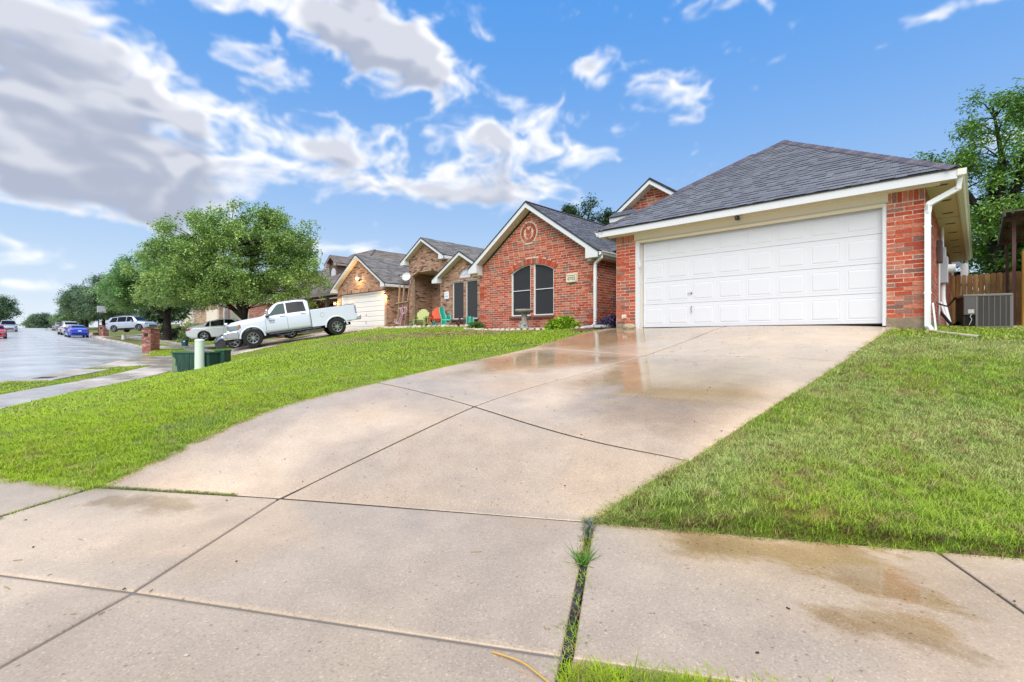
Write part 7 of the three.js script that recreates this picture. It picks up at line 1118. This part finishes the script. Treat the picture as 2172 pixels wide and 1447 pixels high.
// trees behind the house
tree({ name: 'elm_tree', label: 'tall feathery green tree behind the garage and fence', x: 0.55, z: -28.5, seed: 221, trunkH: 3.4, trunkR: 0.26, lean: 0.05, lobes: [[-0.2, 5.2, 0, 2.1, 1.5, 2.2], [-1.8, 6.6, 0.6, 1.5, 0.9, 1.5], [0.0, 8.6, 0, 1.5, 1.4, 1.6], [1.8, 6.2, -0.6, 1.9, 2.2, 2.2], [1.7, 9.0, 0, 1.4, 1.1, 1.5], [0.8, 4.0, 0.4, 2.0, 1.5, 2.0], [2.9, 4.4, -0.4, 2.0, 2.6, 2.0], [-0.4, 7.0, 0.3, 1.5, 1.0, 1.4]], clumps: 210, per: 22, leaf: 0.16, spread: 0.24, clumpR: 0.36, tint: [0.11, 0.25, 0.06], tint2: [0.40, 0.62, 0.12], mat: barkDark, narrow: 0.34, fork: 8 });
tree({ name: 'elm_tree', label: 'broad leafy tree low behind the picket fence', x: 2.8, z: -31, seed: 223, trunkH: 2, trunkR: 0.2, lobes: [[-0.6, 3.0, 0, 2.2, 1.8, 2], [-3.0, 2.6, 0, 1.4, 1.5, 1.4], [1.4, 4.0, 0, 2.4, 2.4, 2]], clumps: 150, per: 22, leaf: 0.2, spread: 0.26, clumpR: 0.5, tint: [0.06, 0.17, 0.05], tint2: [0.26, 0.5, 0.10], mat: barkDark });
for (const [u, v, d, r, s, l] of [[1240, 446, 34, 1.1, 231, 'tip of a distant tree showing above the wing roof'], [1282, 460, 36, 0.9, 232, 'smaller tree top between the wing roof and entry gable'], [1208, 452, 40, 0.6, 233, 'sparse twig tops behind the wing ridge']]) { const p = atDepth(u, v, d), gy = G(p.x, p.z); tree({ name: 'garden_tree', label: l, x: p.x, z: p.z, seed: s, trunkH: p.y - gy - r * 2, trunkR: 0.14, lobes: [[0, p.y - gy, 0, r, r * 0.9, r], [r * 0.3, p.y - gy - r, 0, r * 1.2, r, r]], clumps: 26, per: 14, leaf: 0.16, spread: 0.22, clumpR: 0.34, tint: [0.04, 0.09, 0.03], tint2: [0.12, 0.2, 0.07], mat: barkDark }); }
// shrubs and bedding
function shrub(name, label, x, z, rx, ry, seed, tint, tint2, leaf, n, group, narrow = 0.5) {
  const R = rng(seed), t = thing(name, label, 'shrub', x, G(x, z) + 0.02, z, 0, group), gs = []; for (let i = 0; i < 7; i++) { const a = R() * 6.28; gs.push(limb(V3(0, 0, 0), V3(Math.cos(a) * rx * 0.5, ry * 0.7, Math.sin(a) * rx * 0.5), 0.012, 0.005, 5)); } part(t, 'stems', merge(gs), barkDark);
  const list = [], cols = [], E = new THREE.Euler(), Q = new THREE.Quaternion(); for (let i = 0; i < n; i++) { const a = R() * 6.2832, e = Math.asin(R()), r = 0.55 + 0.5 * Math.sqrt(R()), p = V3(Math.cos(a) * Math.cos(e) * rx * r, Math.sin(e) * ry * r * (0.85 + 0.3 * vnoise(a * 2, e * 3 + seed)), Math.sin(a) * Math.cos(e) * rx * r); E.set((R() - 0.5), R() * 6.28, (R() - 0.5)); list.push(new THREE.Matrix4().compose(p, Q.setFromEuler(E), V3(1, 1, 1).multiplyScalar(0.7 + R() * 0.6))); const f = R(); cols.push(tint.map((k, q) => lerp(k, tint2[q], f))); }
  instanced(t, 'foliage', leafCluster(rng(seed + 1), 7, leaf, leaf * 0.8, narrow), sharedLeaf, list, cols); return t;
}
{ const a = onZ(1194, 694, -12.25), b = onZ(1010, 694, -12.6), c = onZ(1298, 694, -11.9);
  shrub('shrub', 'lime green rounded shrub in the mulch bed by the wing', a.x, -12.25, 0.5, 0.34, 301, [0.18, 0.34, 0.02], [0.42, 0.6, 0.03], 0.09, 420); shrub('shrub', 'small green bush at the left corner of the red wing', b.x, -12.6, 0.3, 0.26, 302, [0.05, 0.15, 0.02], [0.2, 0.34, 0.04], 0.08, 200);
  shrub('purple_plant', 'purple leaved trailing plant beside the left garage pier', c.x, -11.9, 0.34, 0.32, 303, [0.04, 0.02, 0.06], [0.13, 0.08, 0.19], 0.16, 130, null, 0.3);
  const sp = onZ(1285, 698, -11.55), s2 = thing('splash_block', 'grey trough splash block beside the purple plant', 'splash block', sp.x - 0.1, G(sp.x, -11.6) + 0.03, -11.6, 0.6); part(s2, 'trough', box(0.5, 0.03, 0.24, 0, 0.03, 0), std(0xa8aaa6, 0.8)); for (const q of [-1, 1]) part(s2, 'rim', box(0.5, 0.07, 0.03, 0, 0.06, q * 0.12), std(0xb4b6b0, 0.8));
  const rk = onZ(1340, 688, -11.16), ro = thing('rock', 'rounded pale rock at the foot of the left garage pier', 'rock', rk.x - 0.05, 0.28, -11.14); const rg = new THREE.IcosahedronGeometry(0.13, 3), rp = rg.attributes.position; for (let i = 0; i < rp.count; i++) { const k = 1 + 0.3 * (fbm(rp.getX(i) * 8 + 3, rp.getY(i) * 8 + rp.getZ(i) * 5, 3) - 0.5); rp.setXYZ(i, rp.getX(i) * k * 1.4, rp.getY(i) * k * 0.8, rp.getZ(i) * k); } rg.computeVertexNormals(); part(ro, 'boulder', rg, std(0xbfae90, 0.95, { map: brickGrain }));
}
for (const [u, d, rx, ry, s, l, t1, t2] of [[405, 44, 0.9, 1.9, 311, 'light green bush by the red brick far house', [0.12, 0.22, 0.05], [0.3, 0.42, 0.12]], [385, 49, 1.2, 1.1, 312, 'dark rounded shrub beside the far house path', [0.02, 0.06, 0.02], [0.06, 0.12, 0.04]], [352, 52, 0.8, 1.4, 313, 'pale bush behind the dark tree trunk', [0.12, 0.2, 0.06], [0.28, 0.36, 0.14]], [140, 90, 3, 2.0, 314, 'hedge clump along the far verge', [0.03, 0.07, 0.02], [0.09, 0.16, 0.05]]]) { const p = atDepth(u, 0, d); shrub('shrub', l, p.x, p.z, rx, ry, s, t1, t2, 0.2, 160); }

// ------------------------------------------------------------------ grass
{
  const blades = (R, n, h, w, spread, flat = 0.7) => { const p = [], id = [], nm = []; for (let i = 0; i < n; i++) { const a = R() * 6.2832, r = Math.sqrt(R()) * spread, x = Math.cos(a) * r, z = Math.sin(a) * r, d = R() * 6.2832, l = h * (0.6 + R() * 0.7), b = l * (0.25 + R() * flat), sx = Math.cos(d + 1.57) * w / 2, sz = Math.sin(d + 1.57) * w / 2, k = p.length / 3; p.push(x - sx, 0, z - sz, x + sx, 0, z + sz, x + Math.cos(d) * b * 0.4 + sx * 0.8, l * 0.62, z + Math.sin(d) * b * 0.4 + sz * 0.8, x + Math.cos(d) * b * 0.4 - sx * 0.8, l * 0.62, z + Math.sin(d) * b * 0.4 - sz * 0.8, x + Math.cos(d) * b, l * 0.9, z + Math.sin(d) * b); for (let q = 0; q < 5; q++) { const up = V3(-Math.cos(d) * 0.3, 1, -Math.sin(d) * 0.3).normalize(); nm.push(up.x, up.y, up.z); } id.push(k, k + 1, k + 2, k, k + 2, k + 3, k + 3, k + 2, k + 4); } const g = new THREE.BufferGeometry(); g.setAttribute('position', new THREE.Float32BufferAttribute(p, 3)); g.setAttribute('normal', new THREE.Float32BufferAttribute(nm, 3)); g.setIndex(id); return g; };
  const grassMat = phys(0xffffff, 0.6, { side: THREE.DoubleSide, transmission: 0.25, thickness: 0, ior: 1.3 });
  const pave = [drivePoly0[0].map((p) => p), drivePoly0[1], drivePoly0[2], ...otherDrives.flatMap((d) => [d.c, d.apron]), [[-22.9, -3.0], [-19.6, -1.25], [-20.2, -0.15], [-23.6, -1.95]]];
  const houses = [[[-14.3, -12.55], [-8.7, -12.55], [-6.9, -11.3], [-0.6, -11.25], [-0.6, -30], [-14.3, -30]], [[-30, -14.4], [-16, -14.6], [-16, -30], [-30, -30]], [[-48, -17], [-32, -17], [-32, -30], [-48, -30]]];
  const blocked = (x, z) => { const zi = zPathIn(x), zo = zPathOut(x); if (x < -5.6 && z > zi - 0.02 && z < zo + 0.05) return true; if (x > 3 && z > zi && z < zo) return true; for (const q of pave) if (inPoly(x, z, q)) return true; for (const q of houses) if (inPoly(x, z, q)) return true; for (const q of bedSoil) if (inPoly(x, z, q)) return true; return z > zKerb(x) - 0.2; };
  const lime = [0.42, 0.56, 0.014], mid = [0.40, 0.53, 0.05], deep = [0.27, 0.42, 0.04], straw = [0.56, 0.44, 0.2], brown = [0.38, 0.25, 0.12], sage = [0.52, 0.58, 0.17];
  const colorAt = (x, z, R) => {
    const right = x > -4 && z < -2.6, n = fbm(x * 0.55 + 4, z * 0.55, 4), f = fbm(x * 2.3, z * 2.3 + 9, 3);
    // worn brown belt along the neighbour's boundary
    const belt = !right ? Math.exp(-(((z + 10.0 + (x + 14) * 0.5 + (fbm(x * 0.8, z * 0.8, 3) - 0.5) * 1.4) / 1.5) ** 2)) * sstep(-25, -22, x) * sstep(-8.6, -11, x) : 0;
    let c = right ? mid.map((k, i) => lerp(k, sage[i], sstep(0.35, 0.65, n))) : lime.map((k, i) => lerp(k, mid[i], sstep(0.42, 0.68, n) * 0.8));
    c = c.map((k, i) => lerp(k, deep[i], sstep(0.55, 0.8, f) * 0.6));
    const r = R(), dry = (right ? 0.11 : 0.05) + sstep(0.6, 0.75, f) * 0.08 + belt * 0.72;
    if (r < dry) c = R() < 0.55 ? straw : brown;
    if (right && zPathIn(x) - z < 0.09 && R() < 0.55) c = R() < 0.5 ? brown.map((k) => k * 0.5) : deep;
    const v = 0.8 + R() * 0.4; return c.map((k) => k * v);
  };
  const near = [], nearC = [], midL = [], midC = [], farL = [], farC = [], R = rng(500), E = new THREE.Euler(), Q = new THREE.Quaternion();
  const place = (list, cols, x, z, s, lift = 0) => { E.set((R() - 0.5) * 0.3, R() * 6.2832, (R() - 0.5) * 0.3); list.push(new THREE.Matrix4().compose(V3(x, G(x, z) - 0.004 + lift + lawnLift(x, z), z), Q.setFromEuler(E), V3(s, s * (0.8 + R() * 0.5), s))); cols.push(colorAt(x, z, R)); };
  const seen = (x, z, m = 90) => { const d = depthOf(x, z); if (d < 0.3) return false; const u = PXW / 2 + PXF * (x * RT[0] + z * RT[1]) / d; return u > -m && u < PXW + m; };
  // cells: density by distance from the eye
  for (let cx = -48; cx < 5; cx += 0.5) for (let cz = -22; cz < 5; cz += 0.5) {
    const mx = cx + 0.25, mz = cz + 0.25, d = Math.hypot(mx, mz); if (!seen(mx, mz, 200) || depthOf(mx, mz) > 46) continue;
    const dens = d < 6 ? 700 : d < 10 ? 430 : d < 16 ? 210 : d < 26 ? 90 : 36, n = Math.round(dens * 0.25);
    for (let i = 0; i < n; i++) { const x = cx + R() * 0.5, z = cz + R() * 0.5; if (blocked(x, z)) continue; const h = fbm(x * 1.3, z * 1.3, 3); if (d < 10) place(near, nearC, x, z, 0.75 + h * 0.6); else if (d < 26) place(midL, midC, x, z, 0.9 + h * 0.5); else place(farL, farC, x, z, 1 + h * 0.5); }
  }
  // ragged fringe creeping over the edges of the slabs
  const fringe = (a, b, n, w, s, push) => { for (let i = 0; i < n; i++) { const t = R(), k = (R() - 0.35) * w, dx = b[0] - a[0], dz = b[1] - a[1], l = Math.hypot(dx, dz), x = lerp(a[0], b[0], t) - dz / l * k * push, z = lerp(a[1], b[1], t) + dx / l * k * push; place(near, nearC, x, z, s * (0.7 + R() * 0.6), 0.01); } };
  fringe(R2, [-0.18, -3.92], 1100, 0.1, 0.85, -1); fringe([-0.18, -3.92], [2.2, -5.4], 900, 0.1, 0.85, -1); fringe(R2, R3, 300, 0.08, 0.8, -1); fringe(R3, R4, 600, 0.06, 0.7, -1); fringe(R4, R5, 400, 0.08, 0.7, -1); fringe(L2, [-5.88, -2.2], 420, 0.12, 0.9, 1); fringe([-5.88, -2.2], L3, 260, 0.08, 0.8, 1); fringe(L3, L4, 400, 0.07, 0.8, 1); fringe([-7.2, 0.28], L2, 300, 0.14, 1, 1); fringe([-0.62, -11.3], R5, 120, 0.12, 0.8, 1);
  const g = (name, label, geo, list, cols) => { const m = new THREE.InstancedMesh(geo, grassMat, list.length); m.name = name; m.userData = { kind: 'stuff', label, category: 'grass' }; const c = new THREE.Color(); list.forEach((q, i) => { m.setMatrixAt(i, q); m.setColorAt(i, c.setRGB(...cols[i])); }); scene.add(m); };
  g('grass', 'short green lawn grass on both sides of the driveway', blades(rng(7), 22, 0.036, 0.0033, 0.052, 1.7), near, nearC);
  g('grass_001', 'lawn grass between the driveway and the neighbour', blades(rng(8), 20, 0.035, 0.0075, 0.09, 1.8), midL, midC);
  g('grass_002', 'lawn grass further along the street', blades(rng(9), 26, 0.055, 0.014, 0.16, 1.5), farL, farC);
  console.log('grass', near.length, midL.length, farL.length);
  // verge in front, weeds in the joints
  const verge = [], vergeC = []; for (let i = 0; i < 2600; i++) { const t = R(), k = R() * 0.9, x = lerp(R1[0] + 0.1, 2.6, t) + k * 0.52, z = lerp(R1[1] + 0.06, -3.96, t) + k * 0.855 + 0.03; if (blocked(x, z) && inPoly(x, z, drivePoly0[0])) continue; place(verge, vergeC, x, z, 0.8 + R() * 0.7, 0.0); }
  g('verge_grass', 'ragged strip of grass on the kerb side of the pavement', blades(rng(10), 12, 0.06, 0.005, 0.05, 1.1), verge, vergeC.map((c, i) => (i % 4 ? c.map((k, q) => k * [0.6, 0.5, 1.6][q]) : [0.22, 0.14, 0.07])));
  const weed = (label, x, z, n, len, spread) => { const t = thing('weed', label, 'weed', x, G(x, z) + 0.02, z); const gs = []; for (let i = 0; i < n; i++) { const a = R() * 6.2832, l = len * (0.5 + R() * 0.7), e = 0.2 + R() * 0.7; const q = new THREE.ConeGeometry(0.006, l, 4).scale(1, 1, 0.35).translate(0, l / 2, 0).applyQuaternion(new THREE.Quaternion().setFromUnitVectors(V3(0, 1, 0), V3(Math.cos(a) * Math.cos(e), Math.sin(e), Math.sin(a) * Math.cos(e)))).translate((R() - 0.5) * spread, 0, (R() - 0.5) * spread); gs.push(q); } part(t, 'leaves', merge(gs), std([0.11, 0.24, 0.03], 0.7)); };
  const lerp2 = (t) => [lerp(R2[0], R1[0], t), lerp(R2[1], R1[1], t)];
  let w = lerp2(0.42); weed('spiky weed tuft growing in the joint beside the apron', w[0], w[1], 46, 0.13, 0.06);
  const creep = [], creepC = []; for (let i = 0; i < 110; i++) { const t = R() ** 1.4 * 0.42, q = lerp2(t); place(creep, creepC, q[0] + (R() - 0.5) * 0.05, q[1] + (R() - 0.5) * 0.04, 0.5 + R() * 0.4, 0.016); }
  for (let i = 0; i < 620; i++) { const t = R(), x = lerp(L2[0], C2[0], t * 0.78), z = lerp(L2[1], C2[1], t * 0.78) + (R() - 0.5) * 0.05; place(creep, creepC, x, z, 0.35 + R() * 0.25, 0.018); }
  g('joint_grass', 'low grass creeping along the joints of the driveway', blades(rng(11), 10, 0.05, 0.004, 0.03), creep, creepC.map((c) => c.map((k, i) => k * [0.62, 0.58, 2.2][i])));
  weed('small weed in the joint at the left edge of the apron', -5.05, -0.02, 16, 0.07, 0.05); weed('tiny weed in the left apron joint', -5.28, -0.3, 10, 0.05, 0.04); weed('clover leaf weed at the edge of the right lawn', -0.85, -3.52, 8, 0.05, 0.05);
  // straw, twigs and grit lying on the slabs
  const bits = new Batch(), bit = (x, z, l, ww, a, col) => { const c = Math.cos(a) * l / 2, s = Math.sin(a) * l / 2, px = -Math.sin(a) * ww / 2, pz = Math.cos(a) * ww / 2, y = G(x, z) + 0.032, h = 0.004, P = (i, j, k) => [x + i * c + j * px, y + k * h, z + i * s + j * pz]; bits.hexa([P(-1, 1, 0), P(1, 1, 0), P(1, -1, 0), P(-1, -1, 0), P(-1, 1, 1), P(1, 1, 1), P(1, -1, 1), P(-1, -1, 1)], col); };
  const allPave = [drivePoly0[0], drivePoly0[1]]; for (let i = 0; i < 260; i++) { const x = -6 + R() * 7.5, z = -11 + R() * 12; if (!allPave.some((q) => inPoly(x, z, q)) || edgeDist(x, z, drivePoly0[0]) < 0.03) continue; const k = R(); if (k < 0.35) bit(x, z, 0.02 + R() * 0.05, 0.003, R() * 3.14, [0.35, 0.28, 0.15]); else if (k < 0.8) bit(x, z, 0.008 + R() * 0.012, 0.007, R() * 3, [0.05, 0.035, 0.025]); else bit(x, z, 0.012 + R() * 0.01, 0.01, R() * 3, [0.55, 0.5, 0.42]); }
  const bg = new THREE.Mesh(bits.geo(), std(0xffffff, 0.9, { vertexColors: true })); bg.name = 'litter'; bg.userData = { kind: 'stuff', label: 'bits of straw, grit and twigs on the wet slabs', category: 'litter' }; scene.add(bg);
  const tw = thing('straw_stalk', 'long yellow straw stalk lying by the verge at the apron corner', 'straw'); part(tw, 'stalk', tube([[-1.45, G(-1.45, -1.42) + 0.035, -1.42], [-1.3, G(-1.3, -1.4) + 0.05, -1.44], [-1.06, G(-1.06, -1.45) + 0.04, -1.42]], 0.0045, 14, 5), std(0xc8a050, 0.8));
}

scene.traverse((o) => { if (o.isMesh) { o.castShadow = true; o.receiveShadow = true; } });
renderer.render(scene, camera);
